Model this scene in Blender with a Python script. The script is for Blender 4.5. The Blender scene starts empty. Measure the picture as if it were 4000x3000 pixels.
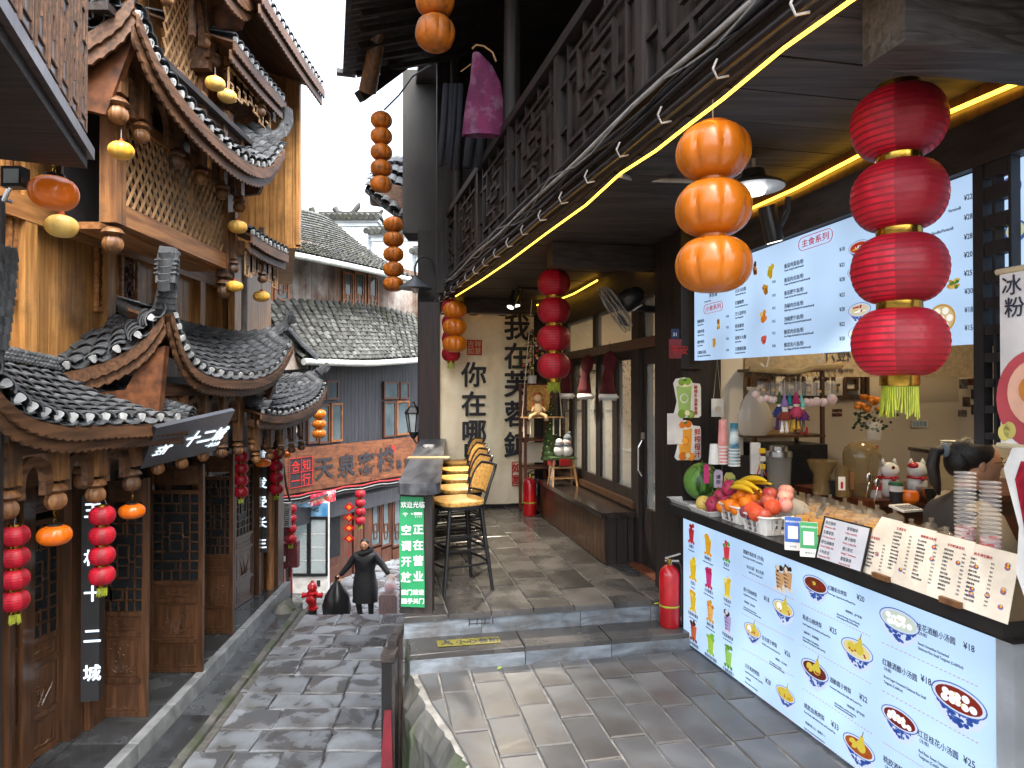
import bpy,math,random
from mathutils import Vector,Matrix
random.seed(7)
PI=math.pi
S=bpy.context.scene
C=S.collection

# ---------------------------------------------------------------- camera,sky,sun,exposure
FPX,EYE,PITCH=2600.0,1.8,math.atan(23/2600.0)
cam_d=bpy.data.cameras.new('camera')
cam=bpy.data.objects.new('camera',cam_d)
C.objects.link(cam)
cam_d.sensor_width=36.0
cam_d.lens=36.0*FPX/4000.0
cam_d.clip_start,cam_d.clip_end=0.05,600.0
cam.location=(0,0,EYE)
cam.rotation_euler=(PI/2+PITCH,0,0)
S.camera=cam
W=bpy.data.worlds.new('World')
S.world=W
W.use_nodes=True
SUN_EL,SUN_AZ=math.radians(58),math.radians(150)
nt=W.node_tree
nt.nodes.clear()
sky=nt.nodes.new('ShaderNodeTexSky')
sky.sky_type='NISHITA'
sky.sun_disc=False
sky.sun_elevation,sky.sun_rotation=SUN_EL,SUN_AZ
sky.air_density,sky.dust_density,sky.ozone_density=1.0,6.0,1.0
hs=nt.nodes.new('ShaderNodeHueSaturation')
hs.inputs['Saturation'].default_value=0.5
bg=nt.nodes.new('ShaderNodeBackground')
bg.inputs['Strength'].default_value=0.15
wo=nt.nodes.new('ShaderNodeOutputWorld')
nt.links.new(sky.outputs[0],hs.inputs['Color'])
nt.links.new(hs.outputs[0],bg.inputs['Color'])
nt.links.new(bg.outputs[0],wo.inputs['Surface'])
sl=bpy.data.lights.new('sun','SUN')
sl.energy,sl.angle,sl.color=0.55,math.radians(60),(1.0,0.97,0.93)
so=bpy.data.objects.new('sun',sl)
C.objects.link(so)
d=Vector((math.sin(SUN_AZ)*math.cos(SUN_EL),math.cos(SUN_AZ)*math.cos(SUN_EL),math.sin(SUN_EL)))
so.rotation_euler=d.to_track_quat('Z','Y').to_euler()
so.location=(0,0,20)
S.view_settings.view_transform='Standard'
S.view_settings.look='None'
S.view_settings.exposure=2.75
S.view_settings.gamma=1.0
S.cycles.max_bounces=6
S.cycles.transparent_max_bounces=12
S.cycles.use_denoising=True
S.cycles.sample_clamp_indirect=6.0
EM=1.0/2 ** 2.75          # emission of a lit board that the exposure shows as its own colour

# ---------------------------------------------------------------- finding points on real planes
ALPHA=math.radians(11.67)      # the shop front on the right runs this much to the left of the camera axis
CA,SA=math.cos(ALPHA),math.sin(ALPHA)
def Rw(x,y,z=0.0): return Vector((x*CA - y*SA,x*SA+y*CA,z))      # shop frame -> world
def toR(p): return Vector((p[0]*CA+p[1]*SA,-p[0]*SA+p[1]*CA,p[2]))
def ray(u,v):
    x,y,z=(u - 2000)/FPX,1.0,-(v - 1500)/FPX
    c,s=math.cos(PITCH),math.sin(PITCH)
    return Vector((x,y*c - z*s,y*s+z*c))
EYEV=Vector((0,0,EYE))
def onp(u,v,p0,n):
    r=ray(u,v); n=Vector(n); t=(Vector(p0) - EYEV).dot(n)/r.dot(n)
    return EYEV+r*t
def PD(u,v,d): return onp(u,v,(0,d,0),(0,1,0))
def PX(u,v,x): return onp(u,v,(x,0,0),(1,0,0))
def PZ(u,v,z): return onp(u,v,(0,0,z),(0,0,1))
def PRX(u,v,x): return onp(u,v,Rw(x,0),(CA,SA,0))
def PRY(u,v,y): return onp(u,v,Rw(0,y),(-SA,CA,0))

# ---------------------------------------------------------------- mesh collector
def rot(ax,deg): return Matrix.Rotation(math.radians(deg),4,ax)
def tr(x,y=None,z=None):
    return Matrix.Translation(Vector(x) if y is None else Vector((x,y,z)))
class MB:
    def __init__(s): s.v,s.f,s.m,s.T,s.k=[],[],[],Matrix.Identity(4),0
    def add(s,vs,fs,k=None):
        o=len(s.v); T=s.T
        s.v+=[tuple(T @ Vector(p)) for p in vs]
        s.f+=[tuple(i+o for i in f) for f in fs]
        s.m+=[s.k if k is None else k]*len(fs)
    def box(s,a,b,k=None,M=None):
        x0,y0,z0=a; x1,y1,z1=b
        vs=[(x0,y0,z0),(x1,y0,z0),(x1,y1,z0),(x0,y1,z0),(x0,y0,z1),(x1,y0,z1),(x1,y1,z1),(x0,y1,z1)]
        if M: vs=[tuple(M @ Vector(p)) for p in vs]
        s.add(vs,[(0,3,2,1),(4,5,6,7),(0,1,5,4),(1,2,6,5),(2,3,7,6),(3,0,4,7)],k)
    def cbox(s,c,d,M=None,k=None):
        h=[q/2 for q in d]
        T=tr(c) @ M if M else tr(c)
        s.box((-h[0],-h[1],-h[2]),(h[0],h[1],h[2]),k,T)
    def beam(s,p0,p1,w,h,k=None,up=(0,0,1)):      # square bar between two points
        p0,p1=Vector(p0),Vector(p1); d=p1 - p0; L=d.length
        if L<1e-6: return
        d.normalize(); up=Vector(up)
        if abs(d.dot(up))>0.98: up=Vector((0,1,0)) if abs(d.y)<0.9 else Vector((1,0,0))
        x=d.cross(up).normalized(); z=x.cross(d)
        T=Matrix((x,d,z)).transposed().to_4x4(); T.translation=p0
        s.box((-w/2,0,-h/2),(w/2,L,h/2),k,T)
    def prism(s,pts,y0,y1,k=None,M=None):          # polygon in XZ pushed along Y
        n=len(pts)
        vs=[(p[0],y0,p[1]) for p in pts]+[(p[0],y1,p[1]) for p in pts]
        if M: vs=[tuple(M @ Vector(p)) for p in vs]
        s.add(vs,[tuple(range(n))]+[tuple(range(2*n-1,n-1,-1))]+[(i,i+n,(i+1) % n+n,(i+1) % n) for i in range(n)],k)
    def face(s,pts,k=None): s.add([tuple(p) for p in pts],[tuple(range(len(pts)))],k)
    def tube(s,path,r,n=8,k=None,cap=True):
        P=[Vector(p) for p in path]; m=len(P)
        R=list(r) if isinstance(r,(list,tuple)) else [r]*m
        vs,fs=[],[]; u=None
        for i,p in enumerate(P):
            t=(P[min(i+1,m-1)] - P[max(i-1,0)]).normalized()
            if u is None: u=t.orthogonal().normalized()
            u=(u - t*u.dot(t))
            u=u.normalized() if u.length>1e-6 else t.orthogonal().normalized()
            w=t.cross(u)
            vs+=[p+(u*math.cos(2*PI*j/n)+w*math.sin(2*PI*j/n))*R[i] for j in range(n)]
        for i in range(m-1):
            for j in range(n):
                a,b=i*n+j,i*n+(j+1) % n
                fs.append((a,b,b+n,a+n))
        if cap: fs+=[tuple(range(n-1,-1,-1)),tuple(range((m-1)*n,m*n))]
        s.add(vs,fs,k)
    def lathe(s,prof,n=16,k=None,c=(0,0,0),lobe=0,amp=0.0,cap=True,M=None,sx=1.0,sy=1.0):   # prof: (r,z)
        vs,fs=[],[]; m=len(prof)
        for r,z in prof:
            for j in range(n):
                a=2*PI*j/n; q=r
                if lobe: q=r*(1 - amp*(1 - abs(math.sin(a*lobe/2)) ** 0.6))
                vs.append((c[0]+q*math.cos(a)*sx,c[1]+q*math.sin(a)*sy,c[2]+z))
        for i in range(m-1):
            for j in range(n):
                a,b=i*n+j,i*n+(j+1) % n
                fs.append((a,b,b+n,a+n))
        if cap: fs+=[tuple(range(n-1,-1,-1)),tuple(range((m-1)*n,m*n))]
        if M: vs=[tuple(M @ Vector(p)) for p in vs]
        s.add(vs,fs,k)
    def ball(s,c,r,n=12,m=8,k=None,M=None):
        rx,ry,rz=(r,r,r) if not isinstance(r,(tuple,list)) else r
        pr=[(max(math.sin(PI*i/m),1e-3),-math.cos(PI*i/m)) for i in range(m+1)]
        T=tr(c) @ (M or Matrix.Identity(4)) @ Matrix.Diagonal((rx,ry,rz,1))
        s.lathe(pr,n,k,M=T)
    def mesh(s,name,mats,smooth=False):
        me=bpy.data.meshes.new(name)
        me.from_pydata(s.v,[],s.f)
        for x in (mats if isinstance(mats,(list,tuple)) else [mats]): me.materials.append(x)
        me.polygons.foreach_set('material_index',s.m)
        if smooth: me.shade_smooth() if smooth is True else smooth_by(me,smooth)
        me.update()
        return me
    def build(s,name,mats,parent=None,smooth=False,M=None):
        return place(name,s.mesh(name,mats,smooth),parent,M)
def smooth_by(me,deg):
    me.shade_smooth(); me.set_sharp_from_angle(angle=math.radians(deg))
def place(name,me,parent=None,M=None):
    o=bpy.data.objects.new(name,me)
    C.objects.link(o)
    if parent: o.parent=parent
    if M is not None: o.matrix_basis=M
    return o
def thing(name,label,cat,loc=(0,0,0),rz=0.0,group=None,kind=None,M=None):
    o=bpy.data.objects.new(name,None); C.objects.link(o)
    o.empty_display_size=0.1
    if M is not None: o.matrix_basis=M
    else: o.location=loc; o.rotation_euler=(0,0,rz)
    return tag(o,label,cat,group,kind)
def tag(o,label=None,cat=None,group=None,kind=None):
    if label: o['label']=label
    if cat: o['category']=cat
    if group: o['group']=group
    if kind: o['kind']=kind
    return o
def dup(root,loc=None,rz=None,label=None,group=None,M=None,parent=None):
    r=root.copy(); C.objects.link(r)
    if parent: r.parent=parent
    if loc is not None: r.location=loc
    if rz is not None: r.rotation_euler=(0,0,rz)
    if M is not None: r.matrix_basis=M
    if label: r['label']=label
    if group: r['group']=group
    for ch in list(root.children): dup(ch,parent=r)
    return r
def basis(o,x,y,z):
    T=Matrix((Vector(x),Vector(y),Vector(z))).transposed().to_4x4(); T.translation=Vector(o); return T

# ---------------------------------------------------------------- materials
def rgb(h):      # sRGB hex -> linear
    h=h.lstrip('#'); c=[int(h[i:i+2],16)/255 for i in (0,2,4)]
    return tuple(q/12.92 if q<=.04045 else ((q+.055)/1.055) ** 2.4 for q in c)
def mat(name,col,rough=.6,col2=None,scale=6.0,stretch=(1,1,1),bump=.15,metal=0,isl=.12,emis=None,es=0,
        trans=0,ior=1.45,coat=0,rough2=None,spec=.5,sss=0,detail=5,contrast=(.35,.65),dist=0.0,alpha=1.0,bdist=.01,dirt=None,dscale=1.5):
    m=bpy.data.materials.new(name); m.use_nodes=True
    t=m.node_tree; N=t.nodes; L=t.links; b=N['Principled BSDF']
    if isinstance(col,str): col=rgb(col)
    col2=rgb(col2) if isinstance(col2,str) else (col2 or tuple(c*.72 for c in col))
    tc=N.new('ShaderNodeTexCoord'); mp=N.new('ShaderNodeMapping'); mp.inputs['Scale'].default_value=stretch
    oi=N.new('ShaderNodeObjectInfo'); ge=N.new('ShaderNodeNewGeometry')
    ad=N.new('ShaderNodeMath'); ad.operation='ADD'; L.new(oi.outputs['Random'],ad.inputs[0]); L.new(ge.outputs['Random Per Island'],ad.inputs[1])
    ml=N.new('ShaderNodeMath'); ml.operation='MULTIPLY'; ml.inputs[1].default_value=17.0; L.new(ad.outputs[0],ml.inputs[0])
    va=N.new('ShaderNodeVectorMath'); va.operation='ADD'
    L.new(tc.outputs['Object'],va.inputs[0]); L.new(ml.outputs[0],va.inputs[1]); L.new(va.outputs[0],mp.inputs['Vector'])
    no=N.new('ShaderNodeTexNoise'); no.inputs['Scale'].default_value=scale; no.inputs['Detail'].default_value=detail
    no.inputs['Distortion'].default_value=dist
    L.new(mp.outputs[0],no.inputs['Vector'])
    cr=N.new('ShaderNodeValToRGB'); e=cr.color_ramp.elements
    e[0].position,e[1].position=contrast; e[0].color=(*col2,1); e[1].color=(*col,1)
    L.new(no.outputs['Fac'],cr.inputs[0]); out=cr.outputs[0]
    if dirt:
        dn=N.new('ShaderNodeTexNoise'); dn.inputs['Scale'].default_value=dscale; dn.inputs['Detail'].default_value=6; dn.inputs['Roughness'].default_value=.65
        L.new(tc.outputs['Object'],dn.inputs['Vector'])
        dr=N.new('ShaderNodeMapRange'); dr.inputs['From Min'].default_value=.48; dr.inputs['From Max'].default_value=.68
        L.new(dn.outputs['Fac'],dr.inputs['Value'])
        mx=N.new('ShaderNodeMix'); mx.data_type='RGBA'; L.new(dr.outputs[0],mx.inputs['Factor'])
        L.new(out,mx.inputs['A']); mx.inputs['B'].default_value=(*(rgb(dirt) if isinstance(dirt,str) else dirt),1); out=mx.outputs['Result']
    if isl:
        fr=N.new('ShaderNodeMath'); fr.operation='FRACT'; L.new(ad.outputs[0],fr.inputs[0])
        mr=N.new('ShaderNodeMapRange'); mr.inputs['To Min'].default_value=1 - isl; mr.inputs['To Max'].default_value=1+isl
        L.new(fr.outputs[0],mr.inputs['Value'])
        hv=N.new('ShaderNodeHueSaturation'); L.new(mr.outputs[0],hv.inputs['Value']); L.new(out,hv.inputs['Color']); out=hv.outputs[0]
    L.new(out,b.inputs['Base Color'])
    b.inputs['Metallic'].default_value=metal; b.inputs['IOR'].default_value=ior
    if rough2 is not None:
        rr=N.new('ShaderNodeMapRange'); rr.inputs['From Min'].default_value,rr.inputs['From Max'].default_value=contrast
        rr.inputs['To Min'].default_value,rr.inputs['To Max'].default_value=rough2,rough
        L.new(no.outputs['Fac'],rr.inputs['Value']); L.new(rr.outputs[0],b.inputs['Roughness'])
    else: b.inputs['Roughness'].default_value=rough
    if bump:
        bp=N.new('ShaderNodeBump'); bp.inputs['Strength'].default_value=bump; bp.inputs['Distance'].default_value=bdist
        L.new(no.outputs['Fac'],bp.inputs['Height']); L.new(bp.outputs[0],b.inputs['Normal'])
    if emis:
        b.inputs['Emission Color'].default_value=(*(rgb(emis) if isinstance(emis,str) else emis),1); b.inputs['Emission Strength'].default_value=es
    if trans: b.inputs['Transmission Weight'].default_value=trans
    if coat: b.inputs['Coat Weight'].default_value=coat; b.inputs['Coat Roughness'].default_value=.15
    if sss: b.inputs['Subsurface Weight'].default_value=sss; b.inputs['Subsurface Radius'].default_value=(.02,.01,.005)
    if alpha<1: b.inputs['Alpha'].default_value=alpha
    return m
def lit(name,col,s=1.0):        # backlit film or a lamp face: gives off its own colour
    c=rgb(col) if isinstance(col,str) else col
    m=bpy.data.materials.new(name); m.use_nodes=True; b=m.node_tree.nodes['Principled BSDF']
    b.inputs['Base Color'].default_value=(*[q*.3 for q in c],1); b.inputs['Roughness'].default_value=.35
    b.inputs['Emission Color'].default_value=(*c,1); b.inputs['Emission Strength'].default_value=EM*s
    return m
def glass(name,tint=(.9,.93,.92),alpha=.3,rough=.03):
    m=bpy.data.materials.new(name); m.use_nodes=True; b=m.node_tree.nodes['Principled BSDF']
    b.inputs['Base Color'].default_value=(*tint,1); b.inputs['Roughness'].default_value=rough
    b.inputs['Alpha'].default_value=alpha; b.inputs['IOR'].default_value=1.5
    return m
VG,HGX,HGY=(9,9,.7),(.7,9,9),(9,.7,9)   # grain up,along x,along y
honey=mat('honey_pine_planks','#b98a52',.42,'#8f6335',3.0,VG,.2,dirt='#5d452c',dscale=.9,isl=.22)
honeyX=mat('honey_pine_rails','#a97848',.5,'#7a5030',3.0,HGY,.25,isl=.18)
brownV=mat('weathered_brown_posts','#8a6038',.5,'#5a3b24',3.0,VG,.35,isl=.15,dirt='#3b3029',dscale=2)
brownY=mat('weathered_brown_beams','#694a33',.55,'#3d2a1d',3.0,HGY,.35,isl=.15)
lattice_w=mat('lattice_laths','#b8966e',.6,'#8e7050',4.0,(2,2,2),.2)
carvedw=mat('carved_wood','#6f4428',.5,'#3d2415',9.0,(1,1,1),.6)
maho=mat('brown_lacquered_door','#523724',.36,'#332216',3.0,VG,.12,coat=.25,isl=.1)
darkw=mat('black_stained_timber','#2b2320',.55,'#151110',3.0,VG,.4,isl=.2)
darkY=mat('black_stained_beams','#2d2624',.6,'#171312',3.0,HGY,.5,isl=.25)
darkX=mat('black_stained_cross_beams','#302825',.6,'#171312',3.0,HGX,.5,isl=.25)
soffit=mat('grey_brown_ceiling_boards','#3d3633',.6,'#1d1a19',3.0,HGX,.6,isl=.3)
beamg=mat('grey_weathered_beam','#4b4846',.65,'#292523',3.0,HGX,.8,isl=.2,dist=1.2)
tile_m=mat('grey_clay_tile','#54585c',.55,'#35383b',7.0,(1,1,1),.3,isl=.3)
tile_far=mat('old_grey_tile','#4a4c4a',.8,'#262823',5.0,(1,1,1),.4,isl=.45,dirt='#393b2c',dscale=1.2)
tile_end=mat('white_lime_tile_end','#b2b5b6',.75,'#7c8082',12.0)
wet=mat('wet_street_stone',(.175,.195,.215),.45,(.068,.072,.078),3.0,(1,1,1),.6,rough2=.18,isl=.28,contrast=(.41,.57),dist=.6,dirt=(.07,.066,.062),dscale=1.1)
slate=mat('dark_polished_slate',(.045,.05,.055),.32,(.02,.022,.024),4.0,(1,1,1),.3,rough2=.12,isl=.25)
kerbm=mat('grey_marble_kerb',(.22,.235,.245),.35,(.11,.12,.125),6.0,(1,1,1),.3,isl=.12)
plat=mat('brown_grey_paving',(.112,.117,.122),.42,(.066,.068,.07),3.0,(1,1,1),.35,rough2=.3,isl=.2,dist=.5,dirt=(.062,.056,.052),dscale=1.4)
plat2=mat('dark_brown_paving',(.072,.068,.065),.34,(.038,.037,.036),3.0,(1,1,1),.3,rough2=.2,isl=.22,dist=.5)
bluestone=mat('blue_grey_marble',(.19,.22,.25),.4,(.09,.105,.12),2.5,(1,1,4),.4,isl=.15,dist=2.0,dirt=(.07,.06,.05),dscale=3)
grout=mat('pale_mortar',(.23,.225,.21),.85,(.12,.115,.105),14.0)
groutd=mat('dark_mortar',(.09,.088,.082),.9,(.04,.04,.036),14.0)
mossy=mat('mossy_concrete',(.10,.098,.09),.9,(.03,.032,.03),3.5,(1,1,.6),.9,dirt=(.03,.045,.015),dscale=2.2,bdist=.03)
plaster=mat('dirty_white_plaster',(.62,.66,.68),.85,(.45,.5,.52),2.0,(1,1,.5),.3,dirt=(.3,.34,.35),dscale=.8,isl=0)
greyplaster=mat('dark_grey_plaster',(.06,.06,.057),.85,(.034,.033,.032),2.5,(1,1,.5),.4,isl=0)  # dark grey plaster with a slightly darker mottle
cream=mat('cream_wall',(.66,.58,.45),.8,(.6,.53,.42),2.0,bump=.05,isl=0)
redpaper=mat('red_lantern_paper','#b80f28',.5,'#9a0c20',26.0,(1,1,.6),.6,emis='#c8102e',es=.012,isl=.06)
redpaper_d=mat('red_lantern_paper_fold','#8a0a1d',.5,'#7c0919',26.0,(1,1,.6),.5,isl=.06)
redrib=mat('red_lantern_rib','#860a1d',.55,isl=0,bump=0)
orange=mat('orange_plastic','#d5660f',.32,'#c95d0c',5.0,bump=.03,coat=.3,isl=.05,emis='#e2791c',es=.01)
amber=mat('amber_plastic','#b9660f',.35,'#a8590b',5.0,bump=.04,coat=.25,isl=.04,emis='#b9660f',es=.01)
amberd=mat('grimy_orange_plastic','#c06a18',.5,'#8a4d16',9.0,bump=.1,isl=.08,contrast=(.3,.5),dirt='#6a4420',dscale=9)
yellowp=mat('yellow_plastic_gourd','#e8a92c',.4,'#dcb968',3.0,bump=.04,isl=.05)
gold=mat('gold_foil','#c9a24a',.22,'#a88330',20.0,bump=.2,metal=1,isl=0)
tassel_m=mat('yellow_green_fringe','#a5ad34',.6,'#7f8a22',30.0,isl=.1)
black=mat('black_metal',(.012,.012,.013),.35,bump=0,isl=0)
blackm=mat('matt_black',(.018,.018,.02),.6,bump=.05,isl=0)
steel=mat('brushed_steel',(.55,.55,.55),.25,metal=1,bump=.05,isl=0)
wire=mat('grey_wire',(.25,.25,.25),.5,bump=0,isl=0)
whitep=mat('white_plastic',(.75,.74,.7),.4,bump=.03,isl=.03)
paper=mat('white_paper',(.72,.71,.68),.7,bump=.05,isl=.03)
rattan=mat('woven_cane','#d8a85c',.5,'#a97a38',40.0,(1,1,1),.8,isl=.04)
redm=mat('red_enamel','#b0141c',.3,'#8e1016',4.0,bump=.03,coat=.4,isl=.04)
pvc=mat('white_conduit',(.42,.4,.38),.6,(.25,.23,.21),6.0)
gutterm=mat('pale_grey_gutter',(.5,.52,.5),.6,(.3,.32,.28),4.0,(.5,3,3))
glassm=glass('window_glass',(.75,.8,.8),.18)
glassd=glass('dark_window_glass',(.012,.014,.016),.85,.3)
glassd.node_tree.nodes['Principled BSDF'].inputs['Specular IOR Level'].default_value=.25
clear=glass('clear_plastic',(.92,.93,.93),.22,.05)
board=lit('lit_board_film','#bddcff',.86)
ink=mat('black_ink',(.02,.02,.025),.6,bump=0,isl=0)
inkg=mat('charcoal_print',(.035,.04,.06),.6,bump=0,isl=0)
inkr=lit('red_print_on_film','#b82236',.8)
inkred=mat('red_ink','#b8231f',.6,bump=0,isl=0)
whl=lit('white_lit_letter','#dff0ff',1.5)
ledm=lit('warm_led_strip',(1.0,.5,.04),7)
spotm=lit('spotlight_lens',(1.0,.93,.8),6.0)

TEXTS=[]
def text(parent,s,size,m,M,name='lettering',align='LEFT',ext=.0006,xs=1.0,bold=0.0,lead=1.0):
    c=bpy.data.curves.new(name,'FONT'); c.body=s; c.size=size; c.align_x=align; c.extrude=ext
    hv=0.0
    if bold>size*.012: hv=size*.014
    elif size<.08: hv=size*.012
    c.offset=min(bold,size*.010); c.space_line=lead; c.resolution_u=2 if size<.08 else 4
    c.materials.append(m)
    o=bpy.data.objects.new(name,c); C.objects.link(o)
    if parent: o.parent=parent
    o.matrix_basis=M @ rot('X',90) @ Matrix.Diagonal((xs,1,1,1))
    o['hv']=hv; TEXTS.append(o)
    return o
def finish_texts():        # letters become plain meshes
    dg=bpy.context.evaluated_depsgraph_get(); dg.update()
    for o in TEXTS:
        me=bpy.data.meshes.new_from_object(o.evaluated_get(dg)); n=bpy.data.objects.new('tmp',me); nm=o.name
        C.objects.link(n); n.parent=o.parent; n.matrix_basis=o.matrix_basis.copy()
        w=o['hv']
        if w:        # heavier strokes: the same outlines laid four times,a hair apart
            V=[tuple(v.co) for v in me.vertices]; Fc=[tuple(p.vertices) for p in me.polygons]; mm=me.materials[0]; k=len(V); q=bpy.data.meshes.new(nm)
            q.from_pydata([(x+a*w,y+c*w,z+e*.00012) for e,(a,c) in enumerate(((-1,0),(1,0),(0,-1),(0,1))) for x,y,z in V],[],[tuple(i+e*k for i in f) for e in range(4) for f in Fc]); q.materials.append(mm); n.data=me=q
        if not me.materials: me.materials.append(o.data.materials[0])
        bpy.data.objects.remove(o); n.name=nm

def backlight(m,lo,hi):       # tubes behind the film: slightly brighter and dimmer zones
    t=m.node_tree; tc=t.nodes.new('ShaderNodeTexCoord'); no=t.nodes.new('ShaderNodeTexNoise'); no.inputs['Scale'].default_value=2.2; no.inputs['Detail'].default_value=1
    mr=t.nodes.new('ShaderNodeMapRange'); mr.inputs['From Min'].default_value,mr.inputs['From Max'].default_value=.3,.7; mr.inputs['To Min'].default_value,mr.inputs['To Max'].default_value=lo*EM,hi*EM
    t.links.new(tc.outputs['Object'],no.inputs['Vector']); t.links.new(no.outputs['Fac'],mr.inputs['Value']); t.links.new(mr.outputs[0],t.nodes['Principled BSDF'].inputs['Emission Strength'])
backlight(board,.70,1.05)
# ---------------------------------------------------------------- ground: street,stairs,pavements,platforms
def stone_mesh(poly,z0,z1,m,jit=.0,ch=.012,sub=1,tilt=0):
    pts=[]
    for i,p in enumerate(poly):
        q=poly[(i+1) % len(poly)]
        for k in range(sub):
            t=k/sub; w=jit if k else jit*.6
            pts.append((p[0]+(q[0]-p[0])*t+random.uniform(-w,w),p[1]+(q[1]-p[1])*t+random.uniform(-w,w)))
    cx=sum(p[0] for p in pts)/len(pts); cy=sum(p[1] for p in pts)/len(pts); n=len(pts)
    def ins(p,c):
        L=math.hypot(p[0]-cx,p[1]-cy) or 1; return (p[0] - (p[0]-cx)/L*c,p[1] - (p[1]-cy)/L*c)
    ta,tb=random.uniform(-tilt,tilt),random.uniform(-tilt,tilt)
    b=MB()
    zt=lambda p,z: z+(p[0]-cx)*ta+(p[1]-cy)*tb
    vs=[(p[0]-cx,p[1]-cy,z0-z1) for p in pts]+[(p[0]-cx,p[1]-cy,zt(p,-ch)) for p in pts]
    vs+=[(ins(p,ch*1.4)[0]-cx,ins(p,ch*1.4)[1]-cy,zt(p,0)) for p in pts]
    fs=[(i,(i+1) % n,(i+1) % n+n,i+n) for i in range(n)]+[(i+n,(i+1) % n+n,(i+1) % n+2*n,i+2*n) for i in range(n)]+[tuple(range(2*n,3*n))]
    b.add(vs,fs)
    return b.mesh('stone',m),(cx,cy,z1)
def stone(poly,z0,z1,m,parent,name='stone',**k):
    me,c=stone_mesh(poly,z0,z1,m,**k)
    return place(name,me,parent,tr(c))
def setting(name,b,m,M=None): return tag(b.build(name,m,None,M=M),kind='structure')
def lerp(a,b,t): return tuple(a[i]+(b[i]-a[i])*t for i in range(len(a)))

b=MB(); b.face([(-60,-20,-3.12),(60,-20,-3.12),(60,120,-3.12),(-60,120,-3.12)])
ground=setting('ground',b,groutd)
# street bed and its stones
b=MB(); b.box((-3.25,-3,-2.2),(1.2,10.02,-1.585))
street=setting('street',b,groutd)
y=2.6
while y<9.95:
    dy=random.uniform(.34,.48)
    y1=min(y+dy,10.0)
    if 10.0 - y1<.25: y1=10.0
    xl=lambda yy: -2.86 - .055*(yy - 4)
    xr=.9
    x=0; L=xr - xl(y)
    while x<L:
        w=random.uniform(.36,.78)
        if L - x - w<.3: w=L - x
        if x<2.9 - (y - 8)*.0:
            g=.008
            a0,a1=xl(y)+x+g,xl(y)+x+w - g
            d0,d1=xl(y1)+x+g,xl(y1)+x+w - g
            sk=random.uniform(-.02,.02)
            stone([(a0,y+g),(a1,y+g+sk),(d1,y1-g+sk),(d0,y1-g)],-1.65,-1.55+random.uniform(-.008,.01),wet,street,'paving_stone',jit=.014,sub=3,tilt=.012)
        x+=w
    y=y1
# stairs going down past the crest
b=MB()
for i in range(8): b.box((-3.6,10.0+i*.34,-3.1),(1.2,10.36+i*.34,-1.56 - (i+1)*.162),0)
stairs=setting('stairs',b,groutd)
for i in range(8):
    x=-3.5
    while x<.4:
        w=random.uniform(.5,.9); z=-1.56 - (i+1)*.162
        stone([(x,10.02+i*.34),(x+w-.01,10.02+i*.34),(x+w-.01,10.37+i*.34),(x,10.37+i*.34)],z,z+.03,wet,stairs,'stair_stone',jit=.006)
        x+=w
b=MB(); b.box((-9,12.7,-3.1),(6,26,-2.885))
lane=setting('lane_floor',b,groutd)
for i in range(9):
    for j in range(9):
        x0=-6.2+j*.75+(i % 2)*.3; y0=12.75+i*.62
        stone([(x0,y0),(x0+.73,y0),(x0+.73,y0+.6),(x0,y0+.6)],-2.9,-2.855,wet,lane,'paving_stone',jit=.01)
# left pavement with kerb,gutter strip and low kerb
kx=lambda y: -3.32 - .0622*(y - 5.58)
b=MB()
b.prism([(-5.2,-1.9),(0,-1.9),(0,-1.402),(-5.2,-1.402)],0,.1) if 0 else None
b.add([(-5.2,3,-1.9),(kx(3)-.1,3,-1.9),(kx(11.05)-.1,11.05,-1.9),(-5.2,11.05,-1.9),(-5.2,3,-1.402),(kx(3)-.1,3,-1.402),(kx(11.05)-.1,11.05,-1.402),(-5.2,11.05,-1.402)],
      [(4,5,6,7),(1,2,6,5),(2,3,7,6),(0,1,5,4),(0,3,2,1),(3,0,4,7)])
pavement=setting('pavement',b,grout)
y=3.3
while y<11:
    y1=min(y+random.uniform(.55,.8),11.04)
    if 11.04 - y1<.2: y1=11.04
    for c,(f0,f1) in enumerate([(0,.27),(.27,.54),(.54,1.0)]):
        a=lambda yy,f: (-4.55+(kx(yy) - .1+4.55)*f)
        o=(.25 if c==1 else 0)
        yy0,yy1=min(y+o,11.0),min(y1+o,11.04)
        if yy1 - yy0>.08:
            stone([(a(yy0,f0)+.004,yy0),(a(yy0,f1)-.004,yy0),(a(yy1,f1)-.004,yy1-.008),(a(yy1,f0)+.004,yy1-.008)],-1.43,-1.372,slate,pavement,'slate_slab',jit=.002,ch=.005)
    stone([(kx(y)-.1,y),(kx(y),y),(kx(y1),y1-.006),(kx(y1)-.1,y1-.006)],-1.6,-1.366,kerbm,pavement,'kerb_stone',ch=.01)
    y=y1
b=MB(); b.add([(kx(3),3,-1.6),(kx(3)+.5,3,-1.6),(kx(10.2)+.5,10.2,-1.6),(kx(10.2),10.2,-1.6),(kx(3),3,-1.545),(kx(3)+.5,3,-1.545),(kx(10.2)+.5,10.2,-1.545),(kx(10.2),10.2,-1.545)],
      [(4,5,6,7),(1,2,6,5),(2,3,7,6),(0,1,5,4)])
gut=setting('gutter_channel',b,groutd)
y=3.3
while y<10.2:
    y1=min(y+random.uniform(.6,.85),10.2)
    if 10.2 - y1<.2: y1=10.2
    stone([(kx(y)+.003,y),(kx(y)+.33,y),(kx(y1)+.33,y1-.008),(kx(y1)+.003,y1-.008)],-1.6,-1.53,slate,gut,'slate_slab',ch=.005)
    stone([(kx(y)+.33,y),(kx(y)+.42,y),(kx(y1)+.42,y1-.01),(kx(y1)+.33,y1-.01)],-1.62,-1.50,mossy,gut,'kerb_stone',jit=.008,sub=3,ch=.02)
    y=y1
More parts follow.
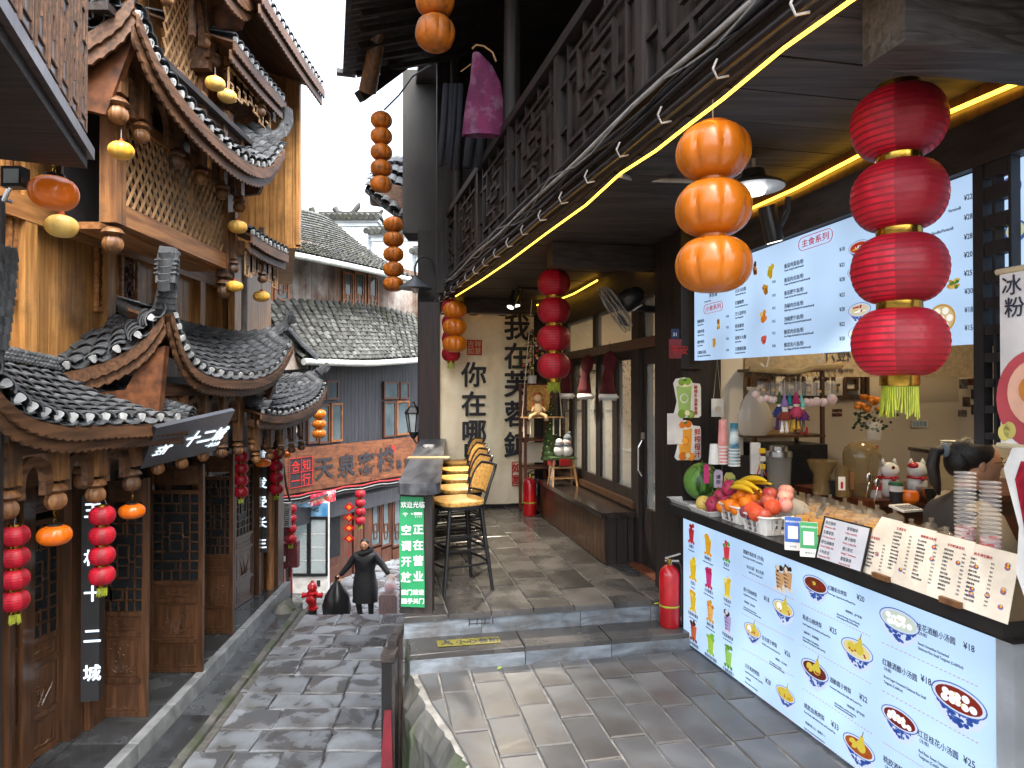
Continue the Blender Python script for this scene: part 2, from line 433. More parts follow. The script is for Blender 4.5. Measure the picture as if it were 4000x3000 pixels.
# broken stone end of the pavement beside the hydrant
b=MB()
for i in range(9):
    yy=10.0+i*.14
    b.ball((kx(yy)+.16 - i*.03+random.uniform(-.03,.03),yy,-1.62 - i*.03),(.16,.13,.22),8,6)
b.box((-4.6,11.0,-3.1),(-3.72,11.3,-1.62))
b.box((kx(10.1)-.3,10.1,-3.1),(-3.45,11.0,-1.7))
tag(b.build('rough_stone_wall',mossy,None,smooth=50),'rough broken mossy stone edge beside the red fire hydrant','stone wall')

# near platform in front of the counter (z=0)
EDGE=[(-.64,4.25),(-.50,3.85),(-.39,3.59),(-.24,3.30),(-.19,3.12),(-.15,2.8),(-.5,2.0),(-1.2,.6),(-1.4,-1.5)]
def jag(p,a=.015): return (p[0]+random.uniform(-a,a),p[1]+random.uniform(-a,a))
ed=[]
for i in range(len(EDGE)-1):
    for k in range(6):
        ed.append(jag(lerp(EDGE[i],EDGE[i+1],k/6),.016 if k else .006))
ed.append(EDGE[-1])
b=MB(); n=len(ed)
vs=[(p[0],p[1],-.012) for p in ed]
for r in range(1,15):
    q=r/14; z=-.012 - 1.6*q**1.3
    vs+=[(p[0] - .035*min(r,2) - .05*q+.009*math.sin(i*.5+r*.6)+random.uniform(-.005,.005),p[1]+random.uniform(-.008,.008),z) for i,p in enumerate(ed)]
fs=[]
for r in range(14): fs+=[(r*n+i,r*n+i+1,(r+1)*n+i+1,(r+1)*n+i) for i in range(n-1)]
b.add(vs,fs)
far=[Rw(5,-1.5),Rw(5,4.5)]
top=[(p[0],p[1],-.03) for p in ed][::-1]+[(-.64,4.5,-.03),(far[1].x,far[1].y,-.03),(far[0].x,far[0].y,-.03)]
b.face(top)
b.face([(-.64,4.25,-1.6),(-.64,4.25,-.03),(-.74,4.6,-.03),(-.74,4.6,-1.6)])
platform=setting('platform',b,[mossy])
def inside(p):        # right of the ragged edge
    for i in range(len(EDGE)-1):
        a,c=EDGE[i],EDGE[i+1]
        if (c[1] - p[1])*(a[1] - p[1])<=0 and a[1] != c[1]:
            t=(p[1]-a[1])/(c[1]-a[1]); return p[0]>a[0]+(c[0]-a[0])*t
    return p[0]>-.64
def clip_edge(poly):
    out=[]
    for p in poly:
        q=list(p)
        for _ in range(60):
            if inside((q[0]-.03,q[1])): break
            q[0]+=.01
        out.append(tuple(q))
    return out
M0=1/1.0
for c in range(11):
    xr0=.0+c*.2
    yr=4.28 - random.uniform(.1,.4)
    top=4.28
    while top>1.9:
        y0=max(yr,1.9)
        P=[Rw(xr0+.006,y0+.006),Rw(xr0+.194,y0+.006),Rw(xr0+.194,top-.006),Rw(xr0+.006,top-.006)]
        P=[(p.x,p.y) for p in P]
        if any(inside(p) for p in P) and xr0+.2<2.25:
            P=clip_edge(P)
            if max(p[0] for p in P) - min(p[0] for p in P)>.06:
                stone(P,-.045,random.uniform(-.003,.003),plat,platform,'paving_slab',jit=.003,ch=.006,sub=2,tilt=.006)
        top=y0; yr=top - random.uniform(.34,.5)
b=MB()
b.face([(p[0],p[1],-.012) for p in ed[::-1]]+[(-.64,4.5,-.012),(Rw(5,4.5).x,Rw(5,4.5).y,-.012),(Rw(5,-1.5).x,Rw(5,-1.5).y,-.012)])
b.build('mortar_bed',grout,platform)
# the two steps and the upper platform (z=.11,.26)
def Rp(x,y): p=Rw(x,y); return (p.x,p.y)
LX=lambda Y: -.726 - .104*(Y-4.53)      # street-side edge of the upper platform
b=MB(); b.T=Matrix.Rotation(ALPHA,4,'Z')
b.box((.22,4.31,-1.6),(2.3,4.62,.085))
_q=[toR((LX(4.56),4.56,0)),toR((LX(9.5),9.5,0))]
_p=[(_q[0].x,4.59),(2.6,4.59),(2.6,9.6),(_q[1].x,9.6)]
b.add([(x,y,-1.6) for x,y in _p]+[(x,y,.235) for x,y in _p],[(0,3,2,1),(4,5,6,7),(0,1,5,4),(1,2,6,5),(2,3,7,6),(3,0,4,7)])
steps=setting('steps',b,mossy)
x=.225
while x<2.24:
    w=min(random.uniform(.55,.8),2.26 - x)
    if 2.26 - x - w<.2: w=2.26 - x
    z=.11
    P=[Rp(x,4.30),Rp(x+w-.006,4.30),Rp(x+w-.006,4.60),Rp(x,4.60)]
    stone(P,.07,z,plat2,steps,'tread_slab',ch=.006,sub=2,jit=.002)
    P=[Rp(x,4.293),Rp(x+w-.006,4.293),Rp(x+w-.006,4.32),Rp(x,4.32)]
    stone(P,-.02,.074,bluestone,steps,'riser_stone',ch=.004)
    x+=w
x=.2
while x<2.3:
    w=min(random.uniform(.5,.9),2.34 - x)
    if 2.34 - x - w<.2: w=2.34 - x
    stone([Rp(x,4.585),Rp(x+w-.006,4.585),Rp(x+w-.006,4.62),Rp(x,4.62)],.108,.222,bluestone,steps,'riser_stone',ch=.004)
    x+=w
b=MB(); b.T=Matrix.Rotation(ALPHA,4,'Z')
b.box((.19,4.56,-1.6),(.2,4.6,.2))
for c in range(7):
    xr0=.2+c*.3; y0=4.57; off=(c % 3)*.17
    while y0<8.68:
        y1=min(y0+(.52 if y0>4.6 else .25+off),8.7)
        xr1=min(xr0+.294,2.34)
        P=[Rp(xr0+.002,y0+.003),Rp(xr1,y0+.003),Rp(xr1,y1-.004),Rp(xr0+.002,y1-.004)]
        P=[(max(p[0],LX(p[1])-.01),p[1]) for p in P]
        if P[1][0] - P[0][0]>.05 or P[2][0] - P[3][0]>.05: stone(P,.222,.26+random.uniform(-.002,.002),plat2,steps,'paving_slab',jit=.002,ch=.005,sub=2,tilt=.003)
        y0=y1
b=MB(); b.T=Matrix.Rotation(ALPHA,4,'Z'); b.add([(x,y,z) for z in (.2,.25) for x,y in ((_p[0][0]+.02,4.62),(2.4,4.62),(2.4,8.7),(_p[3][0]-.1,8.7))],[(0,3,2,1),(4,5,6,7)]); b.build('mortar_bed',grout,steps)
# caution strip on the lower tread
p=Rw(.62,4.44,.1135)
cs=thing('caution_strip','yellow caution strip with black writing on the lower stone step','floor sticker',p,ALPHA+math.radians(-1))
b=MB(); b.box((-.21,-.055,0),(.21,.055,.0015)); b.build('strip',mat('dull_yellow_film','#7d7730',.6,isl=0),cs)
t=text(cs,'小心台阶',.075,inkg,tr(-.08,.0,.0025),name='lettering',bold=.001); t.matrix_basis=tr(-.09,-.028,.0025)
b=MB(); b.tube([(-.18,-.03,.003),(-.15,0,.003),(-.16,.03,.003)],.005,5); b.tube([(-.15,0,.003),(-.12,-.02,.003),(-.11,-.035,.003)],.005,5); b.tube([(-.155,.01,.003),(-.125,.02,.003)],.005,5); b.ball((-.15,.038,.003),.008,8,6)
b.build('slipping_figure',inkg,cs)
b=MB()
for a in range(4): b.tube([PRY(1835+a*30,2400+a*4,4.583),PRY(1832+a*31,2445-a*3,4.583)],.004,5)
for a in range(3): b.tube([PRY(1820+a*6,2403+a*17,4.582),PRY(1915,2400+a*16,4.582)],.0035,5)
tag(b.build('charcoal_scrawl',ink),'black brushed scrawl on the riser under the green sign','writing')
# small fallen leaf
b=MB(); b.add([(0,-.028,0),(.013,0,.008),(0,.03,.004),(-.013,0,.01)],[(0,1,2,3)])
tag(b.build('fallen_leaf',mat('green_leaf','#7a8f3c',.5),None,M=tr(PZ(1952,2612,.006)) @ rot('Z',-60)),'small green leaf lying on the paving below the steps','leaf')
# ---------------------------------------------------------------- tiled roofs
def arc_tile(r,l,th,up=True,n=6,taper=.9):
    b=MB(); vs,fs=[],[]
    for yy,q in ((0,1.0),(l,taper)):
        for rr in (r*q,(r-th)*q):
            for i in range(n+1):
                a=PI*(.04+.92*i/n); vs.append((-rr*math.cos(a),yy,(rr*math.sin(a)*.62)*(1 if up else -1)))
    m=n+1
    for i in range(n):
        fs+=[(i,i+1,2*m+i+1,2*m+i),(m+i,3*m+i,3*m+i+1,m+i+1),(i,m+i,m+i+1,i+1),(2*m+i,2*m+i+1,3*m+i+1,3*m+i)]
    if not up: fs=[f[::-1] for f in fs]
    b.add(vs,fs); return b
def end_plug(r):        # lime filling under the lowest cover tile
    b=MB(); pts=[(-r*.36,.15*r),(-r*.3,r*.34),(0,r*.42),(r*.3,r*.34),(r*.36,.15*r),(r*.2,-r*.35),(0,-r*.5),(-r*.2,-r*.35)]
    b.prism(pts,-.008,.03); return b
def roof_tiles(parent,fn,ncol,nrow,r,l,single=True,ends=True,pans=True,mt=None,t0=0.0,maxq=99,M=None,jit=.15):
    mt=mt or tile_m
    cover=arc_tile(r,l,.016).mesh('tile',mt,60); pan=arc_tile(r*1.05,l,.010,False,4).mesh('pan_tile',mt,60)
    plug=end_plug(r).mesh('tile_end',tile_end)
    jc,jp=MB(),MB()
    for c in range(ncol):
        for kind in (0,1):
            if kind and not pans: continue
            s=(c+.5+.5*kind)/ncol
            if s>1: continue
            for q in range(nrow):
                t=t0+(1-t0)*q/nrow; e=.5/nrow
                p0,p1=fn(s,t),fn(s,min(t+e,1.0) if t+e<=1 else 1.0)
                sa,sb=fn(max(s-.01,0),t),fn(min(s+.01,1),t)
                yv=(p1-p0).normalized(); xv=(sb-sa).normalized(); zv=xv.cross(yv).normalized(); xv=yv.cross(zv)
                yv=(yv - zv*(.12 if not kind else .04)).normalized(); zv=xv.cross(yv)
                jx=random.uniform(-1,1)*r*jit*.5
                T=basis(p0+zv*(r*.12+.035 if not kind else r*.45)+xv*jx,xv,yv,zv) @ rot('Z',random.uniform(-8,8)*jit)
                if M: T=M @ T
                if kind: jp.T=T; jp.add(*tile_data(pan)); continue
                if single and q<maxq: place('tile',cover,parent,T)
                else: jc.T=T; jc.add(*tile_data(cover))
                if q==0 and ends: place('tile_end',plug,parent,T) if single else None
    if jc.v: tag(jc.build('cover_tile_rows',mt,parent,60),kind='stuff')
    if jp.v: tag(jp.build('pan_tile_rows',mt,parent,60),kind='stuff')
_td={}
def tile_data(me):
    if me.name not in _td: _td[me.name]=([tuple(v.co) for v in me.vertices],[tuple(p.vertices) for p in me.polygons])
    return _td[me.name]
def sheet(b,fn,n,m,off,th=.02):
    vs=[]
    for k in (0,1):
        for i in range(n+1):
            for j in range(m+1):
                p=fn(i/n,j/m); vs.append((p.x,p.y,p.z - off - k*th))
    w=m+1; o=(n+1)*w; fs=[]
    for i in range(n):
        for j in range(m):
            a=i*w+j; fs+=[(a,a+w,a+w+1,a+1),(o+a,o+a+1,o+a+w+1,o+a+w)]
    for i in range(n): a=i*w; fs+=[(a,o+a,o+a+w,a+w),(a+m,a+w+m,o+a+w+m,o+a+m)]
    for j in range(m): a=j; c=n*w+j; fs+=[(a,a+1,o+a+1,o+a),(c,o+c,o+c+1,c+1)]
    b.add(vs,fs)
def fascia(b,path,h,th,scal=.08,depth=.02,inward=(0,0,0)):       # board hung along an eave with a scalloped foot
    P=[Vector(p) for p in path]; L=[0]
    for i in range(1,len(P)): L.append(L[-1]+(P[i]-P[i-1]).length)
    n=max(int(L[-1]/scal*3),6); vs,fs=[],[]
    for i in range(n+1):
        d=L[-1]*i/n; k=max(j for j in range(len(L)) if L[j]<=d+1e-9); k=min(k,len(P)-2)
        q=P[k].lerp(P[k+1],(d-L[k])/max(L[k+1]-L[k],1e-6)); dr=(P[k+1]-P[k]).normalized(); s=Vector((-dr.y,dr.x,0)).normalized()*th
        z=h+depth*(abs(math.sin(PI*d/scal)) - .5)+(depth*.8 if (i % 3==0) else 0)*-.3
        for a in (q,q+s): vs+=[(a.x,a.y,a.z),(a.x,a.y,a.z - z)]
    for i in range(n):
        a=i*4; c=a+4
        fs+=[(a,a+1,c+1,c),(a+2,c+2,c+3,a+3),(a,c,c+2,a+2),(a+1,a+3,c+3,c+1)]
    fs+=[(0,2,3,1),(n*4,n*4+1,n*4+3,n*4+2)]
    b.add(vs,fs)
def horn(b,path,w0,w1,n=26,up=Vector((0,0,1))):     # curled ridge of stacked thin tiles
    P=[Vector(p) for p in path]; L=[0]
    for i in range(1,len(P)): L.append(L[-1]+(P[i]-P[i-1]).length)
    def at(d):
        d=min(max(d,0),L[-1]-1e-5); k=max(j for j in range(len(L)) if L[j]<=d); k=min(k,len(P)-2)
        return P[k].lerp(P[k+1],(d-L[k])/(L[k+1]-L[k]))
    for i in range(n):
        d=L[-1]*i/(n-1); p=at(d); t=(at(d+.03)-at(d-.03)).normalized(); w=w0+(w1-w0)*i/(n-1)
        x=t.cross(up).normalized() if abs(t.dot(up))<.97 else Vector((1,0,0)); z=x.cross(t)
        for lay,hh in ((0,0.0),(1,.035),(2,.07)):
            T=basis(p+z*hh,x,(t*.93+z*.36).normalized(),(z*.93 - t*.36).normalized())
            ww=w*(1 - .18*lay)
            b.prism([(-ww,0),(-ww*.5,.022),(0,.03),(ww*.5,.022),(ww,0),(ww,.014),(ww*.5,.036),(0,.044),(-ww*.5,.036),(-ww,.014)],-.03,L[-1]/(n-1)*1.1,None,T)
def bez(p,n=14):       # smooth curve through control points (Catmull-Rom)
    P=[Vector(q) for q in p]; P=[2*P[0]-P[1]]+P+[2*P[-1]-P[-2]]; out=[]
    for i in range(1,len(P)-2):
        for k in range(n):
            t=k/n; a,b_,c,d_=P[i-1],P[i],P[i+1],P[i+2]
            out.append(.5*((2*b_)+(c-a)*t+(2*a-5*b_+4*c-d_)*t*t+(3*b_-a-3*c+d_)*t**3))
    return out+[P[-2]]
def path_at(P,s):
    s=min(max(s,0),1)*(len(P)-1); k=min(int(s),len(P)-2); return P[k].lerp(P[k+1],s-k)
def ruled(bot,top,sag=.0):
    return lambda s,t: path_at(bot,s).lerp(path_at(top,s),t) - Vector((0,0,1))*sag*4*t*(1-t)

# ---------------------------------------------------------------- the carved timber building on the left
LB=Vector((-4.1,7.0,-1.37)); LM=tr(-LB)
lb=thing('timber_building','tall honey coloured timber building with curled tiled roofs, lattice gallery and carved doors','building',LB)
WX=-4.15
def lbm(b,name,m,parent=None,smooth=False):
    if parent is None: return b.build(name,m,lb,smooth,LM)
    return b.build(name,m,parent,smooth)          # parent sits at the same origin
# solid wall behind the planks
b=MB(); b.box((WX-2.5,3.2,-1.37),(WX-.06,9.5,7.5)); b.box((WX-2.5,9.5,-1.37),(WX-.06,10.9,7.5))
lbm(b,'wall_core',darkw)
# vertical planks on the upper wall
y=4.0
while y<9.5:
    w=random.uniform(.10,.15); y1=min(y+w,9.5); dx=random.uniform(0,.006)
    b=MB(); b.box((WX-.05,y+.003,1.35),(WX+dx,y1-.003,6.9)); lbm(b,'plank',honey)
    y=y1
for yy in (4.35,5.05,5.62,6.75,7.9,8.75,9.42):
    b=MB(); b.box((WX-.02,yy-.07,1.36),(WX+.085,yy+.07,6.9)); lbm(b,'post',honey); b=MB(); b.box((WX-.02,yy-.07,-1.37),(WX+.085,yy+.07,1.35)); lbm(b,'post',maho)
b=MB(); b.box((WX-.02,3.6,.98),(WX+.1,9.5,1.36)); lbm(b,'lintel',brownY)
b=MB(); b.box((WX-.02,3.6,3.22),(WX+.09,9.5,3.42)); lbm(b,'rail',honeyX)
# carved window panels
def carved(u0,v0,u1,v1,x=WX+.02,split=1):
    p,q=PX(u0,v1,x),PX(u1,v0,x)
    y0,y1,z0,z1=p.y,q.y,min(p.z,q.z),max(p.z,q.z)
    for k in range(split):
        a,c=y0+(y1-y0)*k/split+.015,y0+(y1-y0)*(k+1)/split - .015
        f=MB(); f.box((x,a,z0),(x+.03,a+.035,z1)); f.box((x,c-.035,z0),(x+.03,c,z1)); f.box((x,a+.035,z0),(x+.03,c-.035,z0+.05)); f.box((x,a+.035,z1-.05),(x+.03,c-.035,z1))
        fr=lbm(f,'window',honeyX)
        g=MB(); g.box((x-.02,a+.035,z0+.05),(x-.012,c-.035,z1-.05)); lbm(g,'backing',ink,fr)
        g=MB(); rs=random.Random(int(u0)+k)
        for _ in range(95):       # openwork of stems,flowers and figures
            cy,cz=rs.uniform(a+.05,c-.05),rs.uniform(z0+.07,z1-.07); r=rs.uniform(.012,.03)
            if rs.random()<.45: g.ball((x+.004,cy,cz),(r*.6,r,r*rs.uniform(.8,1.6)),6,4)
            else:
                a0=rs.uniform(0,6.28); R=rs.uniform(.03,.07)
                pts=[(x+.004+rs.uniform(-.004,.006),min(max(cy+R*math.cos(a0+k2*.7),a+.035),c-.035),min(max(cz+R*math.sin(a0+k2*.7),z0+.05),z1-.05)) for k2 in range(5)]
                g.tube(pts,.006,4)
        lbm(g,'carved_openwork',carvedw,fr)
carved(14,600,66,1165); carved(362,900,432,1215); carved(462,860,538,1215); carved(893,1120,933,1300)

def roof(bot,top,ncol,nrow,r,single=True,fh=.16,sag=.05,ridge=None,verge=None,mt=None,ends=True,t0=0):
    fn0=ruled(bot,top,sag)
    fn=lambda s,t: fn0(s,t)
    b=MB(); sheet(b,fn,16,5,.02,.025)
    rf=lbm(b,'roof',brownY)
    l=((path_at(top,.5)-path_at(bot,.5)).length)/nrow*1.25
    roof_tiles(rf,fn,ncol,nrow,r,l,single,ends=ends,mt=mt)
    b=MB()
    fascia(b,[p - Vector((0,0,.03)) for p in bot],fh*.55,-.025,.085,.018)
    fascia(b,[p - Vector((.04,0,.03+fh*.45)) for p in bot],fh*.6,-.025,.085,.022)
    lbm(b,'fascia_board',brownY,rf)
    return rf,fn
def finial(parent,p,s=1.0,m=None,ph=.3,w=.11):       # hanging post that ends in a carved pumpkin; p=underside of the pumpkin
    b=MB(); b.T=tr(p)
    b.box((-w/2*s,-w/2*s,.2*s),(w/2*s,w/2*s,.2*s+ph))
    o=lbm(b,'hanging_post',brownV)
    s *= .88; b=MB(); b.T=tr(p)
    b.lathe([(.012,0),(.05*s,.012*s),(.075*s,.045*s),(.08*s,.075*s),(.07*s,.11*s),(.045*s,.135*s)],24,lobe=10,amp=.24)
    b.lathe([(.05*s,.13*s),(.085*s,.155*s),(.075*s,.175*s),(.05*s,.2*s)],16)
    lbm(b,'carved_finial',brownV,o,50)
    return o
def arch(x,y0,y1,z0,z1,th=.05,name='arch'):         # arch board between two hanging posts,along Y
    n=12; cy,w=(y0+y1)/2,(y1-y0)/2; iw=w*.55
    out=[(y0,z0)] ; b=MB(); vs=[]; zc=z0+(z1-z0)*.35
    o_=[(cy - w*math.cos(PI*i/n),zc+(z1-zc)*math.sin(PI*i/n)) for i in range(n+1)]
    i_=[(cy - iw*math.cos(PI*i/n),zc+(z1-zc)*.66*math.sin(PI*i/n)) for i in range(n+1)]
    o_=[(y0,z0)]+o_+[(y1,z0)]; i_=[(cy-iw,z0)]+i_+[(cy+iw,z0)]; m=len(o_)
    for xx in (x-th/2,x+th/2): vs+=[(xx,p[0],p[1]) for p in o_]+[(xx,p[0],p[1]) for p in i_]
    fs=[]
    for i in range(m-1):
        fs+=[(i,i+1,m+i+1,m+i),(2*m+i,3*m+i,3*m+i+1,2*m+i+1),(i,2*m+i,2*m+i+1,i+1),(m+i,m+i+1,3*m+i+1,3*m+i)]
    fs+=[(0,m,3*m,2*m),(m-1,3*m-1,4*m-1,2*m-1)]
    b.add(vs,fs)
    return lbm(b,name,brownY)

# roof A: low roof at the left
bot=bez([(-3.2,3.75,2.35),(-3.1,4.05,1.78),(-3.08,4.5,1.585),(-3.08,5.2,1.545),(-3.08,6.28,1.50)])
top=bez([(-4.12,4.9,2.1),(-4.12,5.1,2.0),(-4.12,5.4,1.98),(-4.12,5.9,1.93),(-4.12,6.45,1.87)])
rA,fA=roof(bot,top,15,8,.082,True)
b=MB(); horn(b,[(p.x+.03,p.y,p.z+.05) for p in top[::6]],.08,.08,34); lbm(b,'ridge',tile_m,rA)
b=MB(); horn(b,bez([(-4.1,6.42,1.9),(-3.6,6.38,1.68),(-3.1,6.32,1.53)]),.075,.075,20); lbm(b,'verge_tiles',tile_m,rA)
b=MB(); horn(b,bez([(-3.25,4.0,1.75),(-3.1,3.96,2.0),(-3.06,3.99,2.35),(-3.04,4.0,2.6)]),.1,.07,18); lbm(b,'corner_horn',tile_m,rA)
# roof B: raised centre roof,street side
bot=bez([(-3.1,6.05,2.52),(-3.1,6.25,2.2),(-3.1,6.6,2.0),(-3.1,7.3,1.93),(-3.1,8.2,1.96),(-3.08,8.8,2.12),(-3.05,9.2,2.42)])
top=bez([(-3.55,6.15,2.58),(-3.75,6.5,2.5),(-4.1,7.2,2.5),(-4.1,7.9,2.5),(-4.1,8.5,2.48),(-3.7,8.95,2.46),(-3.2,9.2,2.52)])
rB,fB=roof(bot,top,19,8,.08,True,sag=.03)
b=MB(); horn(b,bez([(-4.1,6.9,2.56),(-4.1,7.6,2.57),(-4.1,8.4,2.53),(-3.7,8.9,2.47),(-3.3,9.15,2.52),(-3.1,9.25,2.68),(-3.06,9.28,2.82)]),.075,.05,46); lbm(b,'ridge',tile_m,rB)
b=MB(); horn(b,bez([(-3.95,6.6,2.42),(-3.45,6.25,2.38),(-3.2,6.05,2.46),(-3.1,5.97,2.62),(-3.06,5.94,2.82),(-3.05,5.93,2.96)]),.09,.085,26); lbm(b,'corner_horn',tile_m,rB)
b=MB(); b.T=tr(-3.055,5.9,2.96) @ rot('X',-8)
b.prism([(-.085,-.22),(.085,-.22),(.09,0),(.07,.10),(-.075,.12),(-.09,0)],-.02,.02); b.cbox((0,.02,.06),(.18,.04,.03)); b.box((-.1,-.035,-.02),(.1,.02,-.008)); b.box((-.1,-.035,-.06),(.1,.02,-.048)); b.box((-.1,-.035,-.10),(.1,.02,-.088)); b.box((-.1,-.035,-.14),(.1,.02,-.128))
lbm(b,'horn_tip',tile_m,rB)
# roof B: side facing the camera
bot=bez([(-4.25,5.95,1.93),(-3.95,5.94,1.98),(-3.6,5.94,2.08),(-3.3,5.94,2.26),(-3.12,5.95,2.5)])
top=bez([(-4.25,6.6,2.34),(-4.05,6.6,2.36),(-3.9,6.55,2.38),(-3.6,6.35,2.42),(-3.3,6.12,2.5)])
b=MB(); sheet(b,ruled(bot,top,.02),10,4,.02,.025); rB2=lbm(b,'roof',brownY)
roof_tiles(rB2,ruled(bot,top,.02),6,4,.085,.2,True)
b=MB(); fascia(b,[p - Vector((0,0,.03)) for p in bot],.1,.025,.1,.018); fascia(b,[p - Vector((0,-.03,.11)) for p in bot],.1,.025,.1,.025); lbm(b,'fascia_board',brownY,rB2)
# roof C: low roof at the right
bot=bez([(-3.12,8.25,1.53),(-3.1,9.0,1.47),(-3.08,9.9,1.53),(-3.05,10.5,1.66),(-3.05,10.9,1.9)])
top=bez([(-4.1,8.6,1.9),(-4.1,9.3,1.93),(-4.1,10.0,1.93),(-3.7,10.6,1.9),(-3.15,10.85,1.95)])
rC,fC=roof(bot,top,16,7,.085,False,sag=.03)
b=MB(); horn(b,bez([(-4.1,8.6,1.95),(-4.1,9.8,1.99),(-3.7,10.5,1.93),(-3.3,10.8,1.95),(-3.05,10.95,2.1)]),.07,.05,36); lbm(b,'ridge',tile_m,rC)
b=MB(); horn(b,bez([(-4.0,8.5,1.85),(-3.5,8.42,1.68),(-3.15,8.4,1.56)]),.09,.09,10); lbm(b,'verge_tiles',tile_m,rC)
# posts,tie beams,arches and finials below A,B and C
for (yy,z) in ((4.35,.95),(4.82,.93),(5.28,.90),(5.78,.92)): finial(lb,Vector((-3.3,yy,z)),1.1,ph=.42)
for yy in (5.9,): finial(lb,Vector((-3.8,yy,.92)),1.1,ph=.42)
for y0,y1 in ((4.35,4.82),(4.82,5.28),(5.28,5.78)): arch(-3.3,y0+.06,y1-.06,1.06,1.34)
b=MB(); b.box((-3.36,3.8,1.36),(-3.25,6.35,1.46)); lbm(b,'tie_beam',brownY)
for yy in (4.35,5.28,5.78): b=MB(); b.box((-4.1,yy-.05,1.2),(-3.35,yy+.05,1.32)); lbm(b,'bracket_beam',brownY)
for k in range(7):
    yy=6.3+k*.46; o=finial(lb,Vector((-3.35,yy,1.0 if k not in (2,3) else 1.02)),.9,ph=.62,w=.10)
    if k<6: arch(-3.35,yy+.05,yy+.41,1.42,1.74)
b=MB(); b.box((-3.42,6.1,1.74),(-3.3,9.3,1.86)); lbm(b,'tie_beam',brownY)
b=MB(); b.box((-4.1,6.2,1.25),(-3.9,9.2,1.95)); lbm(b,'boarding',darkw)
b=MB(); b.prism([(-4.1,1.5),(-3.2,1.55),(-3.14,2.2),(-3.3,2.15),(-3.5,1.8),(-4.1,1.75)],6.02,6.1); lbm(b,'corner_bracket',carvedw)
b=MB(); b.prism([(-4.1,1.5),(-3.35,1.5),(-3.1,2.2),(-3.3,2.15),(-3.5,1.8),(-4.1,1.75)],9.0,9.08); lbm(b,'corner_bracket',carvedw)
for k in range(5):
    yy=8.6+k*.46; finial(lb,Vector((-3.3,yy,.85)),.85,ph=.5,w=.09)
    if k<4: arch(-3.3,yy+.05,yy+.41,1.08,1.34)
b=MB(); b.box((-3.36,8.4,1.34),(-3.25,10.75,1.43)); lbm(b,'tie_beam',brownY)

# gallery with diagonal lattice
GX=-3.4
p0,p1=PX(440,985,GX),PX(878,1165,GX)
for i,(u,v) in enumerate(((440,990),(876,1166))):
    p=PX(u,v,GX); finial(lb,Vector((GX,p.y,p.z)),1.25,ph=1.95,w=.115)
ya,yb=p0.y+.07,p1.y - .06
zb0,zb1,zt=3.22,3.40,4.16
b=MB(); b.box((GX-.05,ya-.02,zb0),(GX+.05,yb+.02,zb1)); lbm(b,'gallery_beam',honeyX)
b=MB(); b.box((GX-.04,ya,zt),(GX+.04,yb,zt+.1)); lbm(b,'gallery_rail',honeyX)
b=MB(); b.box((GX-.4,ya,zb0-.03),(GX-.06,yb,zb0+.03)); lbm(b,'gallery_floor',honeyX)
b=MB(); b.box((GX-.42,ya-.1,zb1-.2),(GX-.40,yb,4.7)); lbm(b,'gallery_shade_sheet',ink)  # black sheet standing in for the shade inside the gallery
L=yb-ya; Hh=zt-zb1; st=.105; sl_=.62      # laths rise at this run per height
for sgn in (1,-1):
    k=-int(Hh*sl_/st)-1
    while k*st<L+Hh*sl_:
        y0=ya+k*st; pts=[]
        for t in range(21):
            q=t/20; yy=y0+q*Hh*sl_ if sgn>0 else y0+(1-q)*Hh*sl_
            if ya<=yy<=yb: pts.append((yy,zb1+q*Hh))
        if len(pts)>2:
            b=MB(); b.beam((GX+.008*sgn,pts[0][0],pts[0][1]),(GX+.008*sgn,pts[-1][0],pts[-1][1]),.014,.022,up=(1,0,0)); lbm(b,'lath',lattice_w)
        k+=1
for (u,v) in ((460,470),(552,545),(690,645),(783,708),(866,765),(934,815)):
    p=PX(u,v+15,-3.2); finial(lb,p,1.0 if u>500 else 1.2,ph=.75 if u>500 else .9,w=.09)
ys=[PX(u,v,-3.2) for (u,v) in ((460,470),(552,545),(690,645),(783,708),(866,765),(934,815))]
for i in range(5): arch(-3.22,ys[i].y+.05,ys[i+1].y-.05,ys[i].z+.12,ys[i].z+.52)
b=MB(); b.box((-3.3,ys[0].y-.1,4.66),(-3.18,ys[-1].y+.1,4.76)); lbm(b,'tie_beam',brownY)
b=MB(); b.box((-4.1,ys[0].y-.3,4.72),(-3.1,ys[-1].y+.15,4.78)); lbm(b,'soffit',darkY)
# roof D: the big swept roof over the gallery
bot=bez([(-2.95,5.2,4.78),(-2.92,5.45,4.52),(-2.9,5.9,4.36),(-2.9,6.6,4.29),(-2.9,7.3,4.31),(-2.9,7.9,4.48),(-2.88,8.35,4.86)])
top=bez([(-3.3,5.3,5.1),(-3.7,5.5,4.98),(-3.95,5.9,4.9),(-3.95,6.6,4.9),(-3.95,7.3,4.9),(-3.6,7.9,4.9),(-3.05,8.4,5.0)])
rD,fD=roof(bot,top,21,6,.082,False,fh=.2,sag=.02)
plugm=end_plug(.075).mesh('tile_end',tile_end)
for rr,fn,nc in ((rC,fC,16),(rD,fD,21)):
    for c in range(nc):
        p=fn((c+.5)/nc,0); place('tile_end',plugm,rr,tr(p.x+.01,p.y,p.z+.02) @ rot('Z',90))
b=MB(); horn(b,bez([(-3.5,7.9,4.78),(-3.1,8.25,4.85),(-2.92,8.45,5.02),(-2.88,8.52,5.22),(-2.88,8.53,5.36)]),.09,.06,30); lbm(b,'corner_horn',tile_m,rD)
b=MB(); horn(b,bez([(-3.4,5.5,4.8),(-3.05,5.22,4.92),(-2.95,5.1,5.2),(-2.92,5.05,5.6)]),.1,.09,24); lbm(b,'corner_horn',tile_m,rD)
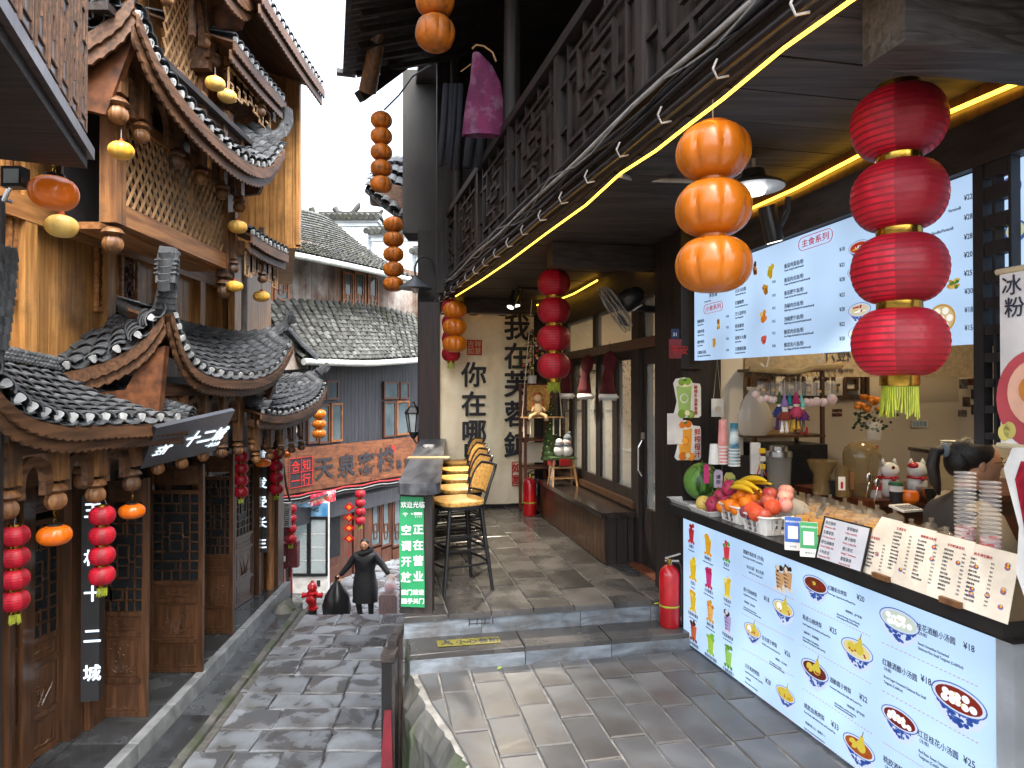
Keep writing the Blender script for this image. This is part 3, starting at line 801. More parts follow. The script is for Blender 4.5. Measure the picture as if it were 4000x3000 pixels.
b=MB(); b.prism([(-3.5,4.15),(-3.1,4.2),(-2.9,4.62),(-3.0,4.7),(-3.5,4.5)],8.1,8.17); lbm(b,'corner_bracket',carvedw)
b=MB(); b.prism([(-3.45,4.05),(-3.25,4.0),(-2.98,4.75),(-3.1,4.85),(-3.5,4.7)],5.3,5.37); lbm(b,'corner_bracket',carvedw)
bot=bez([(-4.3,5.1,4.38),(-3.8,5.12,4.42),(-3.4,5.15,4.55),(-3.1,5.18,4.76),(-2.97,5.2,4.95)])
top=bez([(-4.3,5.7,4.8),(-3.9,5.7,4.82),(-3.6,5.6,4.9),(-3.35,5.4,5.0),(-3.2,5.3,5.1)])
b=MB(); sheet(b,ruled(bot,top,.02),10,4,.02,.025); rD2=lbm(b,'roof',brownY)
roof_tiles(rD2,ruled(bot,top,.02),8,4,.085,.2,False)
b=MB(); fascia(b,[p - Vector((0,0,.03)) for p in bot],.12,.025,.1,.02); fascia(b,[p - Vector((0,-.03,.13)) for p in bot],.12,.025,.1,.025); lbm(b,'fascia_board',brownY,rD2)
# upper gallery (second lattice) and roofs E,F,G,H
EX=-3.5
pa,pb=PX(636,60,EX),PX(772,260,EX)
zb0,zt=4.95,5.62
b=MB(); b.box((EX-.04,pa.y,zb0),(EX+.04,pb.y+.05,zb0+.16)); lbm(b,'gallery_beam',honeyX)
b=MB(); b.box((EX-.05,pb.y-.02,4.8),(EX+.06,pb.y+.12,6.6)); lbm(b,'post',brownV)
b=MB(); b.box((EX-.05,5.4,6.05),(EX+.06,pb.y+.5,6.2)); lbm(b,'gallery_beam',honeyX)
for sgn in (1,-1):
    for k in range(-6,24):
        pts=[]
        for t in range(13):
            q=t/12; yy=pa.y+k*.1+(q if sgn>0 else 1-q)*.95*.6
            if pa.y<=yy<=pb.y: pts.append((yy,5.11+q*.95))
        if len(pts)>2:
            b=MB(); b.beam((EX+.008*sgn,*pts[0]),(EX+.008*sgn,*pts[-1]),.014,.02,up=(1,0,0)); lbm(b,'lath',lattice_w)
for (u,v,xx) in ((800,186,-3.3),(840,262,-3.3),(891,318,-3.25),(652,22,-3.2),(1019,455,-3.1),(912,1068,-3.3),(1024,1106,-3.25)):
    finial(lb,PX(u,v,xx),.85,ph=.55 if u != 1019 else .3,w=.08)
y_=[PX(u,v,-3.3).y for (u,v) in ((745,120),(800,186),(840,262))]
arch(-3.3,y_[0],y_[1]-.04,5.45,6.0); arch(-3.3,y_[1]+.04,y_[2]-.04,5.4,5.9)
bot=bez([(-2.95,5.9,6.15),(-2.9,6.6,6.02),(-2.9,7.2,6.08),(-2.9,7.6,6.4)])
top=bez([(-3.9,5.9,6.7),(-3.9,6.6,6.65),(-3.6,7.3,6.6),(-3.0,7.65,6.6)])
rE,_=roof(bot,top,12,5,.08,False,fh=.22)
b=MB(); horn(b,bez([(-3.3,7.3,6.35),(-2.95,7.6,6.5),(-2.9,7.7,6.8)]),.08,.07,14); lbm(b,'corner_horn',tile_m,rE)
b=MB(); b.prism([(-3.5,5.75),(-3.0,5.8),(-2.9,6.1),(-3.5,6.1)],7.3,7.37); lbm(b,'corner_bracket',carvedw)
def small_roof(y0,y1,x,z,w=.6,nc=10,rise=.3,fh=.2,ls=7):
    bot=bez([(x,y0,z),(x,(y0+y1)/2,z-.01),(x,y1,z+.02)]); top=bez([(x-w,y0,z+rise),(x-w,(y0+y1)/2,z+rise),(x-w,y1,z+rise)])
    return roof(bot,top,nc,4,.075,False,fh=fh,sag=.01)
rF,fF=small_roof(7.12,8.75,-3.0,5.58,.9,11); rG,fG=small_roof(7.2,9.55,-2.72,6.12,1.6,16,.6); rH,fH=small_roof(8.0,9.3,-3.15,3.70,.7,9)
for rr,fn,nc in ((rF,fF,11),(rG,fG,16),(rH,fH,9)):
    for c in range(nc):
        p=fn((c+.5)/nc,0); place('tile_end',plugm,rr,tr(p.x+.01,p.y,p.z+.02) @ rot('Z',90))
for A,B in (((-4.1,7.2,5.3),(-3.3,7.3,5.52)),((-4.1,8.6,5.3),(-3.1,8.7,5.5)),((-4.1,8.0,3.42),(-3.25,8.08,3.6))): b=MB(); b.box(A,B); lbm(b,'bracket_beam',brownY)
def fret(pts_boxes,x):       # small pierced frieze panel
    b=MB()
    for (y0,z0,y1,z1) in pts_boxes: b.beam((x,y0,z0),(x,y1,z1),.018,.018,up=(1,0,0))
    return lbm(b,'fretwork',lattice_w)
def fret_run(y0,y1,z0,z1,x):
    L=[]; n=max(int((y1-y0)/.16),2)
    for i in range(n):
        a=y0+(y1-y0)*i/n; c=y0+(y1-y0)*(i+1)/n; zz=z1-(z1-z0)*(.45+.55*abs(i-(n-1)/2)/((n-1)/2 or 1))
        L+=[(a,z1,c,z1),(a,z1,a,zz),(c,z1,c,zz),(a,zz,c,zz),(a,(z1+zz)/2,a+(c-a)*.6,(z1+zz)/2),(a+(c-a)*.6,(z1+zz)/2,a+(c-a)*.6,zz)]
    fret(L,x)
fret_run(7.3,8.55,5.05,5.35,-3.12); fret_run(8.1,9.2,3.2,3.48,-3.25)
# projecting tower bay in honey planks,facing the camera
x=WX
while x<-3.09:
    w=random.uniform(.085,.115); x1=min(x+w,-3.08)
    b=MB(); b.box((x+.003,9.5,3.86),(x1-.003,9.53+random.uniform(0,.004),6.3)); lbm(b,'plank',honey); x=x1
b=MB(); b.add([(WX,9.53,3.87),(-3.1,9.53,3.87),(-4.3,13,3.87),(-5,13,3.87),(WX,9.53,6.4),(-3.1,9.53,6.4),(-4.3,13,6.4),(-5,13,6.4)],[(0,3,2,1),(4,5,6,7),(0,1,5,4),(1,2,6,5),(2,3,7,6),(3,0,4,7)]); lbm(b,'tower_bay',honey)
b=MB(); b.box((-3.085,9.47,3.84),(-3.03,9.55,6.3)); b.box((WX,9.47,3.82),(-3.03,9.53,3.87)); lbm(b,'corner_board',honey)
b=MB(); b.box((-4.0,9.5,1.9),(-3.95,10.9,3.86)); lbm(b,'side_wall',honey); b=MB(); b.box((-3.99,9.35,1.3),(-3.9,9.5,3.6)); lbm(b,'post',honey)
b=MB(); b.tube([(-3.78,9.4,1.7),(-3.78,9.4,3.7)],.045,10); lbm(b,'downpipe',pvc,None,40)

# ground floor: dark lacquered doors with lattice and carved panels
def door_leaf(w,h,name='door',parent=lb,M=None,rs=1,bot=True):
    z1=h*.42
    f=MB(); s=.055
    f.box((0,-.02,0),(s,.02,h)); f.box((w-s,-.02,0),(w,.02,h))
    for z in (0,h*.14,h*.335,h*.42,h*.855,h*.97): f.box((s,-.02,z),(w-s,.02,z+.045))
    d=f.build(name,maho,parent,M=M)
    for (za,zb) in ((.045,h*.14),(h*.14+.045,h*.335),(h*.335+.045,h*.42),(h*.9,h*.97)):
        p=MB(); p.box((s,-.008,za),(w-s,.008,zb))
        a,c=s+.03,w-s-.03; za+=.02; zb-=.02
        if zb-za>.03:
            for (A,B) in (((a,-.014,za),(c,-.008,za+.012)),((a,-.014,zb-.012),(c,-.008,zb)),((a,-.014,za+.012),(a+.012,-.008,zb-.012)),((c-.012,-.014,za+.012),(c,-.008,zb-.012))): p.box(A,B)
        p.build('panel',maho,d)
    r=random.Random(rs); g=MB(); cx,z0=w/2,h*.14+.1        # carved orchid,plum or rock on the big panel
    for k in range(9):
        a=r.uniform(.3,2.8); L=r.uniform(.1,.24)*min(w/.6,1); x0=cx+r.uniform(-.06,.06)
        pts=[(min(max(x0+L*t*math.cos(a)*1.2,s+.05),w-s-.05),-.012,z0+L*t*math.sin(a)*1.5 - .25*L*t*t) for t in (0,.3,.6,1)]
        g.tube(pts,[.006,.005,.004,.001],5)
    for k in range(12): g.ball((cx+r.uniform(-.14,.14)*w/.6,-.01,z0+r.uniform(-.03,.28)),(.014,.006,.012),6,4)
    for zc in (.085+.0,h*.385,h*.925):
        g.tube([(cx+(k-4)*.035*w/.6,-.011,zc+.014*math.sin(k*1.7)) for k in range(9)],.005,5)
    tag(g.build('carving',maho,d,60),kind='stuff')
    q=MB(); za,zb=h*.42+.045,h*.855; m=s; n=5; cw=(w-2*s)/n; nr=9; ch=(zb-za)/nr
    def seg(x0,a,x1,c): q.beam((m+x0*cw,0,za+a*ch),(m+x1*cw,0,za+c*ch),.014,.014,up=(0,1,0))
    for i in range(1,n): seg(i,0,i,2.2 if i % 2 else 1); seg(i,nr,i,nr-2.2 if i % 2 else nr-1)
    for j in range(1,nr):
        if j % 2: seg(0,j,1.3,j); seg(n-1.3,j,n,j)
        else: seg(0,j,1,j); seg(n-1,j,n,j)
    for (a,c,e,f_) in ((1,2,4,2),(1,7,4,7),(1,2,1,7),(4,2,4,7),(1.8,3,3.2,3),(1.8,6,3.2,6),(1.8,3,1.8,4.1),(3.2,3,3.2,4.1),(1.8,6,1.8,4.9),(3.2,6,3.2,4.9),(1,4.5,1.7,4.5),(3.3,4.5,4,4.5),(2.5,1,2.5,2),(2.5,7,2.5,8),(1,1,4,1),(1,8,4,8),(1,1,1,2),(4,1,4,2),(1,7,1,8),(4,7,4,8)): seg(a,c,e,f_)
    q.tube([(m+(2.5+.8*math.cos(t/12*2*PI))*cw,0,za+(4.5+.55*math.sin(t/12*2*PI)*(1+.3*math.cos(t/12*4*PI)))*ch) for t in range(13)],.007,5)
    q.build('lattice',maho,d)
    q=MB(); q.box((s,.006,za),(w-s,.010,zb)); q.build('glass',glassd,d)
    return d
door_leaf(.50,2.31,M=tr(Vector((-4.04,6.5,-1.37)) - LB),rs=1)
door_leaf(.62,2.33,M=tr(Vector((-4.09,7.5,-1.365)) - LB) @ rot('Z',1),rs=2)
door_leaf(.43,2.33,M=tr(Vector((-4.05,8.7,-1.365)) - LB) @ rot('Z',-3),rs=3)
door_leaf(.62,2.33,M=tr(Vector((-4.1,8.9,-1.365)) - LB) @ rot('Z',83),rs=4)
door_leaf(.62,2.33,M=tr(Vector((-4.02,9.62,-1.365)) - LB) @ rot('Z',86),rs=5)
door_leaf(.60,2.33,M=tr(Vector((-4.22,4.85,-1.365)) - LB) @ rot('Z',82),rs=6)
door_leaf(.56,2.33,M=tr(Vector((-4.14,5.48,-1.365)) - LB) @ rot('Z',83),rs=7)
for A,B in (((-4.14,6.03,-1.37),(-3.98,6.2,1.4)),((-4.12,6.22,-1.37),(-3.93,6.45,1.3)),((-4.2,5.42,-1.37),(-4.08,5.48,1.3)),((-4.1,8.78,-1.37),(-4.0,8.9,1.3)),((-4.08,10.3,-1.37),(-3.9,10.5,1.3)),((-4.05,10.7,-1.37),(-3.75,10.95,1.4))):
    b=MB(); b.box(A,B); lbm(b,'door_post',maho)
b=MB(); b.tube([(-3.85,10.62,-1.37),(-3.85,10.62,.2)],.06,10); lbm(b,'corner_column',brownV,None,40)
# ---------------------------------------------------------------- the dark timber shophouse on the right
RM=Matrix.Rotation(ALPHA,4,'Z')
SB=Rw(2.3,5.0,.26)
sb=thing('shop_building','black stained timber shophouse with lattice balcony above the lit snack counter','building',SB)
SM=tr(-SB)
def rb(): b=MB(); b.T=RM.copy(); return b
def sbm(b,name,m,parent=None,smooth=False):
    return b.build(name,m,parent or sb,smooth,SM if parent is None else None)
# skewed outer face of the balcony
EA,EB=Rw(1.32,1.65),Rw(.935,7.77)
ed_=(EB - EA).normalized(); en=Vector((-ed_.y,ed_.x,0))       # en points to the street side
if en.x>0: en=-en
def PE(u,v,off=0): return onp(u,v,EA+en*off,en)
def E(t,z,off=0): p=EA+ed_*t+en*off; return Vector((p.x,p.y,z))    # t metres along the face
LE=(EB - EA).length
t0,t1=-1.3,LE+1.25
# ceiling boards
y=.6; k=0
while y<8.72:
    w=random.uniform(.2,.3); y1=min(y+w,8.75); b=rb()
    xe=1.32 - .0629*(y-1.65)+.03
    b.box((xe,y+.003,2.95+random.uniform(0,.006)),(5.2 if y<4.8 else 4.9,y1-.003,2.985)); sbm(b,'ceiling_board',soffit)
    y=y1
# cross beams
for (x0,ya,yb,z0,m) in ((1.41,1.545,1.707,2.75,beamg),(1.35,4.98,5.14,2.77,darkX),(1.1,8.3,8.42,2.78,darkX)):
    b=rb(); b.box((x0,ya,z0),(5.0 if ya<2 else 2.3,yb,2.948)); sbm(b,'cross_beam',m)
# edge beam below the balcony
b=MB(); b.beam(E(t0,3.06,-.06),E(t1,3.06,-.06),.10,.20); sbm(b,'edge_beam',darkY)
# lattice balcony
zr0,zr1=3.17,3.97
b=MB(); b.beam(E(t0,zr1,0),E(t1,zr1,0),.09,.07); sbm(b,'balcony_rail',darkY)
b=MB(); b.beam(E(t0,zr0,0),E(t1,zr0,0),.07,.06); sbm(b,'balcony_rail',darkY)
nb=7; step=(t1-t0-.4)/nb
bal_back=mat('brown_grey_backing_boards','#3a302a',.7,'#221c18',3.0,VG,.4,isl=.2)
k=0; tt=t0
while tt<t1:
    b=MB(); b.beam(E(tt+.07,zr0,-.045),E(tt+.07,zr1,-.045),.14,.02,up=en); sbm(b,'backing_board',bal_back); tt+=.142
for i in range(nb+1):
    t=t0+.2+i*step
    b=MB(); b.beam(E(t,zr0+.03,0),E(t,zr1-.03,0),.075,.075,up=en); sbm(b,'balcony_post',darkw)
    if i==nb: break
    a,c=t+.04,t+step-.04; w=c-a; h=zr1-zr0-.08; z=zr0+.04
    def bar(x0,q0,x1,q1):
        b=MB(); b.beam(E(a+x0*w,z+q0*h,.005),E(a+x1*w,z+q1*h,.005),.026,.026,up=en); return sbm(b,'lattice_bar',darkw)
    for (x0,q0,x1,q1) in ((.12,0,.12,1),(.88,0,.88,1),(.12,.14,.88,.14),(.12,.86,.88,.86),(.27,.14,.27,.7),(.73,.3,.73,.86),(.27,.7,.55,.7),(.45,.3,.73,.3),
                          (.4,.42,.4,.58),(.6,.42,.6,.58),(.4,.58,.6,.58),(.4,.42,.6,.42),(.27,.5,.4,.5),(.6,.5,.73,.5),(.5,.14,.5,.3),(.5,.7,.5,.86),
                          (0,.3,.27,.3),(0,.7,.12,.7),(.73,.7,1,.7),(.88,.3,1,.3),(.36,.86,.36,1),(.64,0,.64,.14),(.64,.86,.64,1),(.36,0,.36,.14)):
        bar(x0,q0,x1,q1)
# balcony uprights,back wall,upper roof
for t in (1.2,3.85,6.4):
    b=MB(); p,q=E(t,zr1,-.05),E(t,6.2,-.05); b.tube([p,p.lerp(q,.5)+Vector((.01,0,0)),q],[.075,.07,.08],12); sbm(b,'balcony_column',darkw,None,40)
b=rb(); b.box((2.5,.5,2.99),(2.6,8.9,6.4)); sbm(b,'upper_wall',darkY)
b=rb(); b.box((.75,8.2,3.0),(2.6,8.3,6.6)); sbm(b,'upper_end_wall',darkw)
b=rb(); b.box((.55,6.5,6.0),(5,9.8,6.1)); sbm(b,'added_shade_roof',darkX)  # roof piece added to keep sun off the upper end wall
# roof over the balcony
e0,e1=PZ(1373,0,5.5),PZ(1356,300,5.5)
dr=(e1-e0).normalized(); en2=Vector((dr.y,-dr.x,0)); en2=en2 if en2.x>0 else -en2
b=MB()
r0,r1=e0 - dr*5,e1
b.add([tuple(r0),tuple(r1),tuple(r1+en2*4.2+Vector((0,0,1.3))),tuple(r0+en2*4.2+Vector((0,0,1.3)))]+[tuple(p+Vector((0,0,.05))) for p in (r0,r1,r1+en2*4.2+Vector((0,0,1.3)),r0+en2*4.2+Vector((0,0,1.3)))],
      [(0,3,2,1),(4,5,6,7),(0,1,5,4),(1,2,6,5),(2,3,7,6),(3,0,4,7)])
ur=sbm(b,'upper_roof',darkX)
n=62
for i in range(n):          # tile ends along the eave,rafters under it
    p=r0.lerp(r1,(i+.5)/n)
    b=MB(); T=basis(p - en2*.05+Vector((0,0,.05)),dr,(en2+Vector((0,0,.3))).normalized(),Vector((0,0,1))); b.T=T
    b.lathe([(.07,0),(.07,.35)],8,M=rot('X',-90)); b.build('tile',tile_m,ur)
    if i % 3==0:
        b=MB(); b.beam(p+en2*.1 - Vector((0,0,.03)),p+en2*4.0+Vector((0,0,1.18)),.05,.06); b.build('rafter',darkw,ur)
for i in range(14):
    p=r1.lerp(r1+en2*4.2+Vector((0,0,1.3)),i/14); b=MB(); b.T=tr(p) @ Matrix.Rotation(math.atan2(dr.y,dr.x),4,'Z'); b.box((-.05,-.1,.02),(.06,.12,.07+.03*(i % 2)),None,rot('Y',random.uniform(-8,8))); b.build('tile',tile_m,ur)
b=MB(); b.tube([PD(1500,-60,6.9),PD(1470,180,7.2),PD(1436,355,7.5)],[.09,.085,.1],12); sbm(b,'eave_pole',brownV,None,40)
b=MB(); b.beam(PD(1405,378,7.5),PD(1640,205,8.2),.1,.12); sbm(b,'eave_beam',darkw)
b=MB(); b.tube([PD(1500,430,8.4),PD(1560,370,8.4),PD(1610,300,8.4),PD(1685,252,8.3)],.012,6); sbm(b,'eave_cable',black)
# plaster pier and corner posts at the far end
b=MB(); b.box((-1.50,9.1,3.95),(-1.02,9.6,6.2)); b2=sbm(b,'plaster_pier',greyplaster)
b=MB(); b.box((-1.27,8.95,.26),(-.96,9.3,3.95)); sbm(b,'dark_pier',darkw)
b=MB(); b.box((-1.2,8.56,.26),(-.93,8.82,2.93)); sbm(b,'corner_post',mat('red_black_lacquered_post','#2e1713',.45,'#170d0c',3.0,VG,.5,isl=0))
b=MB(); b.box((-.93,9.3,-3),(-.85,13.5,5.0)); sbm(b,'side_wall',darkw)
# the small tiled roof beyond the pier
bt=[PD(1425,735,9.3),PD(1500,800,9.3),PD(1640,900,9.3)]; tp=[PD(1470,650,10.2),PD(1560,615,10.2),PD(1640,620,10.4)]
fn=ruled(bez(bt),bez(tp)); b=MB(); sheet(b,fn,8,4,.02,.04); sr=sbm(b,'corner_roof',darkw)
roof_tiles(sr,fn,7,5,.075,.2,False,mt=tile_m)
b=MB(); b.prism([(-2.0,4.42),(-1.2,4.3),(-1.2,4.58),(-1.75,4.72),(-2.02,4.72)],9.35,9.45); sbm(b,'roof_bracket',brownY)
# ---------- ground floor: window wall,door,bench zone
def wallbox(x0,y0,z0,x1,y1,z1,name,m,parent=None): b=rb(); b.box((x0,y0,z0),(x1,y1,z1)); return sbm(b,name,m,parent)
wallbox(2.28,4.92,2.60,2.42,8.75,2.95,'lintel',darkY)
wallbox(2.26,5.05,2.16,2.38,8.75,2.25,'transom_rail',maho)
wallbox(2.28,5.62,.26,2.40,8.75,.74,'sill_wall',darkw)
wallbox(2.25,5.60,.74,2.40,8.75,.80,'window_sill',maho)
for ya,yb in ((5.5,5.66),(8.62,8.75)): wallbox(2.27,ya,.26,2.41,yb,2.60,'wall_post',darkw)
nl=6; w=(8.62-5.66)/nl
for i in range(nl):
    ya=5.66+i*w
    wb=rb()
    for A,B in (((2.29,ya+.005,.80),(2.35,ya+.065,2.16)),((2.29,ya+w-.065,.80),(2.35,ya+w-.005,2.16)),((2.29,ya+.065,.80),(2.35,ya+w-.065,.90)),((2.29,ya+.065,2.08),(2.35,ya+w-.065,2.16))): wb.box(A,B)
    fr=sbm(wb,'window',darkw)
    g=rb(); g.box((2.315,ya+.065,.90),(2.321,ya+w-.065,2.08)); g.build('pane',glassm,fr)
for ya,yb in ((5.1,5.62),(5.7,6.75),(6.85,7.9),(8.0,8.6)):
    g=rb(); g.box((2.33,ya,2.25),(2.336,yb,2.60)); fr=sbm(g,'transom_window',glassm)
    g=rb(); g.box((2.30,yb,2.25),(2.37,yb+.09,2.60)); g.build('mullion',darkw,fr)
# open glass door
wallbox(2.27,4.9,.26,2.40,4.98,2.95,'door_post',darkw)
b=rb(); 
for A,B in (((2.3,4.99,.28),(2.345,5.07,2.16)),((2.3,5.43,.28),(2.345,5.5,2.16)),((2.3,5.07,.28),(2.345,5.43,.78)),((2.3,5.07,2.02),(2.345,5.43,2.16))): b.box(A,B)
dr_=sbm(b,'door',darkw)
b=rb(); b.box((2.32,5.07,.78),(2.326,5.43,2.02)); b.build('glass',glassm,dr_)
b=rb(); b.tube([(2.285,5.46,1.05),(2.25,5.46,1.1),(2.25,5.46,1.3),(2.285,5.46,1.36)],.01,8); b.cbox((2.29,5.46,1.4),(.02,.05,.06)); b.build('handle',steel,dr_)
wallbox(2.2,5.0,.262,2.3,5.56,.275,'threshold',mat('reddish_threshold_wood','#6a3a22',.5,scale=4))
# dark end wall beside the counter,with a cream return
wallbox(2.16,4.42,.0,2.46,4.9,2.95,'end_post',darkw)
wallbox(2.46,4.46,.0,2.66,4.88,2.95,'cream_return',cream)
wallbox(2.13,4.38,1.95,2.3,4.46,2.95,'upright',darkw)
# rooms behind: shop room (seen through the windows) and the kiosk
b=rb(); b.box((2.42,4.9,.2),(4.9,8.75,.255)); sbm(b,'shop_floor',plat2)
b=rb(); b.box((4.4,4.95,.25),(4.5,8.75,2.95)); sbm(b,'shop_wall',cream)
b=rb(); b.box((2.4,8.65,.25),(4.4,8.75,2.95)); sbm(b,'shop_wall',cream)
b=rb(); b.box((2.66,4.89,.0),(5.2,4.95,2.95)); sbm(b,'kiosk_wall',cream)
b=rb(); b.box((4.98,1.0,.0),(5.05,4.89,2.95)); sbm(b,'kiosk_wall',cream)
b=rb(); b.box((2.3,1.0,-.02),(5,4.88,.02)); sbm(b,'kiosk_floor',plat2)
b=rb(); b.box((2.1,.3,-.02),(5,1.0,2.95)); sbm(b,'near_end_wall',darkw)
# window lattice on the kiosk wall (pale panes behind it)
def lat_panel(x0,x1,z0,z1,y,n,m,parent=None,name='wall_lattice'):
    b=rb(); b.box((x0,y-.005,z0),(x1,y,z1)); f=sbm(b,name,m[0],parent)
    L=MB(); L.T=RM.copy(); w,h=x1-x0,z1-z0
    for A,B in (((x0,y-.045,z0),(x1,y-.01,z0+.035)),((x0,y-.045,z1-.035),(x1,y-.01,z1)),((x0,y-.045,z0+.035),(x0+.035,y-.01,z1-.035)),((x1-.035,y-.045,z0+.035),(x1,y-.01,z1-.035))): L.box(A,B)
    L.build('frame',m[1],f)
    for k in range(n):
        for (a,c,d,e) in ((.2,0,.2,.45),(.2,.45,.6,.45),(.6,.2,.6,.8),(.35,.8,1,.8),(.35,.6,.35,1),(0,.7,.35,.7),(.8,0,.8,.6),(.8,.3,1,.3),(.6,.6,.8,.6),(.2,.2,.6,.2)):
            q=rb(); xx=x0+(k+a)*w/n; yy=x0+(k+d)*w/n; q.beam((xx,y-.028,z0+c*h),(yy,y-.028,z0+e*h),.022,.025,up=(0,1,0)); q.build('lattice_bar',m[1],f)
    return f
panew=mat('pale_window_paper',(.6,.57,.5),.8,isl=0,bump=0)
lat_panel(2.95,4.05,1.72,2.12,4.885,4,(panew,maho))
lat_panel(2.44,3.3,1.5,2.3,8.64,2,(panew,darkw))
# shallow vertical-lattice wall in the shop room seen through the door
b=rb(); 
fl=rb(); fl.box((4.385,5.2,1.35),(4.392,6.6,2.3)); fl=sbm(fl,'wall_lattice',panew)
for k in range(5):
    for (a,c,d,e) in ((0,0,0,1),(0,.15,1,.15),(0,.45,.6,.45),(.6,.15,.6,.45),(.6,.45,.6,.85),(.3,.45,.3,.85),(.3,.85,1,.85),(.6,.6,1,.6)):
        q=rb(); q.beam((4.37,5.2+(k+a)*.28,1.35+c*.95),(4.37,5.2+(k+d)*.28,1.35+e*.95),.03,.03,up=(1,0,0)); q.build('lattice_bar',darkw,fl)
# ceiling lamps of the rooms (above the boards seen from the street)
for (x,y,s) in ((3.4,2.6,1.0),(3.5,4.1,1.0),(3.3,5.8,.8),(3.3,7.4,.8)):
    p=Rw(x,y,2.95); lp=thing('ceiling_lamp','round warm ceiling lamp inside the shop at %s' % ('the kiosk front' if y<3 else 'the kiosk back wall' if y<5 else 'the glass door' if y<6 else 'the far windows'),'lamp',p)
    b=MB(); b.lathe([(.11,-.03),(.12,0)],20); b.build('housing',whitep,lp,40)
    b=MB(); b.lathe([(.10,-.036),(.10,-.031)],20); b.build('diffuser',lit('lamp_diffuser',(1.0,.76,.46),230*s),lp)
# beige valance strip with mirrored writing below the board
b=rb(); b.box((2.7,4.5,1.90),(4.9,4.51,2.3)); fr=tag(b.build('valance',mat('beige_linen','#a8977a',.9,scale=30),None),'beige fabric valance with reversed writing hanging behind the lit board','valance')
text(fr,'橙汁',.13,inkg,RM @ tr(3.6,4.495,2.03) @ Matrix.Diagonal((-1,1,1,1)),ext=.0005)
text(fr,'orange juice',.05,inkg,RM @ tr(3.62,4.495,1.94) @ Matrix.Diagonal((-1,1,1,1)),ext=.0005)

# ---------- pipes,cables and clips along the balcony edge
def pipe(off,z,r,m,name,label,cat,wob=.012,ta=t0,tb=LE+.9,n=26,sag=0):
    pts=[]
    rs=random.Random(int(z*1000)); ph=rs.uniform(0,6)
    for i in range(n+1):
        t=ta+(tb-ta)*i/n; pts.append(E(t,z+wob*math.sin(i*1.1+ph)+(sag*math.sin(i/n*PI*6)),off+wob*.5*math.cos(i*.7+ph)))
    b=MB(); b.tube(pts,r,8); return tag(b.build(name,m,None,60),label,cat)
pipe(.045,2.965,.019,black,'conduit','lowest black conduit along the balcony edge, just above the yellow light strip','pipe',.004)
pipe(.05,3.03,.014,black,'conduit','black conduit second from the bottom of the bundle under the balcony','pipe',.006)
pipe(.05,3.075,.013,blackm,'conduit','matt black conduit in the middle of the bundle under the balcony','pipe',.008)
pipe(.055,3.12,.012,pvc,'conduit','dirty white conduit running along the balcony bottom rail','pipe',.01)
pipe(.06,3.155,.017,black,'conduit','topmost black pipe right under the balcony lattice','pipe',.004)
pipe(.075,3.05,.005,black,'cable','thin black cable sagging over the conduits under the balcony','cable',.035,n=40)
pipe(.08,3.09,.004,wire,'cable','thin grey cable winding over the conduits under the balcony','cable',.045,n=36)
for i in range(20):
    b=MB(); t=-.3+i*.42; b.tube([E(t,2.935,.035),E(t+.01,2.925,.075),E(t+.015,2.96,.09),E(t+.02,3.0,.07)],.0045,6)
    tag(b.build('pipe_clip',pvc),'white plastic clip holding the conduits under the balcony','clip','clips on the conduit bundle')
# LED strips
def led(pts,name,label,r=.009):
    b=MB(); b.tube(pts,r,8); return tag(b.build(name,ledm,None,60),label,'light strip')
pts=[PE(u,v,.03) for (u,v) in ((3400,-50),(3327,0),(3060,190),(2821,389),(2700,480),(2560,590),(2423,678),(2290,800),(2130,915),(1990,1020),(1880,1095),(1781,1157))]
led(pts,'light_strip','glowing yellow light strip along the outer edge under the balcony',.0065)
zc=2.905
led([Rw(2.22,1.75,zc-.03),Rw(2.22,2.4,zc),Rw(2.22,3.2,zc-.02),Rw(2.22,4.3,zc)],'light_strip','glowing yellow light strip above the lit menu board')
led([Rw(2.2,5.2,zc-.05),Rw(2.2,5.6,zc-.03)],'light_strip','short glowing yellow light strip above the glass door')
led([Rw(2.2,6.4,zc),Rw(2.2,7.2,zc-.02),Rw(2.2,8.0,zc),Rw(1.9,8.58,zc-.03),Rw(1.1,8.6,zc-.04),Rw(.86,8.6,zc-.03)],'light_strip','glowing yellow light strip above the fabric banner and the far windows')
b=rb(); b.box((2.16,1.75,2.62),(2.30,4.42,2.80)); sbm(b,'board_header',darkY)
b=rb(); b.box((2.24,1.75,2.80),(2.30,4.42,2.95)); sbm(b,'board_header',maho)

# ---------- black open lattice panel at the right edge
lt=thing('lattice_screen','black open lattice screen between the menu board and the hanging banner','screen',Rw(2.2,1.95,.9))
def sc(u0,v0,u1,v1,nm,m=blackm):
    p,q=PRX(u0,v0,2.19),PRX(u1,v1,2.19); p,q=toR(p),toR(q)
    b=rb(); b.box((2.17,min(p.y,q.y),min(p.z,q.z)),(2.21,max(p.y,q.y),max(p.z,q.z))); b.build(nm,m,lt,M=tr(-Rw(2.2,1.95,.9)))
for (a,c) in ((3815,3862),(3893,3912),(3955,3975)): sc(a,560,c,1738,'post')
for v in (640,735,845,950,1060,1165,1270,1380,1480,1585,1690): sc(3864,v,3954,v+32,'crossbar')

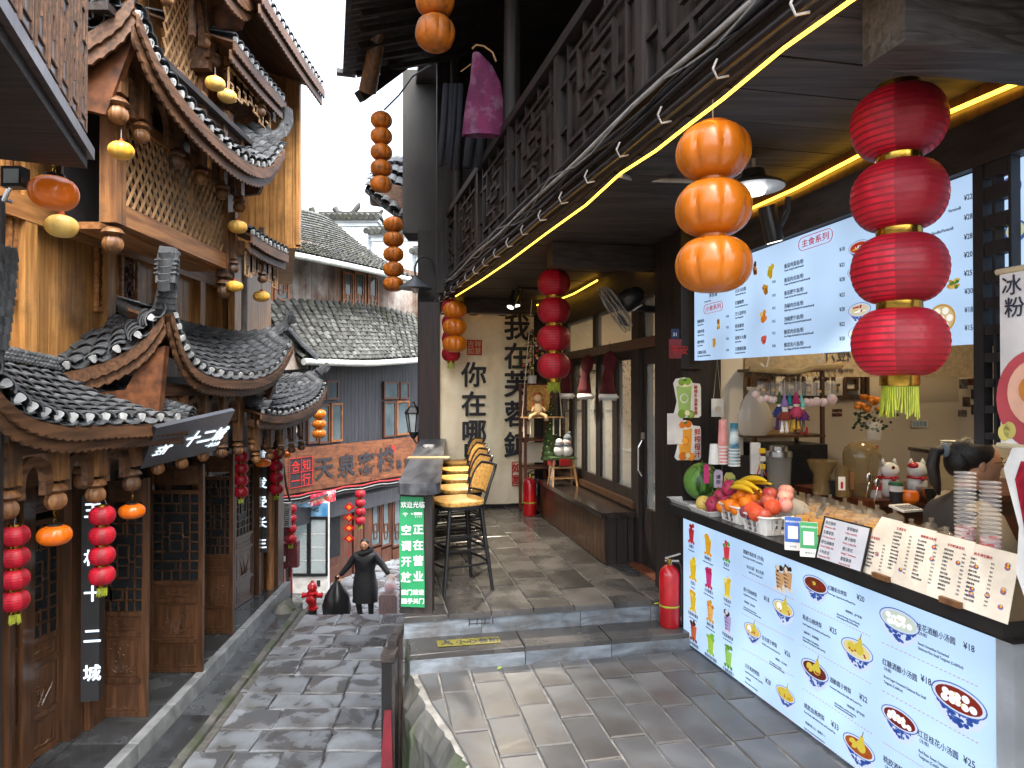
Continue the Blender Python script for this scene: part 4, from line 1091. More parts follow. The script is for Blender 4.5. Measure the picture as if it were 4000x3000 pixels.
# things inside the shop room,seen through the panes
cab2=thing('display_shelf','low white display shelf with small ornaments inside the shop windows','shelf',Rw(3.3,6.6,.255),ALPHA); rs=random.Random(21)
for z in (.35,.75): b=MB(); b.box((-.2,-1.2,z),(.2,1.6,z+.03)); b.build('shelf',whitep,cab2)
for k in range(40):
    c=rs.choice(('#8a3a2a','#c9b48a','#3a5a4a','#d8d0c0','#a8742a','#5a3a2a')); nm='ornament_'+c[1:]; m=bpy.data.materials.get(nm) or mat(nm,c,.6)
    b=MB(); h=rs.uniform(.06,.22); b.lathe([(.02,0),(rs.uniform(.03,.06),h*.5),(.02,h)],8,c=(rs.uniform(-.12,.12),-1.1+k*.066,rs.choice((.38,.78)))); b.build('ornament',m,cab2)
gp_=thing('hanging_plant','leafy green garland hanging inside the shop windows','plant',Rw(2.75,7.1,2.1),ALPHA); b=MB()
for k in range(700):
    y=rs.uniform(-1.3,1.2); z=-rs.random()**1.6*1.2*(.4+.6*abs(math.sin(y*3))); c=Vector((rs.uniform(-.08,.08),y,z)); a=rs.uniform(0,6.28); u_=Vector((.3*math.cos(a),math.cos(a),math.sin(a)))*.035; w_=Vector((0,-u_.z,u_.y))*.35
    b.add([tuple(c-w_),tuple(c+u_),tuple(c+w_)],[(0,1,2)])
tag(b.build('leaves',mat('room_plant_leaf',(.04,.08,.03),.6,isl=.3),gp_),kind='stuff')
for k,(x,y,c,lab) in enumerate(((2.62,6.35,'#a0242a','red garment hanging inside the middle shop window'),(2.62,6.0,'#8a8078','grey garment hanging inside the shop window near the door'))):
    o=thing('hanging_garment',lab,'garment',Rw(x,y,1.3),ALPHA+1.5); b=MB(); b.prism([(-.12,-.3),(.12,-.3),(.07,.25),(-.07,.25)],-.03,.03); b.build('cloth',mat('garment_%d' % k,c,.8,bump=.3),o)
# ---------------------------------------------------------------- inn at the bend of the lane
IP,ID=Vector((-5.13,15,0)),Vector((.434,.901,0)).normalized()
IN=Vector((ID.y,-ID.x,0))
def PF(u,v,off=0): return onp(u,v,IP+IN*off,IN)
def FB(u,v,off=0): return basis(PF(u,v,off),ID,-IN,(0,0,1))
def ft(u,off=0): return (PF(u,1523,off) - IP - IN*off).dot(ID)
IB=IP+Vector((0,0,-3))+ID*2
inn=thing('inn_building','old two storey inn with mossy grey tiled roofs and a long wooden signboard','building',IB)
IM=tr(-IB)
def inb(): b=MB(); b.T=basis(IP,ID,-IN,(0,0,1)); return b      # local x along the facade,y into the house
def im(b,name,m,parent=None,smooth=False): return b.build(name,m,parent or inn,smooth,IM if parent is None else None)
def fz(u,v,off=0): return PF(u,v,off).z
def fbox(u0,v0,u1,v1,o0,o1,name,m,parent=None):      # box on the facade given by picture corners,off o0 (back) .. o1 (front)
    a,c=ft(u0,o1),ft(u1,o1); um=(u0+u1)/2
    z0,z1=fz(um,v1,o1),fz(um,v0,o1)
    b=inb(); b.box((min(a,c),-o1,z0),(max(a,c),-o0,z1)); return im(b,name,m,parent)
oldpl=mat('weathered_grey_brown_planks','#6d5748',.8,'#4a3a32',3.0,VG,.5,isl=.2,dirt='#9a9690',dscale=.7)
darkpl=mat('dark_facade_boards','#34353a',.6,'#232429',2.5,(14,14,.7),.5,isl=.15)
innwood=mat('reddish_inn_wood','#54301f',.5,'#301b13',3.0,VG,.25,isl=.15)
b=inb(); b.box((-3.2,.1,-3),(9,5,.5)); b.box((-3.2,.1,.5),(8.0,4,5.2)); im(b,'wall_core',darkw)
# upper storey boards and windows
t=ft(1010); tend=ft(1660)
while t<tend:
    b=inb(); b.box((t+.003,0,2.9),(t+.197,.1,5.3)); im(b,'board',oldpl); t+=.2
win=mat('orange_window_frame','#8e5a30',.5,'#6b4022',5.0,isl=.08)
def frwin(u0,u1,v0,v1,vs=0,o=.06,m=None,f=True,par=None):
    m=m or win
    a,c=ft(u0,o),ft(u1,o); z1,z0=fz(u0,v0,o),fz(u0,v1,o)
    b=inb(); s=.05
    for A,B in (((a,-o,z0),(a+s,-o+.06,z1)),((c-s,-o,z0),(c,-o+.06,z1)),((a+s,-o,z0),(c-s,-o+.06,z0+s)),((a+s,-o,z1-s),(c-s,-o+.06,z1))): b.box(A,B)
    w=im(b,'window',m,par)
    b=inb(); b.box((a+s,-o+.03,z0+s),(c-s,-o+.035,z1-s)); b.build('pane',skyglass,w)
    if f:
        L,hh=c-a-2*s,(z1-z0-2*s)
        for (x0,q0,x1,q1) in ((.15,.25,.15,1),(.85,.25,.85,1),(0,.25,.5,.25),(.3,.12,.3,.4),(.3,.4,.7,.4),(.7,.12,.7,.4),(.5,.25,1,.25),(.3,.12,.7,.12)):
            q=inb(); q.beam((a+s+x0*L,-o+.02,z0+s+q0*hh),(a+s+x1*L,-o+.02,z0+s+q1*hh),.025,.025,up=(0,1,0)); q.build('glazing_bar',m,w)
    return w
skyglass=mat('reflecting_window_glass',(.09,.12,.13),.08,(.05,.07,.08),2.0,bump=0,isl=0,spec=.8)
for (u0,u1) in ((1012,1066),(1072,1130)): frwin(u0,u1,1012,1170)
for (u0,u1) in ((1340,1383),(1386,1430),(1438,1480)): frwin(u0,u1,1058 if u0<1430 else 1070,1208)
# dark lower storey with windows
t=ft(1100,.12)
while t<ft(1760,.12):
    b=inb(); b.box((t+.003,-.12,.1),(t+.137,.1,2.55)); im(b,'board',darkpl); t+=.14
dwin=mat('brown_window_frame','#4f2f20',.5,scale=6)
for (u0,v0,u1,v1) in ((1205,1485,1275,1565),(1278,1485,1325,1562),(1205,1580,1245,1735),(1250,1580,1290,1735),(1296,1575,1340,1728),
                         (1502,1490,1560,1560),(1565,1492,1600,1560),(1502,1568,1548,1710),(1552,1566,1600,1702)):
    frwin(u0,u1,v0,v1,o=.2,m=win if (u0,v0) in ((1296,1575),(1552,1566)) else dwin,f=False)
# roofs
gtop=[PF(1000,1180,.05),PF(1300,1192,.05),PF(1480,1210,.05),PF(1680,1250,.05)]
gbot=[PF(1172,1402,1.0),PF(1400,1410,1.0),PF(1530,1405,1.0),PF(1720,1392,1.0)]
fn=ruled(bez(gbot),bez(gtop),.03); b=MB(); sheet(b,fn,12,4,.03,.04); r1_=im(b,'roof',darkw)
roof_tiles(r1_,fn,30,14,.085,.22,True,ends=False,mt=tile_far,jit=.5,maxq=10)
b=MB(); b.tube([p+IN*.1 - Vector((0,0,.06)) for p in bez(gbot)],.075,10); im(b,'gutter',gutterm,None,50)
b=MB(); b.tube([PF(1212,1425,1.0),PF(1212,1455,1.0),PF(1140,1462,.8)],.05,8); im(b,'downpipe',black,None,50)
gtop=[PF(1040,800,-2.0),PF(1150,822,-2.0),PF(1225,838,-2.0),PF(1285,862,-2.0)]
gbot=[PF(1092,978,.8),PF(1260,1012,.8),PF(1420,1046,.8),PF(1612,1090,.8)]
fn2=ruled(bez(gbot),bez(gtop),.12); b=MB(); sheet(b,fn2,12,6,.03,.04); r2_=im(b,'roof',darkw)
roof_tiles(r2_,fn2,34,20,.085,.24,False,ends=False,mt=tile_far,jit=.5)
b=MB(); b.tube([p+IN*.1 - Vector((0,0,.06)) for p in bez(gbot)],.07,10); im(b,'gutter',gutterm,None,50)
b=inb(); b.box((ft(1612),-.3,3.2),(ft(1700),.1,5.0)); im(b,'side_boards',oldpl)
# left verge piece over a little gable
b=MB(); horn(b,[PF(1118,1295,.9),PF(1160,1345,.95),PF(1218,1400,1.05)],.12,.12,12); im(b,'verge_tiles',tile_m)
b=MB(); b.prism([(-.9,0),(0,.45),(.5,-.05),(.45,-.2),(-.9,-.3)],-.03,.03,None,basis(PF(1150,1400,.85),ID,-IN,(0,0,1))); im(b,'gable_board',oldpl)
# ground floor
fbox(1120,1930,1760,1985,-.1,.35,'beam',darkpl)
for (u0,v0,u1,v1,m,nm) in ((1268,1965,1375,2338,innwood,'shutter'),(1384,1955,1420,2335,innwood,'post'),(1425,1930,1450,2320,innwood,'post')): fbox(u0,v0,u1,v1,.1,.22,nm,m)
for (u0,v0,u1,v1) in ((1286,2000,1330,2175),(1278,2210,1332,2320)): fbox(u0,v0,u1,v1,.22,.235,'panel',glassd if v1<2200 else dwin)
for (u0,u1) in ((1450,1490),(1492,1530),(1535,1575),(1580,1625)):
    w=frwin(u0,u1,1925,2140,o=.22,m=innwood); fbox(u0,2142,u1,2300,.1,.22,'door_panel',innwood)
# signboard of the inn
SP=PF(1108,1932,.42)
sg=thing('inn_signboard','long reddish wooden signboard with large black brushed characters above the inn doors','sign',SP)
A,Bq,Cq,Dq=PF(1105,1935,.45),PF(1690,1838,.45),PF(1690,1698,.45),PF(1105,1757,.45)
back=[p - IN*.05 for p in (A,Bq,Cq,Dq)]
b=MB(); b.add([A,Bq,Cq,Dq]+back,[(0,1,2,3),(7,6,5,4),(0,4,5,1),(1,5,6,2),(2,6,7,3),(3,7,4,0)])
signw=mat('varnished_red_sign_wood','#76482c',.45,'#52301d',2.5,(.6,.6,9),.1,isl=0,dirt='#3d1d12',dscale=5,dist=1.5)
b.build('board',signw,sg,M=tr(-SP))
def ftext(s,u,v,size,m,parent,P0,off=.47,bold=.0,xs=1.0):
    M=tr(-P0) @ FB(u,v,off) @ tr(-size*.5*xs,0,-size*.38)
    return text(parent,s,size,m,M,bold=bold,xs=xs,ext=.002)
for ch,u,v,s_ in (('天',1268,1827,.55),('泉',1354,1817,.58),('客',1432,1810,.60),('棧',1508,1794,.66)): ftext(ch,u,v,s_,ink,sg,SP,bold=.02,xs=1.15)
ftext('悬',1559,1813,.26,ink,sg,SP,bold=.004); ftext('崖',1592,1806,.28,ink,sg,SP,bold=.004)
b=MB(); b.T=tr(-SP) @ FB(1176,1844,.452); b.box((-.36,-.004,-.33),(.36,0,.33)); b.build('seal',ink,sg)
for k,(ch,dx,dz) in enumerate((('合',-.17,.14),('知',.17,.14),('一',-.17,-.18),('行',.17,-.18))): text(sg,ch,.27,inkred,tr(-SP) @ FB(1176,1844,.466) @ tr(dx-.135,0,dz-.1),ext=.002,bold=.003)
b=MB(); b.T=tr(-SP) @ FB(1176,1844,.472)
for (x0,z0,x1,z1) in ((-.35,-.32,.35,-.32),(-.35,.32,.35,.32),(-.35,-.32,-.35,.32),(.35,-.32,.35,.32),(0,-.32,0,.32),(-.35,0,.35,0)): b.beam((x0,0,z0),(x1,0,z1),.012,.012,up=(0,1,0))
b.build('seal_lines',inkred,sg)
b=MB(); b.T=tr(-SP) @ FB(1537,1753,.455); b.lathe([(.1,0),(.1,.004)],16,M=rot('X',90)); b.build('round_seal',inkred,sg)
# cables and red garland below it
for k,(dv,m,lab) in enumerate(((12,redm,'red taped pipe running under the inn signboard'),(24,wire,'grey cable running under the inn signboard'),(34,black,'black cable running under the inn signboard'))):
    b=MB(); b.tube([PF(u,1932+(u-1105)*-.165+dv+3*math.sin(u*.05),.5) for u in range(1100,1660,35)],.018 if k==0 else .013,6)
    tag(b.build('cable' if k else 'pipe',m,None,50),lab,'cable' if k else 'pipe')
b=MB(); b.tube([PF(1100,1760,.7),PF(1118,1900,.7),PF(1135,1965,.7),PF(1160,1972,.7),PF(1280,1932,.6)],.025,6); tag(b.build('cable',black,None,50),'thick black cable looping from the roof corner to the inn sign','cable')
bp=thing('paper_banner','crumpled pink and red paper strip hanging below the inn signboard','banner',PF(1262,1945,.55))
b=MB(); b.T=basis((0,0,0),ID,-IN,(0,0,1)); b.box((-.42,-.01,-.13),(.42,0,.13)); b.build('paper',mat('pink_red_paper','#c01f3e',.6,'#8e1530',6.0,bump=.4,dirt='#cfcfd4',dscale=5),bp)
text(bp,'福寿满堂',.17,gold,basis((0,0,0),ID,-IN,(0,0,1)) @ tr(-.34,-.012,-.07))
# drinks fridge
FP=PD(1208,2335,15.3); FP.z=-2.86
fg=thing('drinks_fridge','white glass door drinks fridge with blue header standing by the inn doorway','fridge',FP)
w=.86
b=MB(); b.box((-w/2,0,0),(w/2,.12,.12+1.95)); b.box((-w/2-.005,-.02,0),(w/2+.005,0,.38)); b.build('body',whitep,fg)
b=MB(); b.box((-w/2+.04,-.004,.45),(w/2-.04,.0,1.68)); b.build('interior',lit('fridge_interior','#7d8d90',.8),fg)
for k in (0,1):
    x0=-w/2+k*w/2; d=MB()
    for A_,B_ in (((x0,-.05,.40),(x0+.045,-.01,1.75)),((x0+w/2-.045,-.05,.40),(x0+w/2,-.01,1.75)),((x0+.045,-.05,.40),(x0+w/2-.045,-.01,.46)),((x0+.045,-.05,1.69),(x0+w/2-.045,-.01,1.75))): d.box(A_,B_)
    d_=d.build('door',black,fg); q=MB(); q.box((x0+.045,-.03,.46),(x0+w/2-.045,-.025,1.69)); q.build('glass',glassm,d_)
for z in (.75,1.05,1.35): b=MB(); b.box((-w/2+.06,-.014,z),(w/2-.06,-.006,z+.015)); b.build('shelf',whitep,fg)
b=MB(); b.box((-w/2,-.03,1.76),(w/2,0,2.07)); b.build('header',mat('blue_header_print','#3f7fb0',.4,'#88b8d8',3.0,bump=0),fg)
text(fg,'SUILING',.13,inkg,tr(-.25,-.034,1.87),bold=.002)
b=MB(); b.box((.18,-.028,.16),(.26,-.02,.3)); b.build('control_panel',blackm,fg)
# white horse-head gable house behind
WB=Vector((-5,24,-3)); wh=thing('white_gable_house','weathered white plaster house with stepped tile capped gable walls beyond the inn','building',WB)
def wx(u,d=24): return (u-2000)/FPX*d
def wz(v,d=24): return EYE+(1523-v)/FPX*d
for (u0,u1,v,d) in ((1255,1468,868,24),(1452,1720,925,23.4),(1628,1760,1003,23.0)):
    b=MB(); b.box((wx(u0,d),d,-3),(wx(u1,d),d+.4,wz(v,d))); b.build('gable_wall',plaster,wh,M=tr(-WB))
    b=MB(); b.box((wx(u0,d)-.1,d-.1,wz(v,d)),(wx(u1,d)+.12,d+.5,wz(v,d)+.12)); b.box((wx(u0,d)-.04,d-.05,wz(v,d)-.14),(wx(u1,d)+.05,d+.45,wz(v,d)-.003)); b.build('cornice',plaster,wh,M=tr(-WB))
    b=MB(); x=wx(u0,d)-.15
    while x<wx(u1,d)+.15: b.lathe([(.11,0),(.1,.38)],8,M=tr(x,d-.28,wz(v,d)+.15) @ rot('X',-72)); b.lathe([(.11,0),(.1,.38)],8,M=tr(x,d+.68,wz(v,d)+.15) @ rot('X',72)); x+=.2
    tag(b.build('cap_tiles',tile_far,wh,50,M=tr(-WB)),kind='stuff')
    b=MB(); b.box((wx(u0,d)-.15,d+.1,wz(v,d)+.2),(wx(u1,d)+.15,d+.3,wz(v,d)+.42)); b.build('ridge',tile_far,wh,M=tr(-WB))
for (pts) in ([(1300,805),(1312,822),(1340,832),(1372,825),(1392,800),(1398,785)],[(1208,806),(1213,820),(1222,838)],[(1262,848),(1270,835),(1280,828)],[(1450,850),(1470,838),(1490,812)]):
    b=MB(); b.tube([(wx(u),24.2,wz(v)) for u,v in pts],[.12]+[.1]*(len(pts)-2)+[.05],8); b.build('ridge_horn',tile_far,wh,50,M=tr(-WB))
b=MB(); b.box((wx(1150),25,-3),(wx(1290),26,wz(850))); b.build('rear_wall',plaster,wh,M=tr(-WB))
# things by the corner of the timber building
b=MB(); n=14; vs=[]
for i in range(n+1):
    for j in range(9):
        x=-4.08+.30*i/n; vs.append((x+.012*math.sin(j),11.0+.03*math.sin(i*2.2+j*.2),-1.28+1.95*j/8))
b.add(vs,[(i*9+j,(i+1)*9+j,(i+1)*9+j+1,i*9+j+1) for i in range(n) for j in range(8)])
m=mat('indigo_floral_cloth',(.02,.025,.06),.8,bump=0,isl=0); t_=m.node_tree; vo=t_.nodes.new('ShaderNodeTexVoronoi'); vo.inputs['Scale'].default_value=16; tc_=t_.nodes.new('ShaderNodeTexCoord')
cr_=t_.nodes.new('ShaderNodeValToRGB'); cr_.color_ramp.interpolation='CONSTANT'; cr_.color_ramp.elements[0].color=(.6,.65,.7,1); cr_.color_ramp.elements[1].position=.26; cr_.color_ramp.elements[1].color=(.02,.026,.06,1)
t_.links.new(tc_.outputs['Object'],vo.inputs['Vector']); t_.links.new(vo.outputs['Distance'],cr_.inputs[0]); t_.links.new(cr_.outputs[0],t_.nodes['Principled BSDF'].inputs['Base Color'])
tag(b.build('curtain',m,None,True),'indigo cloth with white flowers hanging at the corner of the timber building','curtain')
def at_d(u,v,d): return PD(u,v,d)
eb=thing('meter_box','peeling maroon metal meter box on the wall behind the floral cloth','meter box',PD(1120,2222,12.6))
b=MB(); b.box((-.22,0,0),(.0,.15,.45)); b.box((.01,0,.02),(.2,.15,.5)); b.box((-.21,-.02,.45),(.02,.15,.48)); b.build('boxes',mat('peeling_maroon_paint','#5c1f22',.6,'#7a6a66',6.0,contrast=(.3,.45)),eb)
b=MB(); b.box((-.13,-.006,.14),(-.02,-.001,.24)); b.build('sticker',paper,eb); b=MB(); b.box((-.1,.05,-1.2),(-.06,.1,0)); b.box((.05,.05,-1.2),(.08,.1,0)); b.build('conduit',redm,eb)
vb=thing('window_grille_box','grey wicker guard box mounted on the wall above the maroon meter box','grille',PD(1095,2060,12.2))
b=MB()
for i in range(12): b.box((-.17,0,i*.038),(.17,.12,i*.038+.02))
b.build('slats',wire,vb); b=MB()
for i in range(4): b.box((-.17+i*.11,-.012,0),(-.15+i*.11,-.002,.44))
b.build('uprights',wire,vb)
cm=thing('security_camera','white security camera on a bracket beside the black facade','camera',PD(1155,1672,12.3))
b=MB(); b.cbox((0,0,0),(.13,.12,.17)); b.build('housing',whitep,cm); b=MB(); b.tube([(-.05,0,.02),(-.35,0,.03)],.012,6); b.tube([(-.02,0,.1),(-.35,0,.16)],.008,6); b.build('bracket',steel,cm)
# red fire hydrant
hp=PD(1220,2404,13.3)
hy=thing('fire_hydrant','red fire hydrant at the top of the steps beside the broken stone wall','fire hydrant',hp)
b=MB(); b.lathe([(.09,0),(.09,.1),(.085,.1),(.085,.14)],16); b.build('base',black,hy,40)
b=MB(); b.lathe([(.12,.13),(.12,.17),(.085,.175),(.085,.42),(.11,.43),(.11,.46),(.085,.47),(.085,.52),(.10,.53),(.095,.6),(.05,.65),(.03,.66),(.03,.69),(.02,.7)],16,lobe=8,amp=.03); b.build('barrel',redm,hy,40)
for s_ in (-1,1): b=MB(); b.lathe([(.05,0),(.05,.1),(.06,.1),(.06,.13),(.02,.14)],12,M=tr(s_*.07,0,.4) @ rot('Y',90*s_)); b.build('nozzle',redm,hy,40)
b=MB(); b.lathe([(.065,0),(.065,.1),(.075,.1),(.075,.14),(.025,.16)],12,M=tr(0,-.06,.36) @ rot('X',90)); b.build('outlet',redm,hy,40)
# gooseneck lamp and carriage lamp
def bowl(b,r,h,z,n=28): b.lathe([(r,z),(r*.97,z+.015),(r*.3,z+h),(r*.22,z+h+.02),(r*.2,z+h+.05),(.01,z+h+.06)],n)
gp=PD(1622,1128,8.7); gl=thing('gooseneck_lamp','grey metal gooseneck shade lamp fixed to the dark corner post','lamp',gp)
b=MB(); bowl(b,.22,.12,0); b.build('shade',mat('blue_grey_enamel',(.10,.12,.13),.4,bump=0),gl,40)
b=MB(); b.ball((0,0,.0),(.05,.05,.06)); b.build('bulb',whitep,gl,True)
b=MB(); b.tube(bez([(0,0,.17),(.0,0,.3),(.08,0,.42),(.2,0,.38),(.27,0,.24),(.36,0,.18),(.56,0,.17)],6),.012,8); b.build('arm',black,gl,True)
cp=PD(1615,1690,8.75); cl=thing('carriage_lamp','black six sided carriage lamp with frosted panes on the corner post','lamp',cp)
b=MB(); b.lathe([(.02,-.08),(.05,-.03),(.06,0),(.065,.01)],6); b.lathe([(.115,.25),(.12,.265),(.07,.33),(.03,.36),(.02,.38),(.02,.4),(.004,.42)],6); b.build('cap_and_base',black,cl)
b=MB(); b.lathe([(.06,.01),(.10,.25)],6); b.build('frosted_panes',mat('frosted_glass',(.45,.5,.52),.6,bump=0,isl=0),cl)
b=MB()
for k in range(6): a=k*PI/3; b.tube([(.062*math.cos(a),.062*math.sin(a),.01),(.105*math.cos(a),.105*math.sin(a),.25)],.007,5)
b.build('glazing_bars',black,cl); b=MB(); b.tube(bez([(0,0,-.08),(.05,0,-.14),(.12,0,-.1),(.14,0,.0)],5),.012,6); b.build('arm',black,cl,True)
# ---------------------------------------------------------------- lanterns
def red_lantern(label,p,dia,n=4,tilt=0,group=None):      # p=bottom of the lowest gold band's centre line,i.e. root at the hanging point
    t=thing('red_lantern',label,'lantern',p,random.uniform(0,6),group)
    fac=math.hypot(1,p[0]/p[1]); r=dia/2/fac; h=r*1.50; gap=r*.30; z=-dia*.16
    w=MB(); w.tube([(-r*.36,0,z),(-r*.25,0,z+dia*.14),(0,0,z+dia*.22),(r*.25,0,z+dia*.14),(r*.36,0,z)],dia*.004+.0006,5)
    w.tube([(0,0,z+dia*.22),(0,0,z+dia*.22+.05)],.0015,5); w.build('wire_loop',wire,t)
    def band(z0,z1,rr): b=MB(); rr *= 1.1; b.lathe([(rr,z0),(rr*1.03,z0+.003),(rr*1.0,z1)],28,cap=False); b.lathe([(rr*.96,z1),(rr*.96,z0)],28,cap=False); b.build('gold_band',gold,t,40)
    band(z-dia*.06,z,r*.42); z-=dia*.05
    nr=15 if dia>.3 else 11; ns=60; nf=10
    for k in range(n):
        b=MB(); vs=[]; m=nr*3
        for i in range(m+1):
            q=i/m; a=-math.cos(PI*q); rr=r*(.42+.58*math.sqrt(max(0,1-abs(a)**2.0)))
            rr *= 1 - .012*(abs(math.sin(PI*q*nr))**.7)*-1 - .012
            for j in range(ns):
                an=2*PI*j/ns; f=(j % (ns//nf))/(ns//nf)
                q2=rr*(1 - .012*math.sin(PI*f))*(1+.004*math.sin(an*23+i*2.1+k))
                vs.append((q2*math.cos(an),q2*math.sin(an),z - h*(1-(a+1)/2)))
        fs,ks=[],[]
        for i in range(m):
            for j in range(ns):
                fs.append((i*ns+j,i*ns+(j+1) % ns,(i+1)*ns+(j+1) % ns,(i+1)*ns+j))
        b.v=vs; b.f=fs
        b.m=[2 if (i // ns) % 3==1 else 1 if ((i % ns) // (ns//nf)) % 3==0 else 0 for i in range(len(fs))]
        g=b.build('paper_globe',[redpaper,redpaper_d,redrib],t,50)
        z-=h
        band(z-gap*.75,z+gap*.25,r*.42 if k<n-1 else r*.36); z-=gap*.5
    b=MB(); rs=random.Random(int(dia*1000)+n)
    for k in range(46):
        a=2*PI*k/46; L=dia*rs.uniform(.26,.36); x,y=math.cos(a)*r*.34,math.sin(a)*r*.34
        b.tube([(x,y,z+.005),(x*1.05,y*1.05,z-L*.5),(x*(1+rs.uniform(-.1,.25)),y*(1+rs.uniform(-.1,.25)),z-L)],dia*.008,4)
    tag(b.build('tassel',tassel_m,t),kind='stuff')
    t.rotation_euler.x=math.radians(tilt)
    return t
def pumpkin(b,r,h,z,lobes=8,amp=.10,n=64,fl=.45,k=None):      # one ribbed globe,top at z
    pr=[]
    for i in range(15):
        q=i/14; a=-math.cos(PI*q); pr.append((r*(fl*.62+(1-fl*.62)*math.sqrt(max(0,1-abs(a)**2.2))),z - h*(1-(a+1)/2)))
    vs,fs=[],[]
    for i,(rr,zz) in enumerate(pr):
        e=math.sin(PI*i/14)
        for j in range(n):
            an=2*PI*j/n; q=rr*(1 - amp*e*(1-abs(math.sin(an*lobes/2))**.45))
            vs.append((q*math.cos(an),q*math.sin(an),zz))
    for i in range(14):
        for j in range(n): fs.append((i*n+j,i*n+(j+1) % n,(i+1)*n+(j+1) % n,(i+1)*n+j))
    fs+=[tuple(range(n-1,-1,-1)),tuple(range(14*n,15*n))]
    b.add(vs,fs,k)
def gourd(label,p,dia,n=3,m=None,h=.68,group=None,wl=.1):
    t=thing('gourd_lantern',label,'lantern',p,random.uniform(0,6),group); z=0; fac=math.hypot(1,p[0]/p[1])
    m=m or amber
    w=MB(); w.tube([(0,0,0),(0,0,wl)],.003,5); w.build('cord',wire,t)
    c=MB(); c.lathe([(dia*.19,-dia*.01),(dia*.2,dia*.02),(dia*.14,dia*.035)],24); c.build('collar',m,t,40)
    for k in range(n):
        b=MB(); pumpkin(b,dia/2/fac*(1 if k else .98),dia*h/fac,z); z-=dia*h/fac; b.build('globe',m,t,60)
        if k<n-1: c=MB(); c.lathe([(dia*.17,z-dia*.045),(dia*.175,z+dia*.02)],24); c.build('neck',m,t,40); z-=dia*.03
    return t
def chain(b,p0,p1,s=.028):
    p0,p1=Vector(p0),Vector(p1); n=max(int((p1-p0).length/s),1)
    for i in range(n):
        c=p0.lerp(p1,(i+.5)/n); q=[(c+Vector((math.cos(a)*s*.3*(1 if i % 2 else 0),math.cos(a)*s*.3*(0 if i % 2 else 1),math.sin(a)*s*.62))) for a in [2*PI*k/8 for k in range(9)]]
        b.tube(q,.0028,4)
def cap_pumpkin(label,p,dia,h=.52,ch=.12,lob=9):
    t=thing('pumpkin_lantern',label,'lantern',p,random.uniform(0,6))
    fac=math.hypot(1,p[0]/p[1]); b=MB(); pumpkin(b,dia/2/fac,dia*h,0,lob,.07); b.build('globe',orange,t,60)
    b=MB(); b.lathe([(dia*.18,-dia*.02),(dia*.18,dia*.045),(dia*.05,dia*.05)],24); b.build('cap',black,t,40)
    b=MB(); chain(b,(0,0,dia*.05),(0,0,dia*.05+ch)); b.build('chain',gold if dia>.2 else wire,t)
    return t
def yel_pumpkin(label,p,dia,wl=.08):
    t=thing('yellow_pumpkin_lantern',label,'lantern',p,random.uniform(0,6))
    fac=math.hypot(1,p[0]/p[1]); b=MB(); pumpkin(b,dia/2/fac,dia*.60,0,8,.08,fl=.3); b.build('globe',yellowp,t,60)
    b=MB(); b.lathe([(dia*.12,-dia*.01),(dia*.12,dia*.02),(dia*.075,dia*.03),(dia*.07,dia*.1),(dia*.02,dia*.13)],16); b.build('red_cap',mat('orange_red_cap','#c4572c',.5) if 'capm' not in globals() else capm,t,40)
    b=MB(); b.tube([(0,0,dia*.1),(.004,0,dia*.1+wl)],.003,5); b.build('wire',wire,t)
    return t
capm=mat('orange_red_cap','#c4572c',.5)
D=lambda px,dia: dia*FPX/px       # distance at which a globe of this diameter shows this many pixels
def hang(u,vtop,d): return PD(u,vtop,d)
red_lantern('largest red paper lantern of four globes with gold bands, hanging before the menu board',PD(3508,270,2.28) ,.352)
red_lantern('red paper lantern of four globes hanging under the ceiling before the fabric banner',PD(2163,1030,6.05),.305)
red_lantern('red paper lantern half hidden behind the orange gourd lantern beside the fabric banner',PD(1762,1155,8.35),.24)
gourd('largest amber gourd lantern of three globes hanging left of the big red lantern',PD(2785,490,2.56),.302,3,amber,.72)
gourd('amber gourd lantern of three globes at the corner post beside the fabric banner',PD(1776,1180,8.1),.3,3,amber,.66)
gourd('grimy orange gourd lantern of five globes hanging from the roof eave against the sky',PD(1490,440,7.7),.26,5,amberd,.70,wl=.2)
gourd('orange gourd lantern of five globes hanging above the gooseneck lamp',PD(1537,850,8.9),.285,5,amberd,.68,wl=.1)
gourd('orange gourd lantern cut off by the top of the picture',PD(1700,-62,4.75),.29,2,amberd,.80,wl=.1)
gourd('small amber gourd lantern of three globes hanging on a cord before the inn',PD(1247,1600,13.0),.285,3,amber,.66,wl=.9)
red_lantern('red paper lantern at the left edge, partly hidden by the dark post',PD(60,2028,4.4),.215)
red_lantern('red paper lantern hanging in front of the nearest open carved door',PD(400,1955,5.3),.225)
red_lantern('red paper lantern hanging at the far open door beside a small pumpkin',PD(942,1752,9.0),.205)
red_lantern('red paper lantern beside the lit vertical sign at the far corner',PD(1081,1742,10.6),.235)
red_lantern('red paper lantern beside the maroon meter box and the fridge',PD(1136,1960,12.4),.235)
red_lantern('red paper lantern hanging from the inn beam beside the red knot charm',PD(1407,1905,15.2),.25)
cap_pumpkin('orange pumpkin lantern with black cap hanging from the finial left of the red lantern',PD(214,2052,4.85),.275)
cap_pumpkin('orange pumpkin lantern with black cap just right of the red lantern at the open door',PD(516,1968,5.8),.245)
cap_pumpkin('orange pumpkin lantern under the overhanging box at the upper left',PD(211,692,3.65),.295,.60,.16)
cap_pumpkin('small orange pumpkin lantern between the two far red lanterns',PD(1028,1790,10.2),.255)
cap_pumpkin('small orange pumpkin lantern behind the far red lantern near the inn sign',PD(1117,1762,11.2),.21)
cap_pumpkin('small orange pumpkin lantern at the far open door beside a red lantern',PD(930,1832,9.2),.20)
